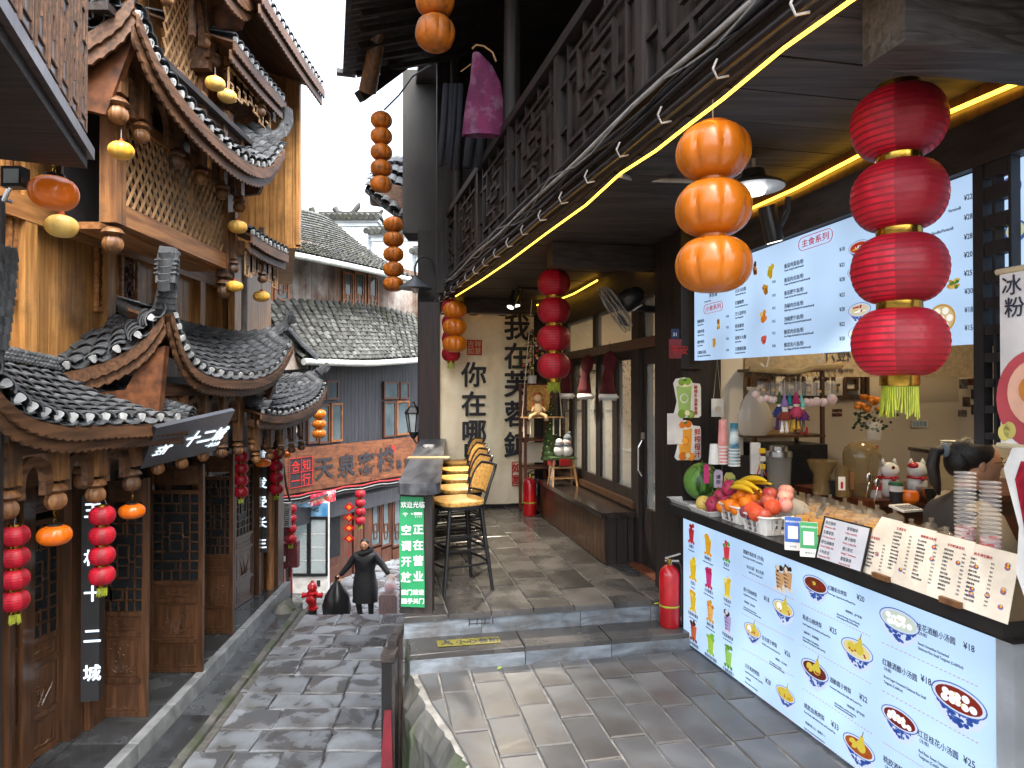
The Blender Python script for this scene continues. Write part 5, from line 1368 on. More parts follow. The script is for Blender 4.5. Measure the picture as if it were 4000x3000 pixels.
for lab,u,v,d,dia in (('yellow pumpkin lantern hanging below the big orange one at the upper left',241,842,4.1,.222),
    ('yellow pumpkin lantern hanging from the first finial of the lattice gallery',474,556,5.2,.218),('yellow pumpkin lantern hanging in front of the upper gallery, the higher of two',841,302,6.9,.222),
    ('yellow pumpkin lantern hanging in front of the upper gallery, the lower of two',888,352,7.2,.218),('yellow pumpkin lantern hanging beside the tip of the big swept roof',1021,482,8.7,.226),
    ('yellow pumpkin lantern hanging at the right end of the lattice gallery',928,862,7.7,.236),('yellow pumpkin lantern hanging below the fretwork porch roof, nearer of two',917,1098,7.8,.206),
    ('yellow pumpkin lantern hanging below the fretwork porch roof, farther of two',1021,1138,8.9,.232)):
    yel_pumpkin(lab,PD(u,v,d),dia)
# red knot charm by the inn
kc=thing('knot_charm','string of four red and gold diamond charms hanging beside a red lantern','charm',PD(1364,1960,15.0))
for k in range(4):
    b=MB(); z=-.12 - k*.235; b.prism([(-.11,z),(0,z-.11),(.11,z),(0,z+.11)],-.01,.01); c_=b.build('red_diamond',redm,kc)
    b=MB(); b.prism([(-.06,z),(0,z-.06),(.06,z),(0,z+.06)],-.014,-.0101); b.build('gold_centre',mat('gold_paper','#d8872e',.5) if k==0 else bpy.data.materials['gold_paper'],c_)
    for s_ in (-1,1): b=MB(); b.tube([(s_*.09+.035*math.cos(a),0,z+.035*math.sin(a)) for a in [i*PI/5 for i in range(11)]],.008,4); b.build('knot_loop',redm,c_)
b=MB(); b.tube([(0,0,.1),(0,0,-.02)],.005,4); b.tube([(0,0,-1.0),(0,0,-1.22)],[.012,.02],6); b.build('cord',redm,kc)

# ---------------------------------------------------------------- signs on the left
s1=thing('vertical_sign','black vertical signboard with white lit characters behind the nearest red lantern','sign',PD(350,2740,6.0),math.radians(10))
P=PD(350,2740,6.0); z0=P.z; z1=PD(350,1935,6.0).z
b=MB(); b.box((-.075,0,0),(.075,.09,z1-z0)); b.build('board',blackm,s1)
for ch,v in (('王',1990),('村',2175),('十',2315),('二',2480),('城',2625)):
    text(s1,ch,.15,whl,tr(-.055,-.004,PD(350,v+28,6.0).z - z0),bold=.004,ext=.002)
P=PD(1015,2160,10.4); s2=thing('vertical_sign','black vertical signboard with white lit characters beside the floral cloth','sign',P,math.radians(12))
zt=PD(1015,1735,10.4).z - P.z
b=MB(); b.box((-.10,0,0),(.10,.1,zt)); b.build('board',blackm,s2)
for ch,v in (('结',1790),('发',1895),('受',1955+15),('长',2050),('生',2130)):
    text(s2,ch,.18,whl,tr(-.075,-.004,PD(1015,v+8,10.4).z - P.z),bold=.005,ext=.002)
# slanting black shop sign under the middle roof
c3=[PX(548,1832,-3.3),PX(840,1762,-3.3),PX(918,1603,-3.0),PX(612,1672,-3.0)]
_n=(c3[1]-c3[0]).cross(c3[3]-c3[0]); c3[2]=onp(918,1603,c3[0],_n)
Q0=c3[0]; xv=(c3[1]-c3[0]).normalized(); zv=(c3[3]-c3[0]); zv=(zv - xv*zv.dot(xv)).normalized(); yv=zv.cross(xv)
s3=thing('shop_sign','slanting black shop sign with white lit brush writing under the middle roof','sign',Q0)
b=MB(); b.add([tuple(p-Q0) for p in c3]+[tuple(p-Q0+yv*.04) for p in c3],[(0,1,2,3),(7,6,5,4),(0,4,5,1),(1,5,6,2),(2,6,7,3),(3,7,4,0)]); b.build('board',mat('satin_black_panel',(.03,.03,.032),.3,bump=0,isl=0),s3)
def s3t(s_,u,v,size,xs=1.0,m=whl,bold=.004):
    r=ray(u,v); nn=xv.cross(zv); t_=(Q0-EYEV).dot(nn)/r.dot(nn); p=EYEV+r*t_ - Q0
    return text(s3,s_,size,m,basis(p - yv*.006,xv,yv,zv),bold=bold,xs=xs,ext=.002)
s3t('十二城',705,1742,.20,1.5,bold=.006); s3t('一梦上仙',795,1748,.06,1.4,bold=.002); s3t('王村',592,1778,.11,1.0,bold=.003); s3t('十二城',632,1748,.075,.8,bold=.002); s3t('·',650,1728,.1,1,inkr)
# ---------------------------------------------------------------- near left: overhanging box,post and stone
box=thing('overhanging_box','dark overhanging upper storey with carved fretwork panels at the upper left corner','building',(-2.3,3.6,3.0))
BMx=tr(2.3,-3.6,-3.0)
B1,B0=Vector((-2.305,3.6,3.0)),Vector((-1.62,1.95,3.0)); bd=(B1-B0).normalized(); bn=Vector((bd.y,-bd.x,0))
bm_=mat('satin_dark_brown_panel','#5f5450',.28,'#443a3c',3.0,VG,.1,coat=.3)
b=MB(); b.T=basis(B1,-bd,-bn,(0,0,1)); b.box((0,0,.0),(2.6,1.8,.06)); b.build('floor_underside',darkX,box,M=BMx)
b=MB(); b.T=basis(B1,-bd,-bn,(0,0,1)); b.box((0,0.02,.06),(2.6,1.8,2.2)); b.build('body',bm_,box,M=BMx)
b=MB(); b.T=basis(B1,-bd,-bn,(0,0,1)); b.box((-.03,-.03,.06),(2.6,.02,.12)); b.build('bottom_moulding',bm_,box,M=BMx)
x=0.03
for k in range(7):
    w=.19; b=MB(); b.T=basis(B1,-bd,-bn,(0,0,1)); b.box((x,0,.14),(x+w,.02,2.1)); p_=b.build('panel',bm_,box,M=BMx)
    b=MB(); b.T=basis(B1,-bd,-bn,(0,0,1))
    for (xa,za,xb,zb) in ((.02,.04,.17,.04),(.02,.04,.02,1.9),(.17,.04,.17,1.9),(.045,.1,.145,.1),(.045,.1,.045,.5),(.145,.1,.145,.42),(.045,.5,.09,.5),(.09,.5,.09,.66),(.145,.42,.11,.42),(.11,.42,.11,.3),(.07,.66,.125,.66),(.07,.66,.07,.9),(.125,.66,.125,.8),(.045,.9,.07,.9),(.045,.9,.045,1.3),(.145,.8,.145,1.2),(.02,1.4,.17,1.4),(.09,.2,.09,.34),(.095,1.0,.095,1.3)):
        b.beam((x+xa,-.004,.14+za),(x+xb,-.004,.14+zb),.008,.010,up=(0,1,0))
    b.build('fretwork',brownY,p_); x+=w+.015
b=MB(); b.box((-3.35,4.1,-1.5),(-3.15,4.13,3.0)); tag(b.build('dark_post',darkw,None),'dark square timber post at the left edge of the picture','post')
b=MB(); b.ball((-2.78,3.55,-1.45),(.16,.2,1.2),14,12); o=b.build('rough_stone_pillar',mat('pale_rough_stone',(.28,.29,.29),.9,(.16,.165,.17),9.0,bump=1.0,bdist=.03),None,True); tag(o,'rough pale stone block standing at the left edge','stone')
fl_=thing('floodlight','black floodlight fixed under the overhanging box','lamp',PD(60,695,3.6))
b=MB(); b.cbox((0,0,0),(.11,.07,.11)); b.build('housing',black,fl_); b=MB(); b.cbox((.005,-.037,0),(.08,.004,.075)); b.build('lens',mat('pale_lens',(.3,.33,.33),.3),fl_); b=MB(); b.tube([(-.03,0,-.05),(-.06,0,-.12),(-.1,.1,-.1)],.012,6); b.build('bracket',steel,fl_)
# ---------------------------------------------------------------- terrace: bar,stools,banner,bench and decorations
# bar counter
bp0=Vector((-.64,4.62,.26)); bar=thing('bar_counter','long dark wooden bar counter with a rounded near end above the green sign','bar counter',bp0)
BM=tr(-bp0)
def blx(Y): return -.775 - .1*(Y-4.5)
def brx(Y): return -.49 - .09*(Y-4.5)
def slab(y0,y1,z,nm,round_=False):
    pts=[(blx(y0),y0),(brx(y0),y0),(brx(y1),y1),(blx(y1),y1)]
    if round_: pts=[(blx(y0),y0+.03),(blx(y0)+.02,y0-.0),(blx(y0)+.09,y0-.03),(brx(y0)-.08,y0-.035),(brx(y0)-.02,y0-.0),(brx(y0),y0+.06),(brx(y1),y1),(blx(y1),y1)]
    n=len(pts); b=MB(); b.add([(p[0],p[1],z-.075) for p in pts]+[(p[0],p[1],z) for p in pts],[tuple(range(n-1,-1,-1)),tuple(range(n,2*n))]+[(i,(i+1)%n,(i+1)%n+n,i+n) for i in range(n)])
    return b.build(nm,mat('charred_bar_top',(.075,.078,.085),.35,(.025,.025,.028),3.0,(5,.6,5),.5,rough2=.25,isl=.1) if nm=='bar_top' and 'bartop' not in globals() else bartop,bar,M=BM)
bartop=mat('charred_bar_top',(.085,.09,.1),.38,(.03,.03,.034),3.0,(5,.6,5),.5,rough2=.28,isl=.1)
slab(4.5,6.15,1.17,'bar_top',True); slab(6.16,8.9,1.168,'bar_top')
b=MB(); b.box((-.775,4.60,.26),(-.55,4.72,1.094)); b.build('end_post',darkw,bar,M=BM)
for Y in (5.4,6.3,7.2,8.1): b=MB(); b.box((blx(Y)+.04,Y,.26),(blx(Y)+.12,Y+.1,1.094)); b.build('leg',darkw,bar,M=BM)
b=MB()
for i in range(26):
    y=4.73+i*.16; b.box((blx(y)+.02,y,.26),(blx(y)+.035,y+.152,1.09))
tag(b.build('side_boards',darkw,bar,M=BM),kind='stuff')
tk=thing('wood_strip','pale yellowish bamboo slat lying across the bar counter','strip',Vector((blx(6.15)-.02,6.1,1.172)))
b=MB(); b.box((0,0,0),(.38,.13,.008)); b.build('slat',mat('pale_bamboo','#c9a97c',.6),tk)
pz=Vector((blx(7.3)+.09,7.25,1.17)); at_=thing('glass_ashtray','small clear glass ashtray on the far half of the bar counter','ashtray',pz)
b=MB(); b.lathe([(.05,0),(.065,.035),(.055,.035),(.045,.01),(.01,.01)],8,c=(.06,0,0)); b.build('glass',clear,at_)
b=MB(); b.lathe([(.02,.012),(.02,.016)],8,c=(.06,0,0)); b.build('ash',wire,at_)
# green cloth sign
GP=PD(1600,2370,4.585); gs=thing('green_sign','green vinyl welcome sign with white writing taped to the end of the bar counter','sign',GP)
def gpt(u,v,d=4.585): p=PD(u,v,d) - GP; return p
b=MB(); rows=[(1565,1655,1938),(1560,1656,2080),(1561,1658,2220),(1567,1660,2300),(1567,1659,2368)]; vs=[]
for i,(ua,ub,v) in enumerate(rows):
    for j in range(7):
        p=gpt(ua+(ub-ua)*j/6,v+j*.6); vs.append((p.x,-.004 - .006*abs(math.sin(j*1.3+i)),p.z))
b.add(vs,[(i*7+j,i*7+j+1,(i+1)*7+j+1,(i+1)*7+j) for i in range(4) for j in range(6)])
b.build('vinyl',mat('green_vinyl','#1f8a55',.5,'#1a7a4a',4.0,bump=.05,isl=0),gs,True)
wv=mat('white_vinyl_print',(.8,.82,.8),.6,bump=0,isl=0)
def gt(s_,u,v,px,bold=.0015,xs=1.0):
    p=gpt(u,v); text(gs,s_,px/FPX*4.585*1.12,wv,tr(p.x,-.0125,p.z),bold=bold,xs=xs)
gt('欢迎光临',1567,1980,23,xs=.9)
for i,s_ in enumerate(('空正','调在','开营','放业')):
    v=2085+i*61; gt(s_[0],1567,v,37,.0022); gt(s_[1],1614,v-3,37,.0022)
gt('推门请进',1568,2320,20,xs=1.0); gt('随手关门',1569,2354,20,xs=1.0)
b=MB(); c0=gpt(1584,2016)
for r_ in (.008,.016,.024): b.tube([(c0.x+r_*math.sin(a),-.012,c0.z+r_*math.cos(a)) for a in [(-.8+1.6*k/8) for k in range(9)]],.0022,4)
b.ball((c0.x,-.012,c0.z),.003,6,4)
c1=gpt(1634,2006); b.box((c1.x-.028,-.0135,c1.z-.008),(c1.x+.028,-.0115,c1.z+.009))
for k in range(4): b.tube([(c1.x-.02+k*.013,-.012,c1.z-.014),(c1.x-.017+k*.013,-.012,c1.z-.02),(c1.x-.02+k*.013,-.012,c1.z-.026)],.0015,4)
for k in range(3):
    a=k*PI/3; b.tube([(c1.x-.042-.008*math.cos(a),-.012,c1.z+.008*math.sin(a)),(c1.x-.042+.008*math.cos(a),-.012,c1.z-.008*math.sin(a))],.0012,4)
b.build('wifi_and_air_conditioner_symbols',wv,gs)
# stools
def stool(label,p,rz):
    t=thing('bar_stool',label,'bar stool',p,rz,'cane seat bar stools along the bar counter')
    n=32; w=.19
    def sup(r,z,e=.62): return [(r*abs(math.cos(a))**e*(1 if math.cos(a)>=0 else -1),r*abs(math.sin(a))**e*(1 if math.sin(a)>=0 else -1),z) for a in [2*PI*k/n for k in range(n)]]
    b=MB(); ls=[sup(w*.97,.655),sup(w,.665),sup(w,.685),sup(w*.95,.692)]
    b.add([q for l in ls for q in l],[(i*n+j,i*n+(j+1)%n,(i+1)*n+(j+1)%n,(i+1)*n+j) for i in range(3) for j in range(n)]+[tuple(range(n-1,-1,-1)),tuple(range(3*n,4*n))])
    s_=b.build('seat',rattan,t,40)
    b=MB(); ls=[sup(w*.98,.628),sup(w*1.0,.656)]; b.add([q for l in ls for q in l],[(j,(j+1)%n,n+(j+1)%n,n+j) for j in range(n)]+[tuple(range(n-1,-1,-1))]); b.build('seat_rim',black,t,40)
    for sx in (-1,1):
        for sy in (-1,1):
            b=MB(); b.tube([(.13*sx,.14*sy,.64),(.16*sx,.165*sy,.35),(.20*sx,.20*sy,0)],[.017,.016,.014],8); b.build('leg',black,t,50)
    for z,r in ((.21,.182),(.32,.172),(.42,.162)):
        for (A,B_) in (((-r,-r),(r,-r)),((-r,r),(r,r)),((-r,-r),(-r,r)),((r,-r),(r,r))):
            if z>.25 and A[0]==B_[0] and z>.35: continue
            b=MB(); m_=((A[0]+B_[0])/2*1.12,(A[1]+B_[1])/2*1.12)
            b.tube([(A[0],A[1],z),(m_[0],m_[1],z) if z<.25 else ((A[0]+B_[0])/2,(A[1]+B_[1])/2,z),(B_[0],B_[1],z)],.0105,6); b.build('rung',black,t,50)
    m=9; b=MB(); vs=[]
    for i in range(m+1):          # curved cane backrest
        z=.74+.21*i/m
        hw=.165*(1 - .25*max(0,(i/m-.55)/.45)**2)
        for j in range(m+1):
            y=hw*(2*j/m-1); x=.165+.06*(i/m)**1.3+.035*math.cos(y/.165*PI/2)+.02*(i/m)
            vs+=[(x,y,z)]
    N_=len(vs); vs+=[(x+.012,y,z) for x,y,z in vs]; q_=m+1
    fs=[(i*q_+j,i*q_+j+1,(i+1)*q_+j+1,(i+1)*q_+j) for i in range(m) for j in range(m)]; fs+=[tuple(N_+k for k in f[::-1]) for f in fs]
    b.add(vs,fs); bk=b.build('backrest',rattan,t,60)
    edge=[(.145,-.15,.66)]+[vs[i*q_] for i in range(m+1)]+[vs[m*q_+j] for j in range(1,m)]+[vs[i*q_+m] for i in range(m,-1,-1)]+[(.145,.15,.66)]
    b=MB(); b.tube([(x+.006,y,z) for x,y,z in edge],.013,8); b.tube([vs[j] for j in range(m+1)],.009,6); b.build('back_frame',black,bk,60)
    return t
names=['nearest of the bar stools, cane seat and curved cane back on black legs','second bar stool from the green sign, cane seat and back','middle one of the five cane bar stools at the bar','fourth bar stool from the green sign, mostly hidden by the others','farthest bar stool, its small cane back showing against the fabric banner']
st0=None
for k,Y in enumerate((5.22,5.86,6.52,7.22,7.95)):
    p=Vector((brx(Y)+.135+.01*k,Y,.26))
    if k==0: st0=stool(names[0],p,math.radians(28))
    else: dup(st0,p,math.radians(26)+random.uniform(-.06,.06),names[k])
# fabric banner with brush writing
bn=Rw(1.4,8.62,.3); ban=thing('fabric_banner','tall cream fabric banner with two columns of black brush writing and red seals','banner',bn,ALPHA)
b=MB(); nx,nz=30,20; vs=[]
x0,x1,za,zb=.78-1.4,2.08-1.4,0.0,2.50
for i in range(nx+1):
    for j in range(nz+1):
        x=x0+(x1-x0)*i/nx; z=za+(zb-za)*j/nz
        if j==nz: z+=-.03*math.sin(i*.7)
        vs.append((x,.012*math.sin(i*.55+j*.25)+.006*math.sin(i*1.7-j*.6),z))
b.add(vs,[(i*(nz+1)+j,(i+1)*(nz+1)+j,(i+1)*(nz+1)+j+1,i*(nz+1)+j+1) for i in range(nx) for j in range(nz)])
b.build('cloth',mat('cream_canvas','#eee2c6',.85,'#e6d8b8',2.0,bump=.1,isl=0,dirt='#cfbd96',dscale=1.2),ban,True)
b=MB(); b.tube([(x0,0,zb),(x1,0,zb+.0)],.012,6); b.build('top_cord',pvc,ban)
def bpos(zx,zy):      # picture point (4000 px) on the banner -> local
    p=onp(zx,zy,Rw(0,8.62),(-SA,CA,0)); q=toR(p); return (q.x-1.4,p.z-.3)
def btext(s_,u,v,sz,m=ink,bold=.02,xs=1.0):
    x,z=bpos(u,v); text(ban,s_,sz,m,tr(x-sz*.5*xs,-.032,z-sz*.38),bold=bold,xs=xs,ext=.001)
for ch,v in (('我',1278),('在',1391),('芙',1500),('蓉',1616),('鎮',1737)): btext(ch,2018,v,.36)
for ch,v in (('你',1463),('在',1577),('哪',1686),('里',1778)): btext(ch,1850,v,.34)
def seal(u,v,w,h,chars,outline=False):
    x,z=bpos(u,v); b=MB()
    if not outline: b.box((x-w/2,-.031,z-h/2),(x+w/2,-.03,z+h/2))
    else:
        for (a,c,d_,e) in ((-w/2,-h/2,w/2,-h/2),(-w/2,h/2,w/2,h/2),(-w/2,-h/2,-w/2,h/2),(w/2,-h/2,w/2,h/2)): b.beam((x+a,-.03,z+c),(x+d_,-.03,z+e),.01,.01,up=(0,1,0))
    b.build('red_seal',inkred,ban)
    return x,z
x,z=seal(1852,1358,.2,.2,'')
cm_=mat('cream_seal_writing','#cdb68c',.85,isl=0)
for ch,dx,dz in (('吉',-.05,.045),('祥',.045,.045),('如',-.05,-.045),('意',.045,-.045)): text(ban,ch,.09,cm_,tr(x+dx-.045,-.034,z+dz-.033),bold=.001)
x,z=seal(2016,1850,.115,.31,'',True)
text(ban,'如',.13,inkred,tr(x-.065,-.034,z+.03),bold=.003); text(ban,'意',.13,inkred,tr(x-.065,-.034,z-.12),bold=.003)
b=rb(); b.box((.75,8.66,.26),(2.6,8.72,2.95)); sbm(b,'end_wall',darkw)
# bench with boarded front
be=Rw(1.98,5.6,.26); bench=thing('bench','long low dark bench with boarded front below the shop windows','bench',be,ALPHA)
BL=lambda x,y,z: (x-1.98,y-5.6,z-.26)
b=MB(); b.box(BL(1.95,5.56,.67),BL(2.27,7.95,.72)); b.build('seat',mat('glossy_dark_bench_top',(.035,.027,.024),.18,(.018,.014,.013),3.0,HGY,.15,coat=.4),bench)
b=MB(); b.box(BL(2.0,5.6,.26),BL(2.26,7.9,.668)); b.build('carcass',darkw,bench)
y=5.6
while y<7.88: b=MB(); b.box(BL(1.985,y+.003,.27),BL(1.999,min(y+.097,7.9),.668)); b.build('board',maho,bench); y+=.1
y=2.0
while y<2.25: b=MB(); b.box(BL(y+.003,5.585,.27),BL(min(y+.097,2.26),5.6,.668)); b.build('board',darkw,bench); y+=.1
# extinguishers
def extinguisher(label,p,h=.44):
    t=thing('fire_extinguisher',label,'fire extinguisher',p,random.uniform(-.5,.5)); r=h*.17
    b=MB(); b.lathe([(r*.9,0),(r,.02),(r,h*.86),(r*.85,h*.94),(r*.45,h),(r*.28,h*1.02)],24); b.build('cylinder',redm,t,40)
    b=MB(); b.lathe([(r*.28,h*1.0),(r*.3,h*1.08),(r*.1,h*1.1)],12); b.beam((-.03,0,h*1.12),(.08,0,h*1.22),.018,.012); b.beam((-.03,0,h*1.08),(.07,0,h*1.1),.018,.012); b.build('valve',steel,t)
    b=MB(); b.tube(bez([(.0,0,h*1.05),(r*.9,0,h*1.06),(r*1.15,0,h*.9),(r*1.12,0,h*.5),(r*1.1,0,h*.15)],5),.009,8); b.tube([(r*1.1,0,h*.2),(r*1.1,0,h*.03)],[.009,.014],8); b.build('hose',black,t,True)
    b=MB(); b.lathe([(r*1.03,h*.34),(r*1.05,h*.355),(r*1.03,h*.37)],24,cap=False); b.tube([(-r*1.0,0,h*.36),(-r*1.5,-.01,h*.34)],.004,4); b.build('strap',tassel_m,t)
    b=MB(); b.lathe([(r*.2,h*1.0),(r*.25,h*1.12)],8,c=(-.0,-.01,0)); b.build('gauge',gold,t)
extinguisher('red fire extinguisher standing on the lower step against the lit menu counter',Rw(2.07,4.45,.112),.43)
extinguisher('red fire extinguisher beside the far end of the bench and the shelf',Rw(1.86,7.95,.262),.46)
# brown shelf unit at the banner
sp=Rw(1.83,8.1,.26); sh=thing('shelf_unit','narrow reddish brown open shelf unit with a cane panel beside the fabric banner','shelf',sp,ALPHA)
shw=mat('reddish_shelf_wood','#6b3a22',.5,'#4a2716',4.0,VG,.1)
for (x,y) in ((0,0),(.33,0),(0,.3),(.33,.3)): b=MB(); b.box((x,y,0),(x+.035,y+.03,1.62)); b.build('post',shw,sh)
for z in (.02,.55,.9,1.26,1.60): b=MB(); b.box((.035,.0,z),(.33,.33,z+.02)); b.build('shelf',shw,sh)
b=MB(); b.box((.035,.005,1.28),(.33,.012,1.60)); b.build('cane_panel',rattan,sh)
b=MB(); b.box((.04,.3,.6),(.32,.305,.86)); b.build('grey_cloth',cream,sh)
for k,(z,c) in enumerate(((.05,'#c9352d'),(.22,'#e8e2d8'))): b=MB(); b.box((.05,-.01,z),(.16,.1,z+.15)); tag(b.build('small_box',mat('small_box_print',c,.5),None,M=tr(sp) @ rot('Z',11.7)),'small %s patterned box low on the brown shelf' % ('red' if k==0 else 'white'),'box')
# christmas trees
def conif(b,r,h,n,rs,k=0,sz=.03):
    for i in range(n):
        z=h*rs.random()**1.2; rr=r*(1-z/h)*rs.uniform(.35,1); a=rs.uniform(0,6.28)
        c=Vector((rr*math.cos(a),rr*math.sin(a),z)); d_=Vector((math.cos(a),math.sin(a),rs.uniform(-.5,.2))).normalized()*sz*rs.uniform(.8,1.8); u=Vector((-math.sin(a),math.cos(a),0))*sz*.28
        b.add([tuple(c-u),tuple(c+d_),tuple(c+u)],[(0,1,2)],k)
tg=mat('dark_fir_green',(.02,.05,.025),.8,(.012,.03,.015),8.0,isl=.3)
def baubles(t,r,h,n,rs,z0=0,sz=.014):
    cols=['#d9c25a','#c94a3a','#8fb8a0','#e3a2a8','#e8e0c8','#d8792f']
    for i in range(n):
        z=h*(i+.5)/n; a=rs.uniform(3.3,6.1); rr=r*(1-z/h)*1.0; m='felt_ball_%s' % cols[i % 6][1:]
        mm=bpy.data.materials.get(m) or mat(m,cols[i % 6],.8)
        b=MB(); b.ball((0,0,0),sz,8,6); b.build('bauble',mm,t,True,tr(rr*math.cos(a),rr*math.sin(a),z0+z))
rs=random.Random(3)
tp=Rw(1.93,8.1,1.90); t1_=thing('christmas_tree','small green fir tree with coloured felt balls standing on top of the brown shelf','christmas tree',tp)
b=MB(); b.lathe([(.05,-.02),(.055,.08)],12); b.build('pot',whitep,t1_); b=MB(); b.tube([(0,0,.08),(0,0,.6)],[.014,.004],6); b.build('trunk',brownV,t1_)
b=MB(); b.T=tr(0,0,.14); conif(b,.24,.52,900,rs,sz=.04); tag(b.build('needles',tg,t1_),kind='stuff'); baubles(t1_,.22,.5,16,rs,.15,.018)
tp=Rw(2.08,7.75,.72); t2_=thing('christmas_tree','slim green yarn cone tree with tiny coloured balls standing on the bench','christmas tree',tp)
b=MB(); b.lathe([(.03,0),(.03,.22)],10); b.build('stand',whitep,t2_)
b=MB(); pr=[(.12*(1-i/40)+.006*math.sin(i*1.9)+.003,.24+.78*i/40) for i in range(41)]; b.lathe(pr,16); b.build('yarn_cone',mat('moss_green_yarn',(.045,.08,.02),.95,(.02,.045,.01),20.0,bump=.8),t2_,True); baubles(t2_,.12,.76,22,rs,.25,.009)
b=MB(); b.cbox((0,-.1,.22),(.1,.03,.06)); b.build('red_bow',redm,t2_)
# snowman on a little A-frame stand
sp2=Rw(2.08,7.25,.722); sn=thing('snowman_pair','two white felt snowmen with grey scarves sitting on a small wooden step stand','snowman',sp2,ALPHA)
wf=mat('white_felt',(.6,.6,.58),.9,bump=.3); gf=mat('grey_felt',(.16,.19,.22),.9)
sp3=thing('wooden_stand','small pale wooden folding stand on the bench carrying the snowmen','stand',sp2,ALPHA)
pine=mat('pale_pine_stand','#b98e5e',.5,'#9a7246',5.0,VG)
for sx in (-1,1):
    for sy in (-1,1): b=MB(); b.beam((.11*sx,.03*sy,.30),(.14*sx,.11*sy,0),.018,.018); b.build('leg',pine,sp3)
for z in (.08,.20): b=MB(); b.box((-.13,-.07,z),(.13,.07,z+.012)); b.build('shelf',pine,sp3)
b=MB(); b.box((-.15,-.08,.30),(.15,.08,.32)); b.build('top',mat('moss_mat',(.05,.09,.03),.9),sp3)
b=MB(); b.cbox((0,-.09,.27),(.12,.03,.07)); b.build('red_bow',redm,sp3)
b=MB()
for dx,s_ in ((-.04,.9),(.05,1)): b.ball((dx,0,.39),(.07*s_,.06*s_,.07*s_),14,10); b.ball((dx,-.01,.49),(.048*s_,.045*s_,.045*s_),14,10)
b.build('bodies',wf,sn,True); b=MB(); b.lathe([(.05,0),(.045,.04),(.02,.07)],12,c=(.06,0,.51)); b.ball((.08,0,.59),.022,8,6); b.lathe([(.05,0),(.055,.02),(.05,.03)],14,c=(.05,0,.445)); b.lathe([(.045,0),(.05,.02),(.045,.03)],14,c=(-.04,0,.44)); b.build('hat_and_scarves',gf,sn,True)
b=MB(); b.lathe([(.009,0),(.001,.045)],8,M=tr(-.04,-.05,.49) @ rot('X',90)); b.lathe([(.009,0),(.001,.045)],8,M=tr(.05,-.055,.49) @ rot('X',90)); b.build('noses',orange,sn)
# doll on a rope swing
dp=Rw(1.93,7.6,1.47); dl=thing('doll','cloth doll with braided hair sitting on a small rope swing before the shelf','doll',dp,ALPHA)
b=MB(); b.box((-.26,-.04,0),(.26,.04,.015)); b.build('swing_board',pine,dl)
for sx in (-1,1): b=MB(); b.tube([(.24*sx,0,.0),(.2*sx,0,.5),(.12*sx,0,1.4)],.005,5); b.tube([(.22*sx,0,0),(.22*sx,.0,-.22)],.009,5); b.tube([(.14*sx,0,0),(.14*sx,.0,-.2)],.009,5); b.build('rope',cream,dl)
b=MB(); b.ball((-.05,0,.10),(.06,.05,.08),12,8); b.ball((-.05,0,.23),(.055,.05,.055),12,8); b.tube([(-.08,-.03,.05),(-.16,-.1,.03),(-.17,-.1,-.02)],[.022,.02,.026],8); b.tube([(-.02,-.03,.05),(.02,-.1,.03),(.03,-.1,-.03)],[.022,.02,.026],8); b.tube([(-.1,0,.14),(-.13,-.05,.08)],.014,6); b.tube([(0,0,.14),(.03,-.05,.08)],.014,6); b.build('body',mat('doll_cloth','#c9ae84',.9),dl,True)
b=MB(); b.ball((-.05,.015,.25),(.06,.05,.055),12,8)
for sx in (-1,1):
    for k in range(6): b.ball((-.05+.06*sx,-.01,.21-k*.025),.014,8,6)
b.build('braids',mat('ginger_yarn','#b5623a',.9),dl,True)
# hanging santa stockings/hats on the transom rail
for k,yy in enumerate((6.05,6.75,7.45)):
    p=Rw(2.2,yy,2.16); t=thing('santa_hat',['nearest dark red velvet Santa hat with white fur brim hanging on the window rail','middle dark red velvet Santa hat with white fur brim on the window rail','farthest dark red Santa hat on the window rail behind the red lantern'][k],'santa hat',p,ALPHA - PI/2+.2)
    b=MB(); b.ball((.015,0,-.09),(.11,.05,.10),14,10); b.lathe([(.055,0),(.065,-.08),(.10,-.24),(.115,-.30)][::-1],18,c=(0,0,-.10),M=tr(0,0,0) @ rot('Y',6) ,sy=.5); b.build('velvet',mat('dark_red_velvet',(.10,.006,.012),.9,(.05,.003,.006),8.0,bump=.2) if k==0 else bpy.data.materials['dark_red_velvet'],t,True)
    b=MB(); b.lathe([(.12,-.05),(.135,-.02),(.125,.01)],20,c=(-.025,0,-.41),sy=.5); b.ball((.0,-.0,-.43),(.13,.07,.028),16,8); b.build('fur_brim',wf,t,True); b=MB(); b.tube([(0,0,.0),(0,0,.08),(.02,0,.1)],.003,4); b.build('hook',steel,t)
# wall fan
fp=PRX(2550,1212,2.2); fan=thing('wall_fan','black oscillating wall fan with wire cage mounted on the post above the door','fan',fp,ALPHA)
b=MB(); b.beam((.05,0,0),(-.14,-.0,.02),.05,.05); b.box((.04,-.05,-.08),(.09,.05,.08)); b.build('bracket',black,fan)
hc=Vector((-.24,-.02,.06)); ax=Vector((-.80,.25,-.55)).normalized(); Q=ax.to_track_quat('Z','Y').to_matrix().to_4x4()
b=MB(); b.lathe([(.03,-.16),(.07,-.13),(.085,-.06),(.085,.02),(.06,.05),(.03,.06)],20,M=tr(hc) @ Q); b.build('motor_housing',black,fan,True)
b=MB(); cc=hc+ax*.10; T=tr(cc) @ Q
for z,r in ((0,.21),(.03,.205),(-.035,.19)): b.tube([T @ Vector((r*math.cos(a),r*math.sin(a),z)) for a in [2*PI*k/40 for k in range(41)]],.0035,4)
for k in range(56):
    a=2*PI*k/56; b.tube([T @ Vector((q*math.cos(a),q*math.sin(a),z)) for q,z in ((.04,.055),(.13,.045),(.205,.0),(.15,-.05),(.05,-.06))],.0012,3)
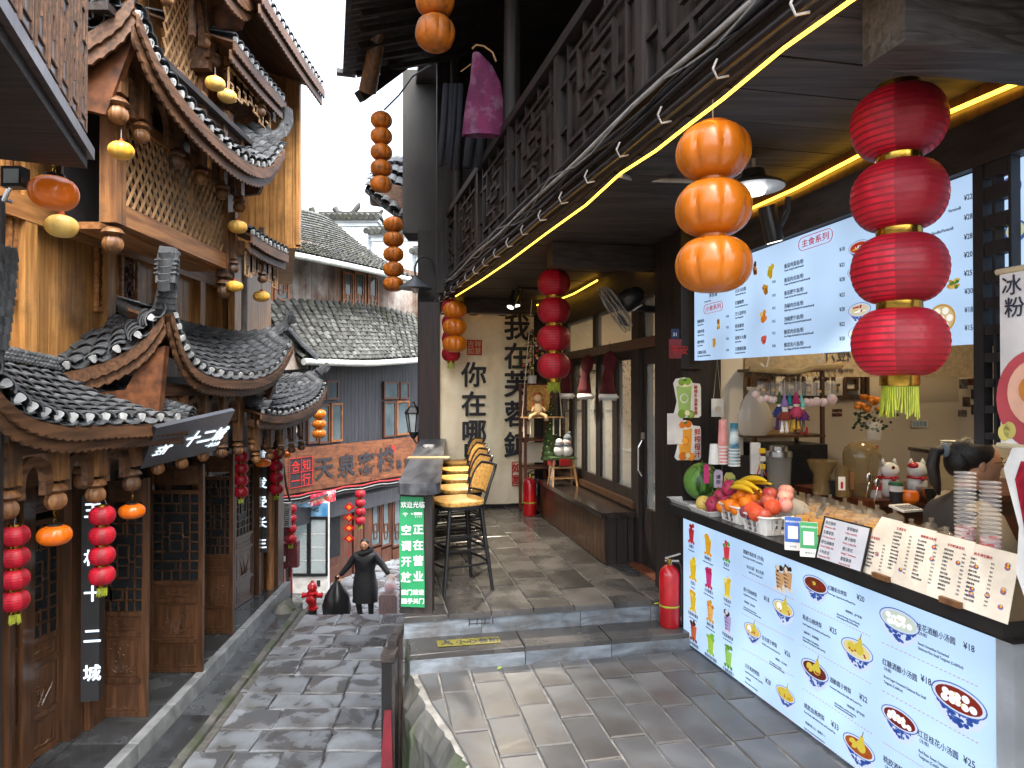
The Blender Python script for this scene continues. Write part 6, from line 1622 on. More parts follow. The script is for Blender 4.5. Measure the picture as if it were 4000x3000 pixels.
tag(b.build('wire_cage',wire,fan),kind='stuff')
for k in range(3):
    b=MB(); a=2*PI*k/3; b.add([tuple(T @ Vector((q*math.cos(a+w_),q*math.sin(a+w_),z))) for q,w_,z in ((.03,0,0),(.10,-.35,.015),(.18,-.3,.02),(.185,.35,-.02),(.09,.5,-.015))],[(0,1,2,3,4)]); b.build('blade',blackm,fan)
b=MB(); b.lathe([(.045,.0),(.045,.01)],4,M=tr(hc) @ Q @ tr(.0,-.087,-.05) @ rot('X',90)); b.build('label',whitep,fan)
# pendant shade lamp,conduit,spotlights
pp=PD(2945,735,3.3); pl=thing('shade_lamp','lit white enamel disc lamp under the ceiling behind the orange gourd lantern','lamp',pp)
b=MB(); b.lathe([(.15,0),(.148,.012),(.06,.05),(.05,.09)],32); b.build('shade',blackm,pl,40)
b=MB(); b.lathe([(.145,-.002),(.146,.002)],32); b.build('white_face',mat('white_enamel',(.7,.72,.7),.4,bump=0,isl=0),pl); b=MB(); b.lathe([(.01,-.04),(.05,-.03),(.06,-.002)],20); b.build('bulb',lit('cool_bulb',(.95,.98,1.0),7),pl,True)
b=MB(); b.tube([(0,0,.09),(0,0,.28)],.01,6); b.build('stem',pvc,pl)
b=MB(); b.tube([PE(2423,685,.02),PD(2480,700,3.75),PD(2900,712,3.3)],.013,8); tag(b.build('conduit',pvc,None),'pale plastic conduit running from the balcony edge to the disc lamp','pipe')
def spot(label,p,ax,r=.042,L=.15):
    t=thing('spotlight',label,'lamp',p); ax=Vector(ax).normalized(); Q=ax.to_track_quat('Z','Y').to_matrix().to_4x4()
    b=MB(); b.lathe([(r*.95,-L),(r,-L+.005),(r,0)],24,M=Q); b.build('housing',black,t,40)
    b=MB(); b.lathe([(r*.8,.0005),(r*.8,.002)],20,M=Q); b.build('lens',spotm,t)
    b=MB(); b.tube([(0,0,-L*.0+.02),(0.06,0,.14),(0.06,0,.2)],.012,6); b.build('bracket',blackm,t)
    l=bpy.data.lights.new('spot_beam','SPOT'); l.energy=14; l.spot_size=math.radians(85); l.spot_blend=.6; l.color=(1,.86,.66); l.shadow_soft_size=.03
    o=bpy.data.objects.new('spot_beam',l); C.objects.link(o); o.parent=t; o.matrix_basis=tr(ax*.012) @ (-ax).to_track_quat('Z','Y').to_matrix().to_4x4()
    return t,l
spot('black spotlight shining down before the lit menu board',PD(3026,945,2.95),(.25,.1,-1),.04,.16)
_,l1=spot('black spotlight under the ceiling pointed at the fabric banner, right one of the pair',PD(2018,1194,7.3),(.1,-.25,-1),.045,.17); l1.energy=60
_,l2=spot('black spotlight under the ceiling aimed down at the bar stools, left one of the pair',PD(1994,1200,7.1),(-.35,-.45,-1),.045,.17); l2.energy=45
b=rb(); b.box((1.55,7.2,2.92),(2.05,7.24,2.945)); tag(b.build('light_track',black),'black ceiling track carrying the pair of spotlights','track')
# red house-number plates by the door
for (u0,v0,u1,v1,m,nm,lab,tx) in ((2621,1285,2652,1322,'dark_blue_plate','number_plate','small dark house number plate 31 on the post beside the lit board','31'),(2613,1325,2661,1400,'dark_red_plate','plaque','dark red plaque below the house number plate','平安')):
    p,q=PRY(u0,v1,4.375),PRY(u1,v0,4.375); c=(p+q)/2; t=thing(nm,lab,'plate',c,ALPHA); w,h=toR(q).x-toR(p).x,q.z-p.z
    b=MB(); b.box((-w/2,-.004,-h/2),(w/2,.004,h/2)); b.build('plate',mat(m,(.02,.03,.08) if '31' in tx else (.22,.02,.02),.5,isl=0),t)
    text(t,tx,h*.5,wv if '31' in tx else inkred,tr(-h*.28,-.006,-h*.25))
# drink posters shaped like cups
def poster(label,u0,v0,u1,v1,liquid,fruit,chars,ccol,y=4.41):
    p,q=PRY(u0,v1,y),PRY(u1,v0,y); c=(p+q)/2; t=thing('drink_poster',label,'poster',c,ALPHA); w,h=toR(q).x-toR(p).x,q.z-p.z
    pal=[paper,mat('poster_liquid',liquid,.5,isl=0,bump=0),mat('poster_fruit',fruit,.5,isl=.2,bump=0),mat('poster_leaf','#3f7a35',.5),mat('poster_cream','#efe6c0',.5)]
    b=MB(); out=[(-.5,.35),(-.42,.46),(-.1,.5),(.12,.46),(.2,.36),(.46,.34),(.5,.25),(.5,-.45),(.42,-.5),(-.4,-.5),(-.5,-.42),(-.44,-.28),(-.38,-.1)]
    b.prism([(x*w,z*h) for x,z in out],-.004,0,0)
    b.prism([(-.4*w,.28*h),(.16*w,.28*h),(.1*w,-.34*h),(-.3*w,-.34*h)],-.006,-.0041,1)
    def disc(x,z,r,k,yy,n=12,ar=1): b.prism([(x*w+r*w*math.cos(2*PI*i/n),z*h+r*w*ar*math.sin(2*PI*i/n)) for i in range(n)],yy-.0015,yy,k)
    disc(-.12,.32,.24,4,-.0062,14,.35); disc(-.22,.38,.12,2,-.008); disc(.0,.40,.13,2,-.0082); disc(-.1,.43,.07,3,-.0098,8,.6)
    disc(-.12,-.02,.16,2 if liquid != '#9dc06a' else 0,-.0062); disc(-.12,-.02,.12,1,-.0079)
    disc(-.2,-.40,.15,2,-.0078); disc(.12,-.42,.14,2,-.0081); disc(.12,-.42,.09,1,-.0098); disc(-.02,-.38,.09,4,-.0099)
    b.build('cut_out',pal,t)
    n=len(chars)
    for i,ch in enumerate(chars): text(t,ch,h*.74/n*.95,mat('poster_writing',ccol,.5,isl=0) if i==0 else bpy.data.materials['poster_writing'],tr(.24*w,-.0055,(.30-.74*(i+1)/n)*h+h*.02),bold=.0006)
poster('avocado and banana drink poster, upper of the two cup posters on the dark post',2630,1474,2737,1632,'#9dc06a','#7fa63a','鲜榨牛油果香蕉','#b33a2a')
poster('orange juice drink poster, lower of the two cup posters on the dark post',2634,1640,2737,1798,'#eda63a','#e27a1e','鲜榨橙汁','#c9542a',4.412)
p=PRY(2637,1675,4.405); t=thing('paper_sheet','blank grey white paper sheet pasted beside the orange juice poster','paper',p,ALPHA); b=MB(); b.box((-.06,-.001,-.11),(.06,.001,.11)); b.build('sheet',paper,t)
p=PRY(2802,1590,4.40); t=thing('hanging_tag','small white wooden tag hanging on a string below the lit board','tag',p,ALPHA); b=MB(); b.box((-.045,-.006,-.07),(.045,.006,.06)); b.build('plate',whitep,t); b=MB(); b.tube([(-.03,0,.06),(0,0,.34),(.03,0,.06)],.0015,4); b.build('string',cream,t)
b=MB(); b.lathe([(.022,0),(.022,.008)],14,M=tr(0,-.006,-.015) @ rot('X',90)); b.build('badge',mat('cream_badge','#cfc4ae',.5),t)
# boards leaning against the platform wall at the bottom of the picture
for k,(ua,va,ub,d,m,lab,w) in enumerate(((1522,2545,1512,3.9,black,'black framed board leaning against the platform wall',.075),(1538,2490,1535,4.0,darkw,'brown hinged wooden board leaning behind the black framed board',.045),(1556,2460,1556,4.1,maho,'topmost stained wooden board leaning against the platform corner',.04))):
    p=PD(ua,va,d); t=thing('leaning_board',lab,'board',(p.x,p.y,-1.55),0); h=p.z+1.55
    b=MB(); b.T=Matrix.Shear('XY',4,(0,0)); b.box((-w/2,-.05,0),(w/2,.05,h)); b.build('panel',m,t)
    b=MB(); b.box((-w/2-.004,-.06,h-.04),(w/2+.004,.06,h+.004)); b.box((w/2-.014,-.06,0),(w/2+.004,-.05,h-.05)); b.build('frame',darkY,t)
b=MB(); p=PD(1514,2780,3.8); b.add([(p.x-.02,p.y,p.z),(p.x+.02,p.y,p.z),(p.x+.06,p.y-.02,-1.55),(p.x-.1,p.y-.02,-1.55),(p.x-.02,p.y+.02,p.z),(p.x+.02,p.y+.02,p.z),(p.x+.06,p.y+.05,-1.55),(p.x-.1,p.y+.05,-1.55)],[(0,3,2,1),(4,5,6,7),(0,1,5,4),(1,2,6,5),(2,3,7,6),(3,0,4,7)])
tag(b.build('red_cloth',mat('crimson_cloth','#5e0a1a',.8,'#430712',6.0,bump=.5)),'crimson cloth hanging at the foot of the leaning boards','cloth')
# ---------------------------------------------------------------- lit counter,lit menu board and their printing
PALC={}
def Lp(hexc,s=.62):       # backlit ink of one colour
    if hexc not in PALC: PALC[hexc]=lit('backlit_ink_'+hexc[1:],hexc,s)
    return PALC[hexc]
lbA,lbB=PZ(2668,2512,0),PZ(2668,2512,0)
lbA=Vector((1.215,4.73,0)); lbB=Vector((1.775,2.44,0)); lx=(lbB-lbA).normalized(); ln=Vector((lx.y,-lx.x,0))      # ln faces the street
if ln.x>0: ln=-ln
LBT=basis(lbA,lx,-ln,(0,0,1)); LBL=(lbB-lbA).length; LBH=.905
ct=thing('snack_counter','black snack counter with a lit white menu panel covering its whole front','counter',lbA,math.atan2(lx.y,lx.x))
b=MB(); b.box((.0,.0,.03),(LBL,.05,LBH)); b.build('lit_panel',board,ct)
b=MB(); b.box((-.03,.052,0),(LBL+.06,.6,.94)); b.build('carcass',blackm,ct)
b=MB(); b.box((LBL,-.01,0),(LBL+.07,.05,.93)); b.build('end_trim',mat('grey_end_trim',(.3,.32,.34),.5),ct)
b=MB(); b.box((-.1,-.12,.945),(LBL+.12,.72,1.0)); b.box((-.09,-.05,.91),(LBL+.1,.05,.9445)); b.build('worktop',mat('black_lacquered_worktop',(.02,.018,.018),.28,(.012,.011,.011),3.0,bump=.1,coat=.3),ct)
def plan(T):
    o=T.translation.copy(); n=(T.to_3x3() @ Vector((0,1,0))); Ti=T.inverted()
    def f(u,v): p=onp(u,v,o,n); q=Ti @ p; return q.x,q.z,p.y
    return f
lbp=plan(LBT)
Z2=lambda x,y: (2500+x*.7232,1800+y*.7232)      # crop coordinates used while measuring
def ptxt(par,f,u,v,s_,px,m=inkg,xs=1.0,y=-.0012,bold=0,align='LEFT',lead=1.0,name='lettering'):
    x,z,d=f(u,v); return text(par,s_,px/FPX*d*1.12,m,tr(x,y,z),xs=xs,bold=bold,align=align,ext=.0003,name=name,lead=lead)
def lt2(x,y,s_,h,**k): u,v=Z2(x,y); k.setdefault('xs',.84); return ptxt(ct,lbp,u,v,s_,h*.7232,**k)
# dishes printed on the panel
def ell(b,x,z,rx,rz,k,yy,n=16,a0=0,a1=2*PI): b.face([(x+rx*math.cos(a0+(a1-a0)*i/n),yy,z+rz*math.sin(a0+(a1-a0)*i/n)) for i in range(n+(0 if a1-a0>6.2 else 1))][::-1],k)
def bowl_pic(par,f,u,v,wpx,soup,kind,seed=0,sc=lambda x,y: (x,y)):
    u,v=sc(u,v); x,z,d=f(u,v); r=wpx/2/FPX*d*1.78; rs=random.Random(seed)
    pal=[Lp('#4468b8'),Lp('#cfdcf6',.8),Lp(soup),Lp('#f3f6fa',.95),Lp('#e3cf4a'),Lp('#7a3a20'),Lp('#b52a24'),Lp('#2c4fa8')]
    b=MB(); y0=-.0010
    r *= .86; b.face([(x-r*math.cos(PI*i/12),y0,z-r*.92*math.sin(PI*i/12)) for i in range(13)],1); b.box((x-r*.34,y0-.0001,z-r*.98),(x+r*.34,y0,z-r*.85),1)
    for i in range(75):
        a=rs.uniform(-1,1); q=rs.uniform(.12,.95); xx=x+a*r*(1-.5*q**2)*.9; zz=z - r*.86*q*math.sqrt(1-a*a*.7)
        if zz>z - r*.12: continue
        ell(b,xx,zz,r*rs.uniform(.04,.12),r*rs.uniform(.03,.09),0 if i % 2 else 7,y0-.0003,7)
    ell(b,x,z,r*1.02,r*.46,0,y0-.0006,24); ell(b,x,z,r*.97,r*.42,1,y0-.0008,24); ell(b,x,z-.01*r,r*.86,r*.36,2,y0-.0010,24)
    if kind=='balls':
        for i in range(9): ell(b,x+r*(-.5+.25*(i % 5))+rs.uniform(-.05,.05)*r,z+r*(-.12+.2*(i//5))+rs.uniform(-.04,.06)*r,r*.14,r*.12,3,y0-.0012-.0001*i,12)
        for i in range(6): ell(b,x+rs.uniform(-.4,.4)*r,z+rs.uniform(-.15,.2)*r,r*.04,r*.03,4,y0-.0024,6)
    elif kind=='pear' or kind=='half':
        ell(b,x+.15*r,z+.08*r,r*.3,r*.27,4,y0-.0012); ell(b,x+.22*r,z+.35*r,r*.15,r*.28,4,y0-.0013); b.face([(x+.24*r,y0-.0014,z+.55*r),(x+.33*r,y0-.0014,z+.85*r),(x+.29*r,y0-.0014,z+.85*r),(x+.2*r,y0-.0014,z+.55*r)],5)
        ell(b,x-.35*r,z+.02*r,r*.25,r*.22,3 if kind=='half' else 4,y0-.0012)
        for i in range(5): ell(b,x+rs.uniform(-.6,.6)*r,z+rs.uniform(-.25,-.05)*r,r*.07,r*.05,6,y0-.0016,8)
    elif kind=='noodle':
        for i in range(7): ell(b,x+rs.uniform(-.4,.4)*r,z+rs.uniform(-.15,.15)*r,r*.3,r*.04,4 if i % 2 else 3,y0-.0012-.0001*i,10)
        for i in range(6): ell(b,x+rs.uniform(-.5,.5)*r,z+rs.uniform(-.1,.25)*r,r*.1,r*.07,6,y0-.0022,8)
    else:
        ell(b,x-.1*r,z,r*.4,r*.22,5,y0-.0012); ell(b,x-.1*r,z+.04*r,r*.15,r*.1,4,y0-.0013)
        for i in range(6): ell(b,x+rs.uniform(-.6,.6)*r,z+rs.uniform(-.2,.1)*r,r*.08,r*.06,6,y0-.0014,8)
    return b.build('dish_picture',pal,par)
def cup_pic(par,f,u,v,hpx,c1,c2,c3,seed=0):
    u,v=Z2(u,v); x,z,d=f(u,v); h=hpx*.7232/FPX*d*1.05; w=h*.28; rs=random.Random(seed); y0=-.001
    pal=[Lp(c1),Lp(c2),Lp(c3),Lp('#4f9a3c'),Lp('#f2f4f6',.9)]
    b=MB(); b.face([(x-w,y0,z+h*.22),(x-w*.65,y0,z-h*.45),(x+w*.65,y0,z-h*.45),(x+w,y0,z+h*.22)][::1],0)
    for i in range(4): b.face([(x-w*(.9-.07*i),y0-.0003,z+h*(.1-.14*i)),(x-w*(.85-.07*i),y0-.0003,z+h*(.04-.14*i)),(x+w*rs.uniform(.1,.7),y0-.0003,z+h*(.05-.14*i))],1)
    for i in range(7): ell(b,x+rs.uniform(-.8,.8)*w,z+h*rs.uniform(.22,.42),w*rs.uniform(.3,.5),w*rs.uniform(.28,.42),1 if i % 3 else 2,y0-.0005-.0001*i,9)
    b.face([(x,y0-.0015,z+h*.4),(x+w*.5,y0-.0015,z+h*.55),(x+w*.1,y0-.0015,z+h*.46)],3); b.face([(x,y0-.0015,z+h*.4),(x-w*.4,y0-.0015,z+h*.53),(x-w*.1,y0-.0015,z+h*.44)],3)
    for i in range(3): ell(b,x+(i-1)*w*.85,z-h*.45,w*.34,w*.3,2,y0-.0012-.0001*i,12)
    return b.build('drink_picture',pal,par)
drinks=[(278,392,100,'#c92a3a','#a01828','#c92a3a','石榴汁','Pomegranate Juice'),(368,452,110,'#eaa91a','#f2c22a','#f0a818','鲜榨橙汁','Freshly Squeezed Orange Juice'),(468,486,108,'#e0404a','#d8303c','#5fae4a','西瓜汁','Watermelon Juice'),
          (287,580,120,'#e8c21c','#f2d33a','#efc51e','芒果汁','Mango Juice'),(372,628,110,'#d83a86','#c01f6a','#c02a3a','火龙香蕉汁','Dragon Fruit and Banana Juice'),(472,680,110,'#f0d23a','#e8bf22','#f2ea9a','芒果冰沙','Mango Smoothie'),
          (287,755,110,'#ecc832','#e2b420','#f0d030','百香果柠檬茶','Passion Fruit Lemon Tea'),(380,810,112,'#efc06a','#e07a26','#e2a82a','杨枝甘露','Chilled Mango Sago Cream'),(474,865,120,'#b9a8d6','#3a2c3a','#e8e2f4','芋泥波波奶茶','Taro Paste Bobo Milk Tea'),
          (290,915,110,'#d86a3a','#3a2420','#7a3424','滋补桃胶炖奶','Nourishing Peach Resin Stewed Milk'),(382,985,112,'#b6d84a','#7fc23a','#9ac83a','青提茉莉柠檬茶','Green Grape Jasmine Lemon Tea'),(478,1055,118,'#a6dc6a','#7cbf4a','#6a9a3a','牛油果香蕉汁','Avocado and Banana Juice')]
for i,(x,y,h,c1,c2,c3,zh,en_) in enumerate(drinks):
    cup_pic(ct,lbp,x,y,h,c1,c2,c3,i)
    lt2(x,y+h*.62+16,zh,19,align='CENTER'); lt2(x,y+h*.62+34,en_,10,align='CENTER',xs=.75)
for (x,y,s_,h,k) in ((558,497,'黑糖珍珠奶茶 (冷/热)',26,{}),(558,520,'Brown Sugar Pearl Milk Tea (Iced/Hot)',16,dict(xs=.75)),(577,578,'¥15小杯  ¥23大杯',26,{}),(588,604,'Small Cup 15, Large Cup 23',16,dict(xs=.75)),
        (560,700,'原汁风味烤梨',26,{}),(560,722,'Original Flavor Roasted Pear',15,dict(xs=.75)),(670,752,'¥18',40,{}),(560,760,'（清热润肺，生津止渴）',13,{}),(560,790,'Clears heat and moistens the lungs\npromotes fluid production and quenches thirst',12,dict(xs=.75)),
        (660,962,'百合莲子烤梨',28,{}),(660,988,'Lily Bulb, Lotus Seed and Roasted Pear',15,dict(xs=.72)),(782,1045,'¥26',40,{}),(728,1068,'（滋阴清火，养心安神）',13,{}),(700,1085,'Yin-Nourishing, Fire-Clearing\nHeart-Nourishing and Mind-Calming',13,dict(xs=.72)),
        (568,1112,'川贝枇杷烤梨',28,{}),(568,1138,'Loquat Roasted Pear with Chuan Bei',16,dict(xs=.72)),(678,1195,'¥28',40,{}),(568,1170,'（止咳化痰）',13,{}),(568,1195,'Relieves cough and resolves phlegm',12,dict(xs=.72)),
        (1017,692,'红糖姜丝烤梨',30,{}),(1017,718,'Brown Sugar, Ginger Shreds and Roasted Pear',16,dict(xs=.72)),(1172,748,'¥20',46,{}),(1105,812,'（暖胃暖宫、益气补血）',16,{}),(1064,830,'Stomach-Warming, Uterus-Warming\nQi-Boosting and Blood-Nourishing',16,dict(xs=.75)),
        (880,852,'陈皮山楂烤梨',32,{}),(880,882,'Dried Tangerine Peel, Hawthorn and Roasted Pear',16,dict(xs=.70)),(1025,922,'¥25',46,{}),(880,925,'（疏肝理气、消食降脂）',16,{}),(880,955,'Liver-Soothing, Qi-Regulating\nDigestion-Promoting and Lipid-Lowering',16,dict(xs=.72)),
        (1026,1190,'酒酿圆子烤梨',34,{}),(1026,1222,'Fermented Glutinous Rice Balls with Roasted Pear',17,dict(xs=.72)),(1186,1285,'¥22',48,{}),(1112,1320,'（美容养颜，益气补血）',17,{}),(1052,1310,'Skin-Beautifying, Complexion-Improving\nQi-Boosting and Blood-Nourishing',15,dict(xs=.70)),
        (888,1330,'桃胶血燕烤梨',34,{}),(888,1358,"Peach Resin, Edible Bird's Nest and Roasted Pear",18,dict(xs=.72)),(1034,1432,'¥33',48,{}),(888,1412,'（阴虚内热上火，就喝它！）',17,{}),(888,1445,'Drink it if you have internal heat due to\nYin deficiency!',15,dict(xs=.72)),
        (1495,905,'桂花酒酿小汤圆',44,{}),(1495,932,'（冷/热）',24,{}),(1748,1012,'¥18',56,{}),(1502,990,'Sweet Osmanthus Fermented\nGlutinous Rice Small Tangyuan (Cold/Hot)',23,dict(xs=.75,lead=1.2)),
        (1310,1095,'红糖酒酿小汤圆',42,{}),(1310,1122,'（冷/热）',22,{}),(1518,1188,'¥18',56,{}),(1318,1168,'Brown Sugar Fermented Glutinous Rice Small\nTangyuan (Cold/Hot)',22,dict(xs=.72,lead=1.4)),
        (1500,1480,'红豆桂花小汤圆',46,{}),(1500,1510,'（冷/热）',26,{}),(1748,1628,'¥25',60,{}),(1506,1570,'Red Bean Sweet Osmanthus\nTangyuan (Cold/Hot)',25,dict(xs=.75,lead=1.2)),(1315,1620,'桃胶酒酿',44,{}),(1315,1650,'（冷/热）',24,{})):
    lt2(x,y,s_,h*.82,**k)
for i,(x,y,w,soup,kind) in enumerate(((948,668,130,'#7a2e14','dark'),(774,795,118,'#f0d878','half'),(608,915,100,'#eecf6a','half'),(1172,1020,150,'#f0e2a0','pear'),(944,1130,140,'#6a2a1c','pear'),(786,1260,105,'#e2c23a','pear'),
                                            (1182,1545,150,'#b05a20','pear'),(1400,865,175,'#d8e8d8','balls'),(1720,1290,220,'#8a2a1a','balls'),(1402,1395,160,'#7a1f1c','balls'))):
    bowl_pic(ct,lbp,x,y,w*.7232,soup,kind,i,Z2)
for k in (-22,20): cup_pic(ct,lbp,778+k,625+abs(k)*.3,135,'#d8a878','#3a2418','#efe2d0',40+k)
b=MB()          # dashed rules
for (xa,ya,xb,yb) in ((552,618,835,752),(552,825,835,972),(556,1015,838,1170),(560,1210,846,1425),(872,770,1252,952),(876,992,1256,1210),(880,1230,1262,1480),(886,1455,1200,1680),(1308,980,1836,1224),(1310,1240,1838,1532),(1314,1520,1600,1700)):
    n=22
    for i in range(n):
        q=[lbp(*Z2(xa+(xb-xa)*t,ya+(yb-ya)*t)) for t in (i/n,(i+.55)/n)]
        b.face([(q[0][0],-.001,q[0][1]-.0012),(q[1][0],-.001,q[1][1]-.0012),(q[1][0],-.001,q[1][1]+.0012),(q[0][0],-.001,q[0][1]+.0012)])
tag(b.build('dashed_rules',inkr,ct),kind='stuff')

# upper lit board
ua,ub_=PRX(2713,1408,2.2),PRX(3815,1341,2.2); zb_=(ua.z+ub_.z)/2
ux=Vector((ub_.x-ua.x,ub_.y-ua.y,0)).normalized(); uT=basis((ua.x,ua.y,0),ux,(-ux.y,ux.x,0),(0,0,1)); UL=(Vector((ub_.x,ub_.y))-Vector((ua.x,ua.y))).length
if (uT.to_3x3() @ Vector((0,1,0))).x<0: pass
ubp=plan(uT)
mb_=thing('menu_board','long lit menu board of dishes and prices hanging above the counter','menu board',(ua.x,ua.y,0),math.atan2(ux.y,ux.x))
zlo=ubp(3200,1380)[1]; z_l,z_r=ubp(2713,1408)[1],ubp(3815,1341)[1]; z_tr,z_tl=ubp(3808,690)[1],ubp(2941,976)[1]
zt_=(z_tr+z_tl)/2
b=MB(); b.face([(0,0,z_l),(UL,0,z_r),(UL,0,zt_),(0,0,zt_)]); b.face([(0,.05,zt_),(UL,.05,zt_),(UL,.05,z_r),(0,.05,z_l)]); b.face([(0,.05,z_l),(UL,.05,z_r),(UL,0,z_r),(0,0,z_l)]); b.build('lit_panel',board,mb_)
b=MB(); b.box((-.02,.0,z_l-.01),(-.001,.06,zt_+.02)); b.box((-.02,0,zt_+.001),(UL+.02,.06,zt_+.02)); b.box((UL+.001,0,z_r-.01),(UL+.02,.06,zt_+.001)); b.build('frame',blackm,mb_)
Z3=lambda x,y: (2600+x*.36166,850+y*.36166)
def ut(x,y,s_,h,Z=Z3,q=.36166,**k): u,v=Z(x,y); return ptxt(mb_,ubp,u,v,s_,h*q*.82,**k)
for i,(s_,e_) in enumerate((('番茄鸡蛋面/粉','Tomato and Egg Noodles/Vermicelli'),('番茄肉丝面/粉','Tomato and Shredded Pork Noodles/Vermicelli'),('番茄肥牛面/粉','Tomato and Fatty Beef Noodles/Vermicelli'),('泡椒肉丝面/粉','Pickled Pepper and Shredded Pork Noodles/Vermicelli'),('泡椒肥牛面/粉','Pickled Pepper and Fatty Beef Noodles/Vermicelli'),('酸菜肉丝面/粉','Sour Cabbage and Shredded Pork Noodles/Vermicelli'),('酸菜鱼片面/粉','Sour Cabbage and Fish Slices Noodles/Vermicelli'))):
    y=(550,700,840,980,1120,1258,1398)[i]; ut(1282,y,s_,58); ut(1284,y+36,e_,34,xs=.72)
    ut(1880,(370,538,694,860,1015,1175,1330)[i],('¥18','¥22','¥28','¥22','¥28','¥22','¥28')[i],66,xs=.9)
for i,(s_,e_) in enumerate((('古法马拉糕','Traditional-Style Malay Cake'),('红糖糍粑','Brown Sugar Glutinous Rice Cake'),('芝士菠萝包','Cheese Pineapple Bun'),('葱香脆饼','Scallion Crispy Pancake'),('香辣大火腿','Spicy Giant Ham'),('天鹅榴莲酥','Swan-Shaped Durian Pastry'))):
    y=(812,942,1060,1192,1318,1438)[i]; ut(752,y,s_,48); ut(754,y+34,e_,27,xs=.72)
    ut(1155,(712,858,995,1138,1265,1402)[i],('¥18','¥18','¥15','¥15','¥15','¥38')[i],46,xs=.9)
for i,(s_,e_) in enumerate((('脆脆薯条','Crispy French Fries'),('香酥鸡排','Crispy Chicken Chop'),('脆炸鲜奶','Crispy Fried Milk'),('白糖桂花糕','Sweet Osmanthus Cake with White Sugar'))):
    y=(1140,1250,1362,1474)[i]; ut(345,y,s_,42); ut(346,y+32,e_,25,xs=.72)
    ut(658,(1082,1200,1322,1445)[i],('¥18','¥22','¥25','¥18')[i],40,xs=.9)
ut(382,786,'喵喵手作',58); ut(472,862,'美食铺',62); ut(420,920,'Gourmet Shop',26)
def pill(u0,v0,u1,v1,s_,x,y,h):
    pts=[]; 
    for (u,v) in ((u0,v0),(u1,v0 - (u1-u0)*.23),(u1,v1 - (u1-u0)*.23),(u0,v1)): X,Z_,_=ubp(*Z3(u,v)); pts.append((X,Z_))
    b=MB(); x0,x1=pts[0][0],pts[1][0]; z0,z1=pts[3][1],pts[0][1]; r=(z1-z0)/2; P=[]
    for k in range(9): a=PI/2+PI*k/8; P.append((x0+r+r*math.cos(a),-.002,(z0+z1)/2+r*math.sin(a)))
    for k in range(9): a=-PI/2+PI*k/8; P.append((x1-r+r*math.cos(a),-.002,(z0+z1)/2+r*math.sin(a)))
    b.tube(P+[P[0]],.0018,4); b.build('heading_outline',inkr,mb_); text(mb_,s_,(z1-z0)*.62,inkr,tr(x0+r*.7,-.002,z0+(z1-z0)*.28),ext=.0003,xs=((x1-x0)-1.4*r)/((z1-z0)*.62*4))
pill(1440,232,1806,370,'主食系列',0,0,0); pill(416,948,620,1045,'小食系列',0,0,0)
Z1=lambda x,y: (2500+x*.678,900+y*.678)
for i,s_ in enumerate(('¥22','¥28','¥28','¥20','¥25','¥30','¥18','¥15')):
    u=3767+(i>4)*2; v=(785,862,938,1008,1080,1150,1222,1292)[i]; ptxt(mb_,ubp,u,v,s_,27,xs=.8)
ptxt(mb_,ubp,3705,832,'Vermicelli',16,xs=.8); ptxt(mb_,ubp,3640,920,'Noodles/Vermicelli',16,xs=.72)
for i,(u,v,w,soup,kind) in enumerate(((3357,965,76,'#c8401f','noodle'),(3355,1058,80,'#c8501f','noodle'),(3358,1210,80,'#eadfc0','noodle'),(3360,1300,84,'#dfe8c0','noodle'))): bowl_pic(mb_,ubp,u,v,w,soup,kind,60+i)
def blob(u,v,wpx,hpx,cols,n,seed):
    x,z,d=ubp(u,v); w,h=wpx/2/FPX*d*1.2,hpx/2/FPX*d; rs=random.Random(seed); b=MB(); pal=[Lp(c) for c in cols]
    for i in range(n): ell(b,x+rs.uniform(-.55,.55)*w,z+rs.uniform(-.55,.55)*h,w*rs.uniform(.25,.45),h*rs.uniform(.2,.4),i % len(cols),-.001-.0001*i,10)
    return b.build('dish_picture',pal,mb_)
for i,a in enumerate(((3012,1060,45,62,['#e0c22a','#cfae1e']),(2950,1050,36,70,['#d88a3a','#3a2018','#e8b060']),(2895,1075,34,36,['#e8d8a0','#c8a860']),(2990,1130,40,55,['#d89a2a','#a86a1a']),(2982,1238,50,66,['#e89a3a','#d87a1a','#f2c878']),(2985,1325,48,50,['#d8604a','#c84a3a']),(2808,1265,24,58,['#e8c24a','#7a1f1c','#d8a82a']),(2790,1340,24,50,['#e0b02a','#c8901a']),(3725,1110,60,50,['#e8c86a','#5a8a3a','#d8a84a']),(3680,1250,90,90,['#f4ecd8','#efe4c8','#d8b05a']))): blob(*a,14,80+i)
x,z,d=ubp(3680,1245); b=MB(); R_=52/FPX*d
ell(b,x,z,R_*1.25,R_*1.1,0,-.0030,24); ell(b,x,z,R_*1.1,R_*.95,1,-.0032,24)
for k in range(7): a=k*PI/3; q=0 if k==6 else R_*.66; ell(b,x+q*math.cos(a)*1.1,z+q*math.sin(a)*.95,R_*.3,R_*.27,2,-.0034-.0001*k,12)
b.build('dumpling_basket_picture',[Lp('#d8a84a'),Lp('#e8cf98'),Lp('#f6f2e6',.9)],mb_)
b=MB(); b.box((UL+.06,.02,2.0),(UL+.42,.06,zt_)); m2=tag(b.build('lit_side_panel',board,None,M=uT),'lit menu panel seen in pieces through the black lattice screen','menu board')
for i,(xx,zz,c) in enumerate(((.12,2.2,'#e8e2c8'),(.14,2.36,'#dfe8c0'),(.12,2.52,'#c8401f'),(.26,2.28,'#eadfc0'),(.27,2.46,'#c8501f'))):
    b=MB(); ell(b,0,0,.045,.04,0,-.002,20); ell(b,0,.004,.036,.03,1,-.0023,18); b.build('dish_picture',[Lp('#4468b8'),Lp(c)],m2,M=tr(UL+xx,.02,zz))
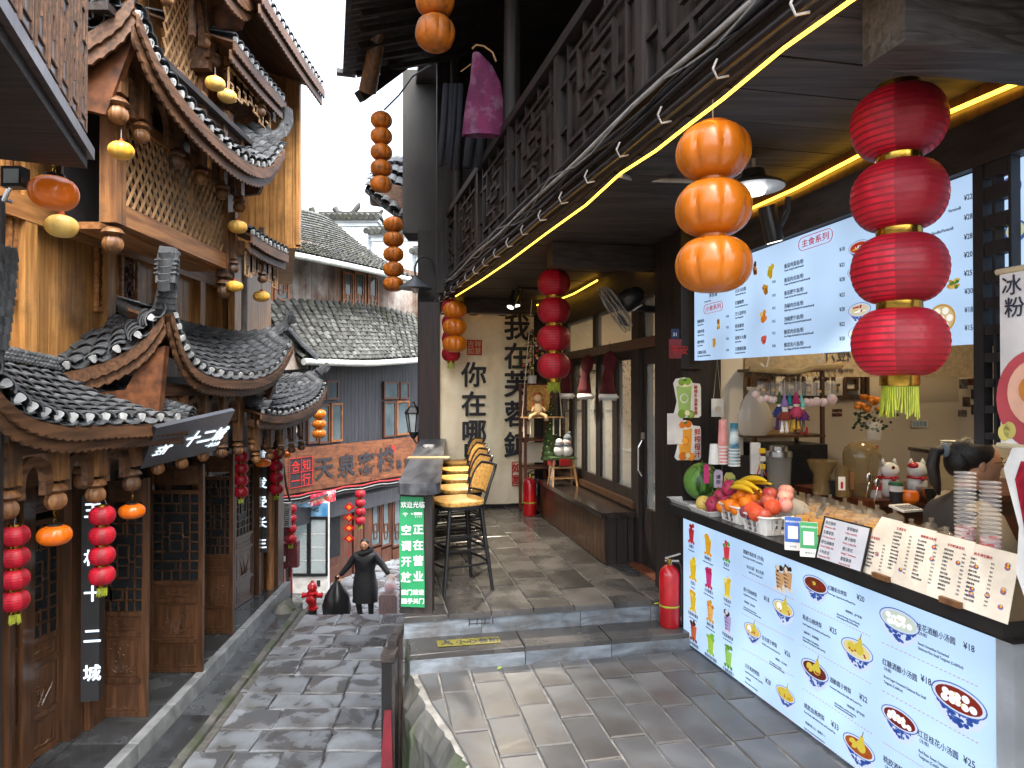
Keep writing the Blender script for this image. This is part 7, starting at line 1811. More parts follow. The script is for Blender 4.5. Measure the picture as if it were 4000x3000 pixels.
# ---------------------------------------------------------------- things on the counter
TH=math.atan2(lx.y,lx.x); WT=1.0015
def W_(s,t,z=WT): p=lbA+lx*s - ln*t; return Vector((p.x,p.y,z))
def ctr(u,v,z=WT): return PZ(u,v,z)
glz=mat('white_glazed_plastic',(.72,.71,.68),.3,bump=0,isl=.02)
wm=mat('watermelon_rind','#5d8a3c',.35,'#1c4014',5.0,(3,3,.5),.05,isl=0,contrast=(.42,.58),dist=1.2)
def tray(label,s,t,w,d_,h=.035):
    o=thing('white_tray',label,'tray',W_(s,t),TH); b=MB()
    def ring(a,c,z): return [(-a,-c,z),(a,-c,z),(a,c,z),(-a,c,z)]
    L_=[ring(w*.45,d_*.44,0),ring(w*.5,d_*.5,h),ring(w*.53,d_*.53,h),ring(w*.53,d_*.53,h-.004),ring(w*.51,d_*.51,h-.006)]; ins_=[ring(w*.5-.004,d_*.5-.004,h),ring(w*.45-.003,d_*.44-.003,.004)]
    vs=[q for l in L_ for q in l]; fs=[(i*4+j,i*4+(j+1)%4,(i+1)*4+(j+1)%4,(i+1)*4+j) for i in range(4) for j in range(4)]+[(3,2,1,0)]
    vs+=[q for l in ins_ for q in l]; fs+=[(20+j,24+j,24+(j+1)%4,20+(j+1)%4) for j in range(4)]+[(24,25,26,27)]
    b.add(vs,fs); b.build('tray',glz,o); return o
tray('white plastic tray under the watermelon at the far end of the counter',.10,.06,.30,.30)
tray('white plastic tray holding the yellow melon and the dragon fruits',.42,.0,.26,.24)
def fruit(name,label,cat,m,p,r,sq=1.0,stem=None,M=None,dimple=True):
    o=thing(name,label,cat,p,random.uniform(0,6)); b=MB(); pr=[]
    for i in range(15):
        a=PI*i/14; rr=r*math.sin(a); z=-r*math.cos(a)*sq
        if dimple: z-=(r*.16*math.exp(-(rr/(r*.3))**2) if i>7 else -r*.06*math.exp(-(rr/(r*.3))**2))
        pr.append((max(rr,.0005),z))
    b.lathe(pr,18); f_=b.build('flesh' if False else 'skin',m,o,True)
    if stem: b=MB(); b.tube([(0,0,r*sq*.78),(r*.05,0,r*sq*1.02),(r*.12,0,r*sq*1.12)],[r*.05,r*.04,r*.05],6); b.build('stem',stem,o)
    return o
stemm=mat('dry_stem','#5a4a2a',.8)
fruit('watermelon','whole dark green striped watermelon on the white tray at the end of the counter','watermelon',wm,W_(.10,.09,WT+.03+.13),.128,1.02,stemm,dimple=False)
fruit('yellow_melon','small pale yellow melon in the tray beside the dragon fruits','melon',mat('pale_yellow_melon','#e0c56a',.4,'#d2b04f',4.0),W_(.33,-.03,WT+.05),.05,1.0,None,dimple=False)
dfm=mat('dragon_fruit_pink','#c2355e',.5,'#8a2748',6.0,isl=.1); dfl=mat('dragon_fruit_scale','#9a8a3a',.6,'#7a3a3a',8.0,isl=.3)
for k,(s,t,z,lab) in enumerate(((.50,.06,.17,'pink dragon fruit on top of the heap beside the bananas'),(.40,.06,.10,'pink dragon fruit behind the yellow melon'),(.47,-.04,.065,'darkest dragon fruit at the front of the white tray'),(.55,.0,.075,'dragon fruit at the basket side of the tray'))):
    o=thing('dragon_fruit',lab,'dragon fruit',W_(s,t,WT+z),random.uniform(0,6)); b=MB(); b.ball((0,0,0),(.05,.05,.055),14,10); b.build('skin',dfm,o,True)
    for i in range(20):
        a=i*2.4; zz=-.04+.09*i/20; r=.05*math.sqrt(max(0,1-(zz/.058)**2)); c=Vector((r*math.cos(a),r*math.sin(a),zz)); n_=Vector((math.cos(a),math.sin(a),.9)).normalized(); u_=Vector((-math.sin(a),math.cos(a),0))
        b=MB(); b.add([tuple(c-u_*.010),tuple(c+u_*.010),tuple(c+n_*.028+u_*.003),tuple(c+n_*.034)],[(0,1,2,3)]); b.build('scale',dfl,o)
def basket(label,s,t,w=.25,d_=.2,h=.10):
    o=thing('white_basket',label,'basket',W_(s,t),TH)
    b=MB(); b.box((-w*.4,-d_*.4,0),(w*.4,d_*.4,.006)); b.build('bottom',glz,o)
    R_=[]
    for k in range(25):
        a=2*PI*k/24; R_.append((w*.52*abs(math.cos(a))**.4*(1 if math.cos(a)>=0 else -1),d_*.52*abs(math.sin(a))**.4*(1 if math.sin(a)>=0 else -1),h))
    b=MB(); b.tube(R_,.007,6); b.build('rim',glz,o,True)
    b=MB(); N_=64
    for k in range(N_):
        a=2*PI*k/N_; f=lambda q,z: (q*w*abs(math.cos(a))**.4*(1 if math.cos(a)>=0 else -1),q*d_*abs(math.sin(a))**.4*(1 if math.sin(a)>=0 else -1),z)
        b.beam(f(.42,.003),f(.51,h),.0065 if k % 8 else .02,.002)
    for z,q in ((.03,.445),(.06,.47)): b.tube([(q*w*abs(math.cos(a))**.4*(1 if math.cos(a)>=0 else -1),q*d_*abs(math.sin(a))**.4*(1 if math.sin(a)>=0 else -1),z) for a in [2*PI*k/24 for k in range(25)]],.002,4)
    tag(b.build('slats',glz,o),kind='stuff'); return o
basket('white plastic basket of oranges with bananas on top',.70,.02); basket('white plastic basket heaped with apples and netted fruit',1.0,-.02)
orm=mat('orange_peel','#e07a12',.45,'#d36a0c',40.0,bump=.25,isl=.06); apm=mat('red_apple_skin','#9c2f33',.35,'#c46a4a',7.0,(1,1,.4),.03,isl=.15); pkm=mat('pale_pink_apple_skin','#c8606a',.4,'#d8a08a',6.0,isl=.1); plum=mat('purple_plum_skin','#6a2a3e',.45,'#8a4450',8.0,isl=.1)
netm=mat('orange_foam_net','#e2572a',.7,isl=.05)
org=[(.60,-.05,.075),(.66,-.02,.09),(.70,-.06,.10),(.76,-.05,.085),(.62,.04,.12),(.69,.03,.155),(.78,.03,.15),(.74,.09,.17),(.80,-.02,.13),(.66,.09,.12)]
for i,(s,t,z) in enumerate(org): fruit('orange',['orange at the left corner of the white basket','orange in the front row of the basket, second from the left','orange in the middle of the front row of the basket','orange in the front row showing its navel','orange half under the bananas, left one','big orange directly below the bananas','orange right of the bananas, near the apples','orange at the back of the basket heap','orange between the two baskets','orange hidden at the back left of the basket'][i],'orange',orm,W_(s,t,WT+z),.042)
app=[(.90,-.02,.12,apm),(.93,.05,.20,apm),(.99,.0,.17,apm),(.92,-.09,.10,plum),(1.0,-.09,.10,plum),(1.06,-.08,.11,apm),(1.03,.08,.20,pkm),(1.08,.04,.16,pkm),(.98,.12,.22,pkm)]
for i,(s,t,z,m) in enumerate(app): fruit('apple',['red apple at the left of the apple basket','dark red apple near the top of the heap','largest striped red apple in the middle of the heap','purple red fruit at the left front of the basket','purple red fruit at the centre front of the basket','red apple at the right front of the basket','pale pink apple at the back right','pale pink apple beside the orange net','pale apple at the top back of the heap'][i],'apple',m,W_(s,t,WT+z),.044,.9,stemm)
for i,(s,t,z) in enumerate(((.955,-.08,.115),(1.07,-.03,.15),(1.04,-.11,.115))):
    o=thing('foam_net_fruit',['fruit in orange foam net at the left front of the basket','fruit in orange foam net at the right of the heap','fruit in orange foam net at the front of the basket'][i],'netted fruit',W_(s,t,WT+z)); b=MB()
    for k in range(-8,9):
        for sg_ in (1,-1): b.tube([(.044*math.sin(a)*math.cos(k*.37+sg_*a*.7),.044*math.sin(a)*math.sin(k*.37+sg_*a*.7),-.044*math.cos(a)) for a in [PI*(.12+.76*q/8) for q in range(9)]],.0022,4)
    tag(b.build('net',netm,o),kind='stuff'); b=MB(); b.ball((0,0,0),.042,12,8); b.build('fruit',apm,o,True)
bo=thing('banana_bunch','bunch of ripe yellow bananas lying on top of the oranges','bananas',W_(.74,.04,WT+.19),TH)
bym=mat('banana_yellow','#e3c02c',.4,'#d1a81e',5.0,isl=.06)
for k in range(5):
    b=MB(); pts=[]
    for i in range(11):
        q=i/10; a=-.9+1.9*q; pts.append((.13*math.sin(a) - .02*k*(1-q),-.06+.03*k+.02*q,.02*(k % 2)+.055*math.cos(a) - .03+(.05*q if k>2 else 0)))
    b.tube(pts,[.004,.011,.016,.018,.019,.019,.018,.017,.013,.007,.006],8); f=b.build('banana',bym,bo,True)
    b=MB(); b.tube([pts[0],(Vector(pts[0])*1.05)[:]],.005,5); b.tube([pts[-1],tuple(Vector(pts[-1])+Vector((.012,.0,.0)))],.006,5); b.build('tip',stemm,f)
# payment stands (no code printed)
for k,(u,v,col,nm,lab,t1x,t2x) in enumerate(((3098,2150,'#1f58b0','blue','blue and white payment stand with a blank code panel','推荐使用支付宝','支付宝'),(3160,2176,'#1f8a4a','green','green and white payment stand with a blank code panel','推荐使用微信支付','微信支付'))):
    p=ctr(u,v); o=thing('payment_stand',lab,'payment stand',p,math.radians(-22)); w,h=.078,.165; R_=rot('X',-14)
    b=MB(); b.box((-w/2,0,0),(w/2,.006,h),None,R_); b.box((-w/2,.0,0),(w/2,.06,.006)); b.build('stand',glz,o)
    b=MB(); b.box((-w/2+.001,-.002,h*.24),(w/2-.001,-.0004,h-.002),None,R_); b.build('coloured_face',mat(nm+'_stand_face',col,.4,isl=0,bump=0),o)
    b=MB(); b.box((-w*.3,-.0035,h*.34),(w*.3,-.0021,h*.72),None,R_); b.build('blank_panel',paper,o)
    text(o,t1x,.0095,wv,R_ @ tr(-w*.44,-.0022,h*.83),ext=.0001); text(o,t2x,.011,Lp('#2a5fb8',.1) if k==0 else Lp('#2a8a4a',.1),R_ @ tr(-w*.22,-.0006,h*.09),ext=.0002)
# handwritten coffee list on a clip board
p0,p1=ctr(3187,2180),ctr(3361,2238); hx=(p1-p0).normalized(); o=thing('handwritten_menu','handwritten coffee price list in a dark frame leaning on the counter','menu',p0,math.atan2(hx.y,hx.x)); w=(p1-p0).length; h=.205; R_=rot('X',-16)
b=MB(); b.box((-.008,0,0),(w+.004,.008,h),None,R_); b.build('frame',darkw,o); b=MB(); b.box((.006,-.002,.006),(w-.002,-.0003,h-.008),None,R_); b.build('sheet',mat('crumpled_plastic_sleeve',(.5,.52,.56),.3,(.42,.44,.5),6.0,bump=.5,isl=0),o)
pen=mat('grey_marker',(.1,.1,.12),.6,isl=0,bump=0); redpen=mat('red_marker','#b0202c',.6,isl=0,bump=0)
for i,(a,c,bb,d_) in enumerate((('美式咖啡','Americano ¥20','拿铁咖啡','Coffee Latte ¥25'),('生椰拿铁','Coconut Latte 25','摩卡咖啡','Mocha Coffee ¥28'),('维也纳咖啡','Vienna Coffee ¥32','橙C美式','Orange C Americano'),('卡布奇诺','Cappuccino ¥28','葡萄拿铁','Grape Latte ¥28'))):
    z=h - .035 - i*.046
    for (tx,x,zz,m,s_) in ((a,.012,z,pen,.019),(c,.012,z-.018,redpen,.013),(bb,w*.54,z-.004,pen,.019),(d_,w*.52,z-.022,redpen,.012)): text(o,tx,s_,m,R_ @ tr(x,-.0025,zz),ext=.0001,xs=.85)
# long folded price card
q0,q1=ctr(3365,2232),ctr(3935,2440); hx=(q1-q0).normalized(); o=thing('folded_price_card','long cream folded menu card with rows of prices and dish pictures standing on the counter','menu',q0,math.atan2(hx.y,hx.x)); w=(q1-q0).length; h=.255; R_=rot('X',-13)
cc_=mat('cream_card','#e6dccb',.6,bump=0,isl=0)
for k in range(4): 
    b=MB(); pts=[(k*w/4+.001,0),((k+1)*w/4,0),((k+1)*w/4,h-.012*k*.4),(k*w/4+(.055 if k==0 else .001),h-.012*k*.4)]+([(.02,h*.72)] if k==0 else []); b.prism(pts,0,.003,None,R_ ); b.build('card_panel',cc_,o)
for k in (0.12,.62): b=MB(); b.box((w*k,-.02,0),(w*k+.09,-.004,.022)); b.build('wooden_holder',brownV,o)
heads=['小食系列','主食系列','鲜榨果汁系列','手作奶茶系列','秋冬养生糖水']
items=['脆脆薯条','香酥鸡排','脆炸鲜奶','白糖桂花糕','古法马拉糕','红糖糍粑','芝士菠萝包','葱香脆饼','番茄鸡蛋面','番茄肉丝面','泡椒肉丝面','酸菜鱼片面','石榴汁','芒果汁','西瓜汁','杨枝甘露','黑糖珍珠奶茶','芋泥波波奶茶']
for c in range(5):
    x=w*(.015+c*.185) if c<4 else w*.74; top=h*(.60 if c==0 else .88) - .006*c
    text(o,heads[c],.0125,redpen,R_ @ tr(x+.01,-.001,top),ext=.0001)
    n=8 if c==0 else 11
    text(o,'\n'.join(items[(c*3+i) % 18] for i in range(n)),.0085,inkg,R_ @ tr(x,-.001,top-.018),ext=.0001,lead=1.75,name='price_rows')
    text(o,'\n'.join('¥%d' % (15+(c*7+i*3) % 14) for i in range(n)),.0085,inkg,R_ @ tr(x+w*.12,-.001,top-.018),ext=.0001,lead=1.75,name='price_rows')
rs=random.Random(9)
for i in range(16):
    x=w*rs.choice((.10,.16,.30,.50,.67)) if i<6 else w*rs.choice((.78,.87,.95)); z=h*rs.uniform(.15,.8); b=MB(); b.T=R_.copy()
    ell(b,x,z,.011,.009,0,-.0008,14); ell(b,x,z+.001,.009,.006,1,-.0012,14); ell(b,x+.002,z+.003,.004,.004,2,-.0016,8); b.build('dish_picture',[mat('blue_white_print','#5a78c0',.5) if i==0 else bpy.data.materials['blue_white_print'],apm if i % 2 else pkm,bym],o)
# dispenser lid jars of drink
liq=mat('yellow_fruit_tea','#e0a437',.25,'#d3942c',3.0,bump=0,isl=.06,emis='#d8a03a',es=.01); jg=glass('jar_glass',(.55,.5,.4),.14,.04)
def jar(label,p,r=.046,h=.105,proto=[]):
    if proto and abs(r-.046)<1e-6: return dup(proto[0],p,random.uniform(0,6),label)
    o=thing('drink_jar',label,'jar',p,0,'lidded glass jars of fruit tea on the counter')
    b=MB(); b.lathe([(r*.94,.003),(r*.95,h*.72)],20); b.build('tea',liq,o,40)
    b=MB(); b.lathe([(r*.9,0),(r,.004),(r,h)],20,cap=False); b.build('glass',jg,o,40)
    b=MB(); b.lathe([(r*1.04,h),(r*1.04,h+.006),(r*.8,h+.018),(r*.3,h+.028),(r*.2,h+.032),(r*.28,h+.045),(r*.28,h+.05),(.001,h+.052)],20,cap=False); b.build('lid',jg,o,60)
    b=MB(); b.ball((r*.4,-r*.85,h*.62),(.012,.006,.007),10,6); b.build('red_date',apm,o,True)
    if abs(r-.046)<1e-6: proto.append(o)
    return o
k=0
for row in range(4):
    for c in range(6):
        s=.62+c*.125+(row % 2)*.05; t=.22+row*.115
        if row==0 and c<3: continue
        if row==0 and c>4: continue
        jar('glass jar of yellow fruit tea, %s row, number %s from the orange end' % (('front','second','third','rear')[row],('one','two','three','four','five','six')[c]),W_(s,t)); k+=1
jar('largest drink jar with a flat glitter lid and wooden knob behind the price card',W_(1.42,.28),.075,.13)
for i in range(5): jar('glass jar of yellow fruit tea beside the clear cups, number %s' % ('one','two','three','four','five')[i],W_(1.55+.1*(i % 3),.42+.12*(i//3)))
# stacked clear cups
cupm=glass('clear_cup_plastic',(.8,.8,.82),.35,.15)
for (u,vt,Y,r,n,lab) in ((3768,1845,2.78,.04,22,'taller stack of clear plastic cups with dark and red print'),(3865,1882,2.62,.037,20,'shorter stack of clear plastic cups with red print')):
    X=(u-2000)/FPX*Y; p=Vector((X,Y,WT)); zt=EYE+(1523-vt)/FPX*Y - WT; o=thing('cup_stack',lab,'cup stack',p)
    b=MB(); b.lathe([(r*.7,0),(r,.10)],18,cap=False)
    for i in range(n): z=.10+(zt-.10)*i/(n-1); b.lathe([(r*.93,z-.008),(r*1.0,z-.002),(r*1.05,z),(r*.97,z+.001)],18,cap=False)
    b.build('cups',cupm,o,40)
    b=MB(); b.lathe([(r*.93,.03),(r*.95,zt*.5)],18,cap=False,sx=.98,sy=.98); b.build('red_print',mat('red_cup_print','#c85a5a',.5,'#d8c8c8',30.0,contrast=(.5,.52),isl=0,alpha=.8) if 'red_cup_print' not in bpy.data.materials else bpy.data.materials['red_cup_print'],o)
# paper cup towers at the end post
def ptower(label,u,vb,vt,Y,m,n):
    p=PD(u,vb,Y); o=thing('paper_cup_tower',label,'cup stack',p); H_=(vb-vt)/FPX*Y; r=.036; b=MB(); b.lathe([(r,0),(r*.72,.10+H_-.11)] if n==1 else [(r*.95,0),(r*.62,H_)],18); b.build('cups',m,o,40)
    if n>1:
        b=MB()
        for i in range(n): z=H_*.45*i/n; b.lathe([(r*(1.03-.03*i/n*5*.2),z),(r*1.06,z+.004),(r*1.0,z+.008)],18)
        b.build('rims',whitep,o,40)
ptower('pink patterned paper cups stacked upside down by the end post',2823,1812,1640,4.2,mat('pink_pattern','#d99a94',.6,'#c77c78',14.0),6)
ptower('blue green landscape paper cups stacked upside down by the end post',2868,1820,1652,4.15,mat('blue_mountain_print','#2f6a80',.6,'#cfd8d4',6.0,(1,1,2)),6)
ptower('white paper cup standing upside down left of the pink cups',2790,1812,1728,4.2,whitep,1)
b=rb(); b.box((2.2,4.18,.95),(2.75,4.40,1.0)); b.box((2.45,4.25,1.0),(2.9,4.38,1.33)); tag(b.build('cup_cabinet',blackm,None),'black cup dispenser box below the paper cup towers','cabinet')
# price flags behind the watermelon
for (u,v,w_,h_,hx_,nm,lab,tx) in ((2760,1850,.035,.13,'#c83a78','pink','pink ribbon tag sticking up behind the watermelon',''),(2806,1870,.06,.12,'#c9bcd8','lilac','lilac cartoon-free price flag behind the watermelon','爆款'),(2850,1890,.075,.15,'#b7b86a','olive','green drink picture flag behind the dragon fruits','招牌'),(2868,1900,.04,.10,'#2f7a5a','teal','small green flag reading 广东 behind the dragon fruits','广东')):
    p=PD(u,v,4.45 if nm != 'teal' else 4.35); o=thing('price_flag',lab.replace('cartoon-free ',''),'flag',p); b=MB(); b.prism([(-w_/2,-h_/2),(w_/2,-h_/2),(w_/2,h_*.35),(w_*.2,h_/2),(-w_*.3,h_/2),(-w_/2,h_*.3)],0,.004); b.build('card',mat(nm+'_card',hx_,.5),o)
    if tx: text(o,tx[0],w_*.5,inkg if nm != 'teal' else wv,tr(-w_*.25,-.001,.0),ext=.0002); text(o,tx[1],w_*.5,inkg if nm != 'teal' else wv,tr(-w_*.25,-.001,-w_*.55),ext=.0002)
# ---------------------------------------------------------------- kiosk interior
Yk=4.35
def mk(px,Y=Yk): return px/FPX*Y
cabz=1.13
b=rb(); b.box((2.95,3.55,0),(4.9,4.15,cabz-.04)); cab=tag(b.build('back_cabinet',mat('red_brown_cabinet','#5e2f1c',.4,'#43200f',3.0,HGX,.1),None),'red brown wooden cabinet along the middle of the kiosk','cabinet')
b=rb(); b.box((2.9,3.5,cabz-.039),(4.95,4.2,cabz)); b.build('top',bpy.data.materials['red_brown_cabinet'],cab)
for x in (3.6,3.75,4.3): b=rb(); b.box((x,3.54,.78),(x+.012,3.549,.86)); b.build('handle',black,cab)
def kp(u,v,Y): return PD(u,v,Y)
def k0(u,Y,z=cabz): X=(u-2000)/FPX*Y; return Vector((X,Y,z))
# blender
o=thing('blender','glass jug blender on a silver base standing left of the jars','blender',Vector((mk(3042-2000,4.0),4.0,WT)))
b=MB(); b.lathe([(.085,0),(.085,.02),(.078,.04),(.072,.17)],20); b.build('base',mat('silver_grey_plastic',(.4,.4,.39),.35,isl=0),o,40)
b=MB(); b.lathe([(.062,.175),(.072,.40)],20,cap=False); b.tube([(-.07,0,.38),(-.105,0,.36),(-.1,0,.24),(-.068,0,.2)],.008,6); b.build('jug',glass('smoky_jug',(.3,.29,.26),.22,.05),o,40)
b=MB(); b.lathe([(.074,.40),(.074,.43),(.05,.435),(.05,.46),(.03,.465)],20); b.build('lid',steel,o,40)
# juicers in smoky plastic
smoke=glass('smoky_amber_plastic',(.22,.15,.06),.7,.12)
o=thing('juicer','small smoky brown juicer bowl with a wide funnel','juicer',k0(3210,4.3)); b=MB(); b.lathe([(.06,0),(.055,.06),(.05,.12),(.085,.19),(.092,.215),(.088,.215)],20); b.build('bowl',smoke,o,40); b=MB(); b.box((.02,-.05,0),(.1,.05,.09)); b.build('outlet',blackm,o)
o=thing('juicer','large smoky amber juicer with a domed hopper','juicer',k0(3365,4.2)); b=MB(); b.lathe([(.05,0),(.08,.06),(.1,.14),(.11,.22),(.11,.27),(.095,.31),(.06,.335),(.02,.345)],22); b.build('hopper',smoke,o,40); b=MB(); b.lathe([(.045,0),(.045,.2)],14,c=(-.12,0,.0)); b.build('side_tube',smoke,o,40)
o=thing('water_bottle','clear water bottle with red cap and red label','bottle',k0(3418,4.15)); b=MB(); b.lathe([(.034,0),(.036,.05),(.034,.2),(.028,.25),(.012,.29),(.012,.30)],16); b.build('bottle',cupm,o,40); b=MB(); b.lathe([(.037,.05),(.037,.14)],16); b.build('label',redm,o,40); b=MB(); b.lathe([(.016,.30),(.016,.325)],12); b.build('cap',redm,o); text(o,'农夫山泉',.018,wv,tr(-.034,-.0385,.1),ext=.0003)
for k,(u,c) in enumerate(((3470,redm),(3580,redm))):
    o=thing('lucky_cat',['white ceramic cat ornament with gold collar bell beside the water bottle','white ceramic cat ornament with a red ear patch beside the coffee machine'][k],'ornament',k0(u,4.15)); b=MB(); b.ball((0,0,.08),(.06,.05,.08),16,12); b.ball((0,-.005,.17),(.058,.05,.05),16,12)
    for sx in (-1,1): b.lathe([(.022,0),(.002,.04)],8,c=(sx*.036,0,.205))
    b.build('body',whitep,o,True); b=MB(); b.lathe([(.055,.12),(.057,.128),(.055,.135)],16); b.ball((0,-.055,.12),.012,8,6); b.build('red_collar',c,o)
    if k: b=MB(); b.ball((-.03,-.012,.20),(.03,.038,.022),10,8); b.build('red_ear_patch',redm,o,True)
    else: b=MB(); b.ball((0,-.05,.19),(.012,.004,.012),10,6); b.build('gold_mark',gold,o)
o=thing('coffee_cup','black and white paper coffee cup with green lid','cup',k0(3498,3.95)); b=MB(); b.lathe([(.03,0),(.04,.10)],16); b.build('cup',blackm,o,40); b=MB(); b.lathe([(.038,.07),(.041,.105)],16); b.build('band',whitep,o); b=MB(); b.lathe([(.043,.105),(.04,.118),(.036,.124)],16); b.build('lid',mat('dark_green_lid','#1e5a3a',.4),o,40)
o=thing('mug','orange ceramic mug with a plain round face-free front beside the calculator'.replace('with a plain round face-free front ','standing '),'mug',k0(3550,3.95)); b=MB(); b.lathe([(.03,0),(.05,.02),(.052,.05),(.045,.07),(.04,.07)],16); b.build('mug',orange,o,40)
o=thing('calculator','grey desk calculator lying on the cabinet top','calculator',k0(3535,3.75),.3); b=MB(); b.box((-.07,-.05,0),(.07,.05,.012),None,rot('X',10)); b.build('body',whitep,o)
b=MB()
for i in range(5):
    for j in range(3): b.box((-.06+i*.025,-.04+j*.022,.0125),(-.042+i*.025,-.025+j*.022,.017),None,rot('X',10))
tag(b.build('keys',wire,o),kind='stuff')
o=thing('steel_container','square stainless steel food container at the end of the cabinet','container',k0(3625,3.95)); b=MB(); b.prism([(-.035,0),(.035,0),(.05,.09),(-.05,.09)],-.04,.04); b.build('box',steel,o)
o=thing('coffee_machine','cream and steel coffee machine with plates stacked on top','coffee machine',k0(3685,4.35)); b=MB(); b.box((-.13,-.1,0),(.16,.15,.26)); b.build('body',mat('cream_machine','#b7a684',.35,isl=0),o); b=MB(); b.box((-.14,-.11,.262),(.17,.16,.285)); b.box((.0,-.115,.12),(.12,-.101,.24)); b.build('steel_top',steel,o)
b=MB()
for i in range(4): b.lathe([(.03,.286+i*.014),(.055,.296+i*.014),(.052,.298+i*.014)],18,c=(.04,0,0))
b.build('plates',whitep,o,40)
# steel spoons,spatula and knife handles
for (u,v,Y,m,lab,kind) in ((3395,1880,3.9,steel,'shiny steel ladle standing behind the jars, left one','s'),(3428,1900,3.85,steel,'shiny steel ladle standing behind the jars, right one','s'),(3288,1895,4.0,whitep,'white spatula with a red patch','f'),(3325,1885,4.0,brownV,'wooden knife handle sticking up behind the jars','h')):
    p=PD(u,v,Y); o=thing({'s':'ladle','f':'spatula','h':'knife'}[kind],lab,{'s':'ladle','f':'spatula','h':'knife'}[kind],p); b=MB()
    if kind=='s': b.ball((0,0,.02),(.018,.008,.028),12,8); b.tube([(0,0,0),(-.02,0,-.1)],.004,6)
    elif kind=='f': b.box((-.02,-.003,-.03),(.02,.003,.05))
    else: b.box((-.012,-.008,-.04),(.012,.008,.06))
    b.build('head',m,o,True if kind=='s' else False)
    if kind=='f': b=MB(); b.box((-.008,-.005,-.02),(.006,-.0035,.02)); b.build('red_patch',redm,o)
# shelf rack with microwave,bag,tree branch with ornaments
Yr=4.75
o=thing('wire_rack','brown shelf rack holding a black microwave against the kiosk wall','rack',Vector((mk(3065-2000,Yr),Yr+.15,0)),ALPHA)
for sx in (-.27,.27):
    for sy in (-.15,.15): b=MB(); b.box((sx-.012,sy-.012,0),(sx+.012,sy+.012,1.95)); b.build('post',maho,o)
for z in (1.12,1.48): b=MB(); b.box((-.285,-.165,z-.02),(.285,.165,z)); b.build('shelf',maho,o)
b=MB(); b.box((-.28,-.155,1.93),(.28,.155,1.95)); b.build('shelf',maho,o)
mo=thing('microwave','black microwave oven with a dial standing on the lower shelf of the rack','microwave',Vector((mk(3085-2000,Yr),Yr+.12,1.122)),ALPHA); b=MB(); b.box((-.24,-.17,0),(.24,.15,.29)); b.build('case',black,mo); b=MB(); b.box((-.22,-.174,.03),(.10,-.171,.26)); b.build('door_window',glassd,mo); b=MB(); b.lathe([(.028,0),(.028,.012)],18,M=tr(.17,-.171,.15) @ rot('X',90)); b.build('dial',blackm,mo); b=MB(); b.tube([(.17+.034*math.cos(a),-.173,.15+.034*math.sin(a)) for a in [2*PI*i/20 for i in range(21)]],.0012,4); b.build('dial_ring',whitep,mo)
ob=thing('paper_pile','pile of brown paper bags on the upper shelf of the rack','paper bags',Vector((mk(3010-2000,Yr),Yr+.1,1.482)),ALPHA)
for i in range(6): b=MB(); b.box((-.12,-.09,i*.008),(.12,.09,i*.008+.006),None,rot('Z',random.uniform(-6,6))); b.build('bag',mat('kraft_paper','#a8865a',.7) if i==0 else bpy.data.materials['kraft_paper'],ob)
p=Vector((mk(3150-2000,Yr),Yr+.06,1.482)); o=thing('red_tin','small round red tin on the upper shelf of the rack','tin',p); b=MB(); b.lathe([(.035,0),(.035,.05)],18); b.build('tin',redm,o,40)
pb=PD(2945,1700,4.55); o=thing('plastic_bag','translucent white plastic bag hanging beside the ornament branch','bag',pb); b=MB(); rs=random.Random(4); n_=20; vs=[]
for i,(z,r) in enumerate(((0,.09),(.05,.115),(.14,.11),(.22,.085),(.27,.05),(.30,.035),(.33,.05))):
    for j in range(n_): a=2*PI*j/n_; q=r*(1+.12*math.sin(j*2.3+i)+rs.uniform(-.06,.06)); vs.append((q*math.cos(a),q*.5*math.sin(a),z))
b.add(vs,[(i*n_+j,i*n_+(j+1)%n_,(i+1)*n_+(j+1)%n_,(i+1)*n_+j) for i in range(6) for j in range(n_)]+[tuple(range(n_-1,-1,-1))]); b.build('bag',glass('milky_plastic',(.42,.38,.32),.6,.3),o,60)
ow=thing('glass_rack','glass jars standing upside down on a dark rack shelf behind the ornaments','rack',PD(3110,1545,4.9)); 
for i in range(7): b=MB(); b.lathe([(.04,0),(.045,.09),(.02,.11)],14,c=(-.26+i*.085,0,0)); b.build('jar',clear,ow,40)
b=MB(); b.box((-.32,-.06,-.02),(.32,.06,-.001)); b.build('shelf',darkw,ow)
Yb=4.05; br=thing('hanging_branch','pale bare branch hung on ropes below the lit board, carrying hooks','branch',PD(3110,1448,Yb))
def bp_(u,v): q=PD(u,v,Yb) - PD(3110,1448,Yb); return q
bk_=mat('pale_branch_bark','#b49a6c',.8,'#8e7448',8.0,bump=.5)
b=MB(); b.tube([bp_(u,v) for u,v in ((2930,1441),(3000,1445),(3080,1452),(3130,1450),(3180,1436),(3240,1434),(3288,1425))],[.018,.019,.018,.018,.019,.02,.021],10); b.build('branch',bk_,br,True)
for (u0,v0) in ((2993,1440),(3205,1418)): b=MB(); b.tube([bp_(u0,v0),bp_(u0+10,v0-40),bp_(u0-10,v0-120)],.005,5); b.tube([bp_(u0,v0),bp_(u0-22,v0-20)],.005,5); b.build('rope',cream,br)
hooks=[2955,2973,2992,3008,3026,3046,3065,3085,3107,3128,3148,3169,3190,3214,3235,3257]
for i,u in enumerate(hooks):
    b=MB(); c=bp_(u,1462); b.tube([c+Vector((0,0,.02)),c+Vector((0,0,0)),c+Vector((.012,0,-.01)),c+Vector((.008,0,-.024)),c+Vector((-.006,0,-.022))],.002,4); b.build('hook',black,br)
bgl=glass('clear_bauble',(.8,.7,.68),.45,.05); pinkc=mat('pink_cotton','#b8545e',.9,'#d8b8b0',12.0)
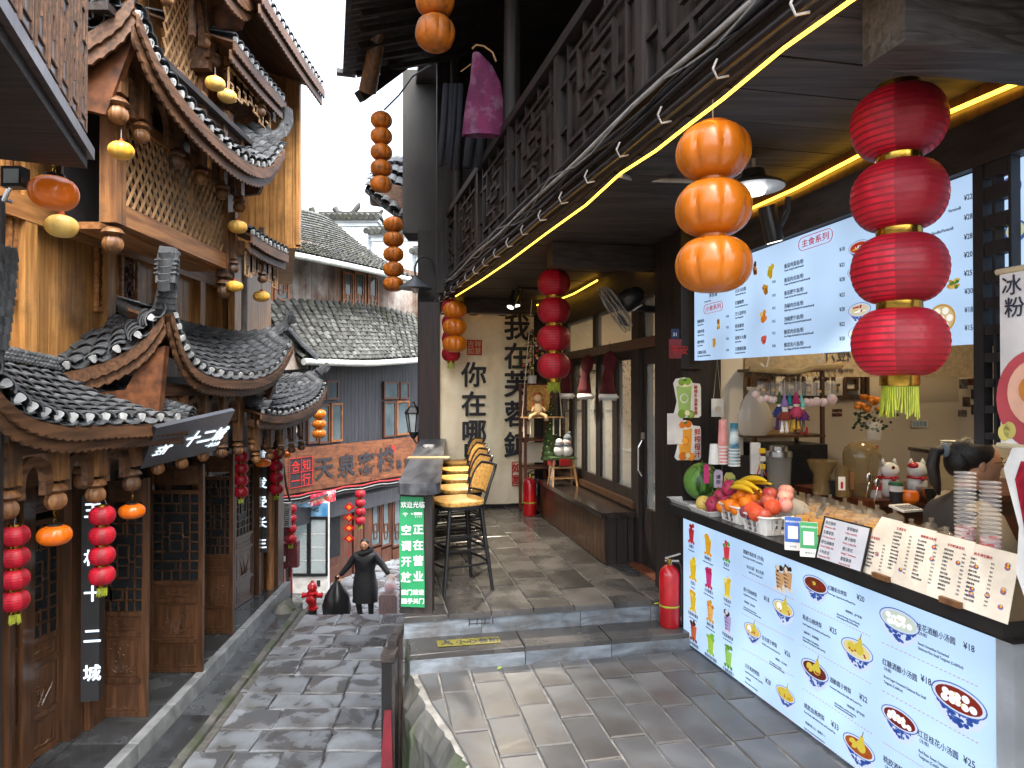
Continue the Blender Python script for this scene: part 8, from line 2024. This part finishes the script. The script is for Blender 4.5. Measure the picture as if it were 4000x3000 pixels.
orn=[(2950,1540),(2972,1560),(2993,1556),(3010,1560),(3026,1562),(3148,1572),(3168,1574),(3190,1568),(3216,1572),(3250,1560)]
for i,(u,v) in enumerate(orn):
    o=thing('bauble_ornament','clear bauble with red and pink filling, %s from the left on the hanging branch' % ('first','second','third','fourth','fifth','sixth','seventh','eighth','ninth','tenth')[i],'ornament',PD(u,v,Yb-.03),0,'clear baubles on the hanging branch')
    r=.022 if i<5 else (.027 if i<9 else .032); b=MB(); b.ball((0,0,0),r,14,10); b.build('ball',bgl,o,True); b=MB(); b.ball((0,0,-.002),r*.72,10,8); b.build('filling',pinkc,o,True); b=MB(); b.tube([(0,0,r),(0,0,r+.085)],.0015,4); b.build('string',maho,o)
    if i % 2: b=MB(); b.box((-.01,-.002,r+.03),(.012,0,r+.045),None,rot('Y',15)); b.build('paper_tag',mat('tan_tag','#b58a5a',.7) if i==1 else bpy.data.materials['tan_tag'],o)
dolls=[(3045,1600,'#39502c','#2a3a6a','#4a2a5a','green pointed hat and blue cape'),(3064,1612,'#8a6aa8','#8a3a2a','#e8e2da','lilac hat, white beard and red jacket'),(3085,1608,'#1f7480','#5a2a5a','#d8b03a','teal round hat and purple coat'),(3110,1600,'#a8265a','#b03a5a','#d8a83a','crimson hat and yellow boots'),(3130,1612,'#6ab0a8','#5a2a6e','#7a6652','pale teal hat and wide purple skirt')]
for i,(u,v,c1,c2,c3,lab) in enumerate(dolls):
    o=thing('gnome_doll','knitted gnome doll with '+lab+' hanging from the branch','doll',PD(u,v,Yb-.04 - .02*(i % 2)))
    ms=[mat('knit_%s' % c[1:],c,.9,bump=.5) for c in (c1,c2,c3)]
    b=MB(); b.lathe([(.026,.035),(.022,.05),(.008,.09),(.003,.11)],12); b.build('hat',ms[0],o,True); b=MB(); b.ball((0,-.004,.028),.018,10,8); b.build('face',cream,o,True)
    if i==1: b=MB(); b.ball((0,-.012,.012),(.018,.01,.02),10,8); b.build('beard',wf,o,True)
    b=MB(); b.lathe([(.034 if i != 4 else .05,-.045),(.03,-.02),(.018,.018)],12); b.tube([(-.02,0,.005),(-.04,-.01,-.03)],.008,6); b.tube([(.02,0,.005),(.04,-.01,-.03)],.008,6); b.build('coat',ms[1],o,True)
    b=MB(); b.tube([(-.012,0,-.045),(-.014,0,-.10),(-.022,-.012,-.115)],[.008,.01,.013],8); b.tube([(.012,0,-.045),(.014,0,-.10),(.01,-.012,-.115)],[.008,.01,.013],8); b.build('legs',ms[2],o,True)
    b=MB(); b.tube([(0,0,.11),(0,0,.2)],.001,4); b.build('string',cream,o)
# roses,photos and wall calendar
vp=PD(3412,1690,4.9); o=thing('rose_bouquet','bouquet of yellow orange roses with dark leaves against the kiosk wall','flowers',vp); rs=random.Random(11)
b=MB(); b.lathe([(.05,-.05),(.06,.06),(.05,.08)],14); b.build('vase',clear,o,40)
for i in range(13):
    x,z=rs.uniform(-.14,.14),rs.uniform(.16,.26) ; r=rs.uniform(.022,.032); b=MB(); b.T=tr(x,rs.uniform(-.05,.03),z-.1*abs(x)*3)
    for q in range(3): b.lathe([(r*(1-.28*q)*.5,0),(r*(1-.28*q),r*.6),(r*(1-.28*q)*.82,r*1.2)],9,cap=False,M=rot('X',rs.uniform(-14,14)))
    b.ball((0,0,r*.6),r*.45,8,6); b.build('rose',mat('yellow_orange_rose','#d8902a',.7,'#c2651a',12.0,isl=.2) if i==0 else bpy.data.materials['yellow_orange_rose'],o,60)
b=MB()
for i in range(70): c=Vector((rs.uniform(-.15,.15),rs.uniform(-.06,.04),rs.uniform(.02,.17))); a=rs.uniform(0,6.28); u_=Vector((math.cos(a),math.sin(a)*.4,rs.uniform(-.4,.6)))*.04; w_=Vector((-u_.z,0,u_.x))*.35; b.add([tuple(c-w_*.3),tuple(c+u_*.5-w_),tuple(c+u_),tuple(c+u_*.5+w_)],[(0,1,2,3)])
tag(b.build('leaves',mat('dark_rose_leaf',(.02,.045,.02),.5,isl=.3),o),kind='stuff')
rs=random.Random(5)
for i,(u,v,w_,h_) in enumerate(((3270,1612,46,30),(3762,1500,26,44),(3797,1492,30,30),(3805,1540,18,44),(3775,1570,24,44),(3757,1615,32,30),(3805,1600,18,44))):
    x=4.975; 
    if i==0: p=PRY(u,v,4.883); o=thing('photo_print','dark and orange photo print reading street view on the kiosk back wall','photo',p,ALPHA); s_=mk(1,5.2)
    else: p=PRX(u,v,4.975); o=thing('photo_print','small travel photo print on the side wall, %s of six' % ('topmost left','topmost right','upper right','middle','lowest left','lowest right')[i-1],'photo',p,ALPHA - PI/2); s_=mk(1,5.0)*1.6
    b=MB(); b.box((-w_*s_/2,-.002,-h_*s_/2*(1 if i==0 else .62)),(w_*s_/2,.002,h_*s_/2*(1 if i==0 else .62))); b.build('print',mat('photo_%s' % ('street','tower','brick','night','temple','bridge','lane')[i],('#8a3a22','#6a7078','#7a3a30','#3a3238','#6a5a50','#8a8078','#4a3430')[i],.4,'#2a2426',30.0,isl=0),o)
    if i==0: text(o,'Street View',.022,paper,tr(-.055,-.0035,-.005),ext=.0002)
p=PD(3590,1655,4.9); o=thing('wall_organizer','white strip of pale blue tags on the kiosk back wall','organizer',PRY(3590,1655,4.875),ALPHA); b=MB(); b.box((-.08,-.01,-.03),(.08,.0,.03)); b.build('strip',whitep,o)
for i in range(4): b=MB(); b.box((-.07+i*.036,-.014,-.02),(-.045+i*.036,-.0105,.02)); b.build('blue_tag',mat('pale_blue_tag','#8fb4c8',.5) if i==0 else bpy.data.materials['pale_blue_tag'],o)
# sockets,power strip on the dark post
o=thing('power_strip','white power strip with yellow plugs hanging left of the blender','power strip',PD(2950,1790,4.25)); b=MB(); b.box((-.03,-.01,-.1),(.03,.01,.1)); b.build('strip',whitep,o)
for k,(z,c) in enumerate(((.05,bym),(-.05,bym),(.0,whitep))): b=MB(); b.cbox((.035,-.02,z),(.035,.03,.03)); b.build('plug',c,o)
b=MB(); b.tube([(.04,-.02,.05),(.03,-.03,-.02),(.0,-.03,-.1),(.05,0,-.15)],.004,5); b.tube([(.04,-.02,-.05),(.05,-.03,-.1),(.08,0,-.12)],.004,5); b.build('cord',redm,o)
# white cat lying behind the fruit
o=thing('cat','white cat with a grey striped tail lying behind the bananas','cat',W_(.72,.30),TH+.2); catm=mat('white_cat_fur',(.55,.52,.46),.9,bump=.3)
me_b=MB(); me_b.tube([(-.16,0,.05),(-.08,0,.075),(.02,0,.085),(.12,0,.07),(.17,0,.05)],[.035,.055,.065,.06,.03],12); me_b.ball((-.2,-.02,.07),(.042,.04,.036),12,8)
for sy in (-1,1): me_b.lathe([(.016,0),(.002,.03)],8,c=(-.2,-.02+sy*.022,.095))
me_b.tube([(-.12,-.05,.02),(-.2,-.06,.012)],.014,8); me_b.tube([(.1,-.05,.02),(.0,-.07,.012)],.014,8); me_b.build('body',catm,o,True)
b=MB(); b.tube([(.17,0,.05),(.24,0,.06),(.28,0,.12),(.29,0,.18)],[.018,.017,.016,.01],8); b.build('tail',mat('grey_striped_fur',(.12,.11,.1),.9,(.03,.03,.03),30,isl=0),o,True)
b=MB(); b.ball((-.238,-.034,.075),.004,6,4); b.ball((-.238,-.006,.075),.004,6,4); b.build('eyes',ink,o)
# banners at the right edge
p=PRX(3965,1700,2.06); o=thing('hanging_poster','white hanging poster for iced jelly with a red bowl picture at the right edge','poster',Rw(2.06,1.86,0),TH)
def hp_(u,v): q=onp(u,v,Rw(2.06,0),(CA,SA,0)) - Rw(2.06,1.86,0); return q.dot(lx),q.z
xa,zt_a=hp_(3905,1062); _,zb_a=hp_(3905,1740); b=MB(); b.box((xa,0,zb_a),(xa+.5,.004,zt_a)); b.build('sheet',paper,o); mat('cream_rod','#b8aa8a',.5)
for z in (zt_a,zb_a): b=MB(); b.tube([(xa-.01,0,z),(xa+.5,0,z)],.01,8); b.build('rod',bpy.data.materials['cream_rod'],o)
b=MB(); cx_,cz_=hp_(4040,1560); ell(b,cx_,cz_,.13,.16,0,-.002,30); ell(b,cx_+.01,cz_+.02,.10,.11,1,-.004,26); ell(b,cx_,cz_+.03,.05,.05,2,-.006,18); b.build('bowl_picture',[mat('rose_red_print','#b04a50',.5),mat('peach_print','#d8a890',.5),mat('amber_print','#c9803a',.5)],o)
for ch,u,v in (('冰',3915,1150),('粉',3925,1235)): x,z=hp_(u,v); text(o,ch,.07,inkg,tr(x,-.004,z),ext=.0003)
b=MB()
for (u,v) in ((3925,1690),(3945,1680)): x,z=hp_(u,v); ell(b,x,z,.022,.028,0,-.003,16)
b.build('pear_picture',mat('pear_print','#c9bd6a',.5),o)
p=PRX(3992,2000,2.0); o=thing('cup_cutout','grey white cup shaped cut-out poster with a dark red drink at the right edge','poster',p,TH); b=MB(); b.prism([(-.06,.13),(-.03,.2),(.2,.22),(.2,-.30),(.02,-.30),(-.02,-.2),(-.01,-.05)],0,.006); b.build('cut_out',paper,o); b=MB(); b.prism([(-.02,.1),(.0,.16),(.2,.17),(.2,-.24),(.04,-.22),(.0,0)],-.003,-.001); b.build('drink_picture',mat('dark_red_print','#7a0f24',.4,'#b02a3a',20.0),o)
# ---------------------------------------------------------------- clothes on the balcony
o=thing('hanging_dress','magenta and purple patterned dress hanging on a hanger above the balcony','dress',PD(1870,205,5.6))
def dz(u,v): q=PD(u,v,5.6) - PD(1870,205,5.6); return q
dress=mat('magenta_dress','#7a2a55',.8,'#4f1f3f',7.0,(1,1,.5),.3,dirt='#8a6a80',dscale=6)
rows=[(1845,1880,215),(1840,1925,260),(1835,1955,320),(1820,1968,400),(1812,1970,470),(1806,1955,530)]; b=MB(); vs=[]; n_=18
for i,(ua,ub2,v) in enumerate(rows):
    for j in range(n_): a=2*PI*j/n_; c=dz((ua+ub2)/2,v); w_=(ub2-ua)/2/FPX*5.6; f=1+.12*math.sin(j*2.6)*(i/5); vs.append((c.x+w_*math.cos(a)*f,.06*math.sin(a)*f,c.z))
b.add(vs,[(i*n_+j,i*n_+(j+1)%n_,(i+1)*n_+(j+1)%n_,(i+1)*n_+j) for i in range(5) for j in range(n_)]); b.build('cloth',dress,o,True)
b=MB(); b.tube([dz(1845,190),dz(1860,176),dz(1890,180),dz(1925,205),dz(1938,240)],.008,6); b.tube([dz(1800,280),dz(1840,250)],.005,4); b.build('hanger',pine,o)
jn=mat('dark_navy_trousers',(.02,.022,.03),.8,bump=.2)
for k,(u0,v0,v1,w_) in enumerate(((1755,330,650,45),(1790,330,665,40),(1870,420,655,70))):
    o=thing('hanging_trousers',['dark trousers hanging nearest the plaster pier behind the dress','dark navy trousers hanging just left of the magenta dress','dark jacket hanging behind the magenta dress'][k],'clothes',PD(u0,v0,6.3)); b=MB(); L_=(v1-v0)/FPX*6.3; ww=w_/FPX*6.3
    for s_ in (-1,1): b.tube([(s_*ww*.25,0,0),(s_*ww*.3-.02,0,-L_*.5),(s_*ww*.35-.05,0,-L_)],[ww*.3,ww*.3,ww*.26],8)
    b.build('cloth',jn,o,True)
# ---------------------------------------------------------------- people
def skin_obj(name,V,Eg,R_,m,parent,sub=2,root=0):
    me=bpy.data.meshes.new(name); me.from_pydata([tuple(v) for v in V],Eg,[]); o=bpy.data.objects.new(name,me); C.objects.link(o)
    o.modifiers.new('Skin','SKIN'); bpy.context.view_layer.update()
    sv=me.skin_vertices[0].data if me.skin_vertices else None
    if sv is None:
        bpy.context.view_layer.objects.active=o; sv=me.skin_vertices[0].data
    for i,r in enumerate(R_): sv[i].radius=(r,r) if not isinstance(r,tuple) else r; sv[i].use_root=(i==root)
    s_=o.modifiers.new('Sub','SUBSURF'); s_.levels=s_.render_levels=sub
    dg=bpy.context.evaluated_depsgraph_get(); nm=bpy.data.meshes.new_from_object(o.evaluated_get(dg)); bpy.data.objects.remove(o)
    nm.materials.clear(); nm.materials.append(m); nm.shade_smooth(); return place(name,nm,parent)
skinm=mat('light_skin','#c99877',.5,'#b98565',8.0,bump=.02,isl=0,sss=.15); hair=mat('black_hair',(.012,.010,.010),.45,(.02,.017,.016),30.0,(6,6,.6),.3,isl=0); coat=mat('black_padded_coat',(.014,.014,.016),.55,(.008,.008,.009),5.0,(1,1,5),.5,isl=0)
def hand(parent,M,m=None,s=1.0,curl=1.0,mir=1):
    b=MB(); b.T=M @ Matrix.Scale(s,4); b.ball((0,0,-.045),(.038,.016,.048),12,8)
    for k in range(4):
        x=-.028+.0185*k; L=(.066,.075,.072,.056)[k]; b.tube([(x,0,-.075),(x,-.012*curl,-.075-L*.45),(x,-.034*curl,-.075-L*.62),(x,-.04*curl,-.07-L*.35)] if curl>.5 else [(x,0,-.075),(x,-.01,-.075-L*.5),(x,-.018,-.075-L)],[.009,.0085,.008,.0065] if curl>.5 else [.009,.008,.006],7)
    b.tube([(mir*-.03,0,-.02),(mir*-.052,-.018,-.05),(mir*-.044,-.034,-.075)],[.011,.010,.007],7); return b.build('hand',m or skinm,parent,True)
pw=PD(1428,1523,13.4); pw.z=-2.86
wo_=thing('person','woman in long black padded coat climbing the alley with a black sack and a suitcase','person',pw,0)
S_=1.0
V=[(0,0,.82),(0,0,1.02),(0,-.02,1.22),(0,-.03,1.36),(0,-.05,1.45),(0,-.07,1.53),(-.19,-.02,1.33),(-.34,-.02,1.12),(-.50,-.05,.94),(.19,-.02,1.33),(.35,-.03,1.16),(.50,-.12,.98),(-.10,0,.76),(-.12,-.08,.42),(-.09,.02,.08),(-.09,-.10,.03),(.11,0,.76),(.12,-.02,.42),(.12,.0,.08),(.12,-.12,.03)]
Ed=[(0,1),(1,2),(2,3),(3,4),(4,5),(3,6),(6,7),(7,8),(3,9),(9,10),(10,11),(0,12),(12,13),(13,14),(14,15),(0,16),(16,17),(17,18),(18,19)]
Rr=[.16,.15,.17,.13,.055,.05,.09,.07,.05,.09,.07,.05,.09,.07,.05,.04,.09,.07,.05,.04]
skin_obj('body',V,Ed,Rr,coat,wo_)
b=MB(); n_=24; rows=[(1.40,.14,.10),(1.34,.21,.13),(1.20,.22,.15),(1.05,.19,.14),(.9,.22,.16),(.7,.245,.18),(.5,.25,.19),(.42,.245,.185)]; vs=[]
for i,(z,rx,ry) in enumerate(rows):
    q_=1+.035*(i % 2)
    for j in range(n_): a=2*PI*j/n_; f=1+.03*math.sin(j*1.9+i); vs.append((rx*q_*math.cos(a)*f,ry*q_*math.sin(a)*f,z))
b.add(vs,[(i*n_+j,i*n_+(j+1)%n_,(i+1)*n_+(j+1)%n_,(i+1)*n_+j) for i in range(len(rows)-1) for j in range(n_)]); b.build('coat',coat,wo_,True)
b=MB(); rs=random.Random(2)
for k in range(26): a=2*PI*k/26; b.ball((.13*math.cos(a),-.02+.10*math.sin(a),1.41+.035*math.sin(a+1.5)+rs.uniform(-.01,.01)),(.045,.045,.05),8,6)
b.build('fur_collar',mat('black_fur',(.012,.012,.013),.95,bump=1.0),wo_,True)
b=MB(); b.ball((0,-.07,1.565),(.078,.09,.105),18,14); b.ball((0,-.155,1.555),(.012,.016,.02),8,6); b.ball((0,-.11,1.505),(.04,.035,.035),10,8)
for s_ in (-1,1): b.ball((s_*.078,-.06,1.56),(.01,.016,.025),8,6)
b.build('head',skinm,wo_,True)
b=MB(); b.ball((0,-.045,1.60),(.09,.095,.095),16,12); b.ball((-.07,-.03,1.54),(.025,.05,.07),8,6); b.ball((.07,-.03,1.54),(.025,.05,.07),8,6); b.ball((0,.03,1.54),(.07,.05,.09),10,8); b.build('hair',hair,wo_,True)
b=MB()
for s_ in (-1,1): b.ball((s_*.030,-.150,1.572),(.013,.005,.005),8,6); b.tube([(s_*.016,-.156,1.592),(s_*.048,-.146,1.592)],.0035,4)
b.build('eyes',ink,wo_); b=MB(); b.ball((0,-.153,1.515),(.021,.006,.006),8,6); b.build('mouth',mat('lip','#9a4a42',.5),wo_,True)
hand(wo_,tr(-.50,-.05,.96) @ rot('Z',0),s=1.0); hand(wo_,tr(.52,-.13,.985) @ rot('Y',-40),s=1.0)
b=MB()
for x,y in ((-.09,-.05),(.12,-.07)): b.ball((x,y,.035),(.05,.13,.04),10,8)
b.build('shoes',mat('brown_shoes','#4a3a34',.6),wo_,True)
o=thing('sack','large full black plastic sack carried in the woman\'s hand','bag',pw+Vector((-.55,-.06,.0))); b=MB(); vs=[]; n_=26
for i,(z,r) in enumerate(((.0,.02),(.02,.17),(.12,.245),(.35,.275),(.58,.22),(.74,.12),(.83,.05),(.88,.03),(.93,.06))):
    for j in range(n_): a=2*PI*j/n_; f=1+.06*math.sin(j*3.1+i*.9)+.03*math.sin(j*7.3); vs.append((r*f*math.cos(a),r*.8*f*math.sin(a),z))
b.add(vs,[(i*n_+j,i*n_+(j+1)%n_,(i+1)*n_+(j+1)%n_,(i+1)*n_+j) for i in range(8) for j in range(n_)]); b.build('plastic',mat('black_bin_bag',(.012,.012,.013),.28,bump=.3),o,True)
o=thing('suitcase','rose grey hard shell suitcase on wheels pulled by the woman','suitcase',pw+Vector((.50,-.12,0))); sm_=mat('rose_grey_shell','#7c6a68',.35,bump=.03,isl=0)
b=MB(); b.prism([(-.18,.05),(-.15,.02),(.15,.02),(.18,.05),(.18,.57),(.15,.61),(-.15,.61),(-.18,.57)],-.12,.12); b.build('shell',sm_,o)
for x in (-.12,-.06,0,.06,.12): b=MB(); b.box((x-.012,-.128,.06),(x+.012,-.121,.56)); b.build('rib',sm_,o)
for x in (-.14,.14): b=MB(); b.lathe([(.025,0),(.025,.02)],10,M=tr(x,0,.0) @ rot('X',90) @ tr(0,.025,-.01)); b.build('wheel',black,o)
b=MB(); b.tube([(-.07,.03,.6),(-.07,.03,.88),(.07,.03,.88),(.07,.03,.6)],.008,6); b.build('handle',steel,o)
o=thing('carrier_bag','clear plastic carrier bag with something red inside, resting on the suitcase','bag',pw+Vector((.53,-.14,.62))); b=MB(); b.lathe([(.02,0),(.11,.04),(.13,.14),(.10,.24),(.05,.33),(.03,.37)],16,sy=.6,lobe=7,amp=.1); b.build('bag',glass('milky_carrier',(.7,.68,.7),.45,.25),o,60); b=MB(); b.ball((0,0,.11),(.10,.055,.085),12,8); b.build('red_contents',mat('crimson_contents','#b01838',.7),o,True)
# seated attendant behind the counter
pa=Vector(((3738-2000)/FPX*3.35,3.35,.59)); at2=thing('person','dark haired young woman with ponytail and glasses sitting behind the cup stacks, facing right','person',pa,math.radians(80))
jk=mat('black_jacket',(.016,.016,.02),.7,isl=0); jt=mat('taupe_jacket_panel','#8a7c66',.8,isl=0)
V=[(0,0,.05),(0,0,.25),(0,-.02,.48),(0,-.03,.62),(0,-.05,.70),(0,-.06,.76),(-.17,-.02,.58),(-.22,-.12,.36),(-.16,-.34,.30),(.17,-.02,.58),(.22,-.12,.36),(.16,-.34,.30),(-.1,-.3,.05),(-.1,-.42,-.38),(.1,-.3,.05),(.1,-.42,-.38)]
Ed=[(0,1),(1,2),(2,3),(3,4),(4,5),(3,6),(6,7),(7,8),(3,9),(9,10),(10,11),(0,12),(12,13),(0,14),(14,15)]
skin_obj('body',V,Ed,[.17,.16,.18,.12,.05,.045,.09,.065,.045,.09,.065,.045,.085,.05,.085,.05],jk,at2)
b=MB()
for s_ in (-1,1):
    for k in range(3): b.tube([(s_*(.12+k*.025),-.03,.685-.02*k),(s_*(.20+k*.018),-.06,.57-.01*k),(s_*(.262),-.10-.028*k+.03,.42)],.007,5)
b.build('stripes',ink,at2); b=MB()
for s_ in (-1,1): b.tube([(s_*.13,-.02,.64),(s_*.19,-.03,.58),(s_*.235,-.1,.42),(s_*.22,-.15,.34)],[.06,.088,.072,.06],12)
b.build('sleeve_panels',jt,at2,True)
b=MB(); b.ball((0,-.10,.845),(.075,.095,.108),20,16); b.ball((0,-.193,.835),(.011,.018,.018),8,6); b.ball((0,-.15,.775),(.036,.04,.035),10,8); b.tube([(0,-.05,.70),(0,-.07,.80)],[.05,.052],12)
for s_ in (-1,1): b.ball((s_*.074,-.08,.835),(.010,.018,.028),8,6)
b.build('head',skinm,at2,True)
b=MB(); b.ball((0,-.065,.885),(.087,.105,.09),18,14); b.ball((0,-.0,.85),(.075,.06,.08),14,10); b.tube([(0,.05,.91),(0,.10,.90),(0,.115,.83),(0,.10,.74),(0,.085,.68)],[.02,.028,.03,.024,.008],10); b.build('hair',hair,at2,True)
b=MB(); b.ball((0,.055,.905),(.036,.018,.036),10,8); b.build('scrunchie',gf,at2,True)
b=MB()
for s_ in (-1,1):
    b.tube([(s_*.033+.026*math.cos(a),-.196,.85+.022*math.sin(a)) for a in [2*PI*k/16 for k in range(17)]],.0016,4); b.tube([(s_*.058,-.192,.855),(s_*.075,-.09,.85)],.0016,4)
b.build('glasses',gold,at2); b=MB()
for s_ in (-1,1): b.ball((s_*.032,-.180,.852),(.012,.006,.006),8,6); b.tube([(s_*.018,-.187,.875),(s_*.05,-.178,.874)],.003,4)
b.build('eyes',ink,at2); b=MB(); b.ball((0,-.185,.79),(.02,.007,.006),8,6); b.build('mouth',bpy.data.materials['lip'],at2,True)
hand(at2,tr(-.16,-.34,.30) @ rot('X',-80),curl=1); hand(at2,tr(.16,-.34,.30) @ rot('X',-80),curl=1,mir=-1)
o=thing('stool','low dark stool under the seated attendant','stool',Vector((pa.x,pa.y,.02))); b=MB(); b.lathe([(.16,.54),(.17,.56),(.17,.59)],20); b.build('seat',darkw,o,40)
for k in range(4): a=k*PI/2+.4; b=MB(); b.tube([(.1*math.cos(a),.1*math.sin(a),.54),(.15*math.cos(a),.15*math.sin(a),0)],.014,6); b.build('leg',darkw,o)
finish_texts()
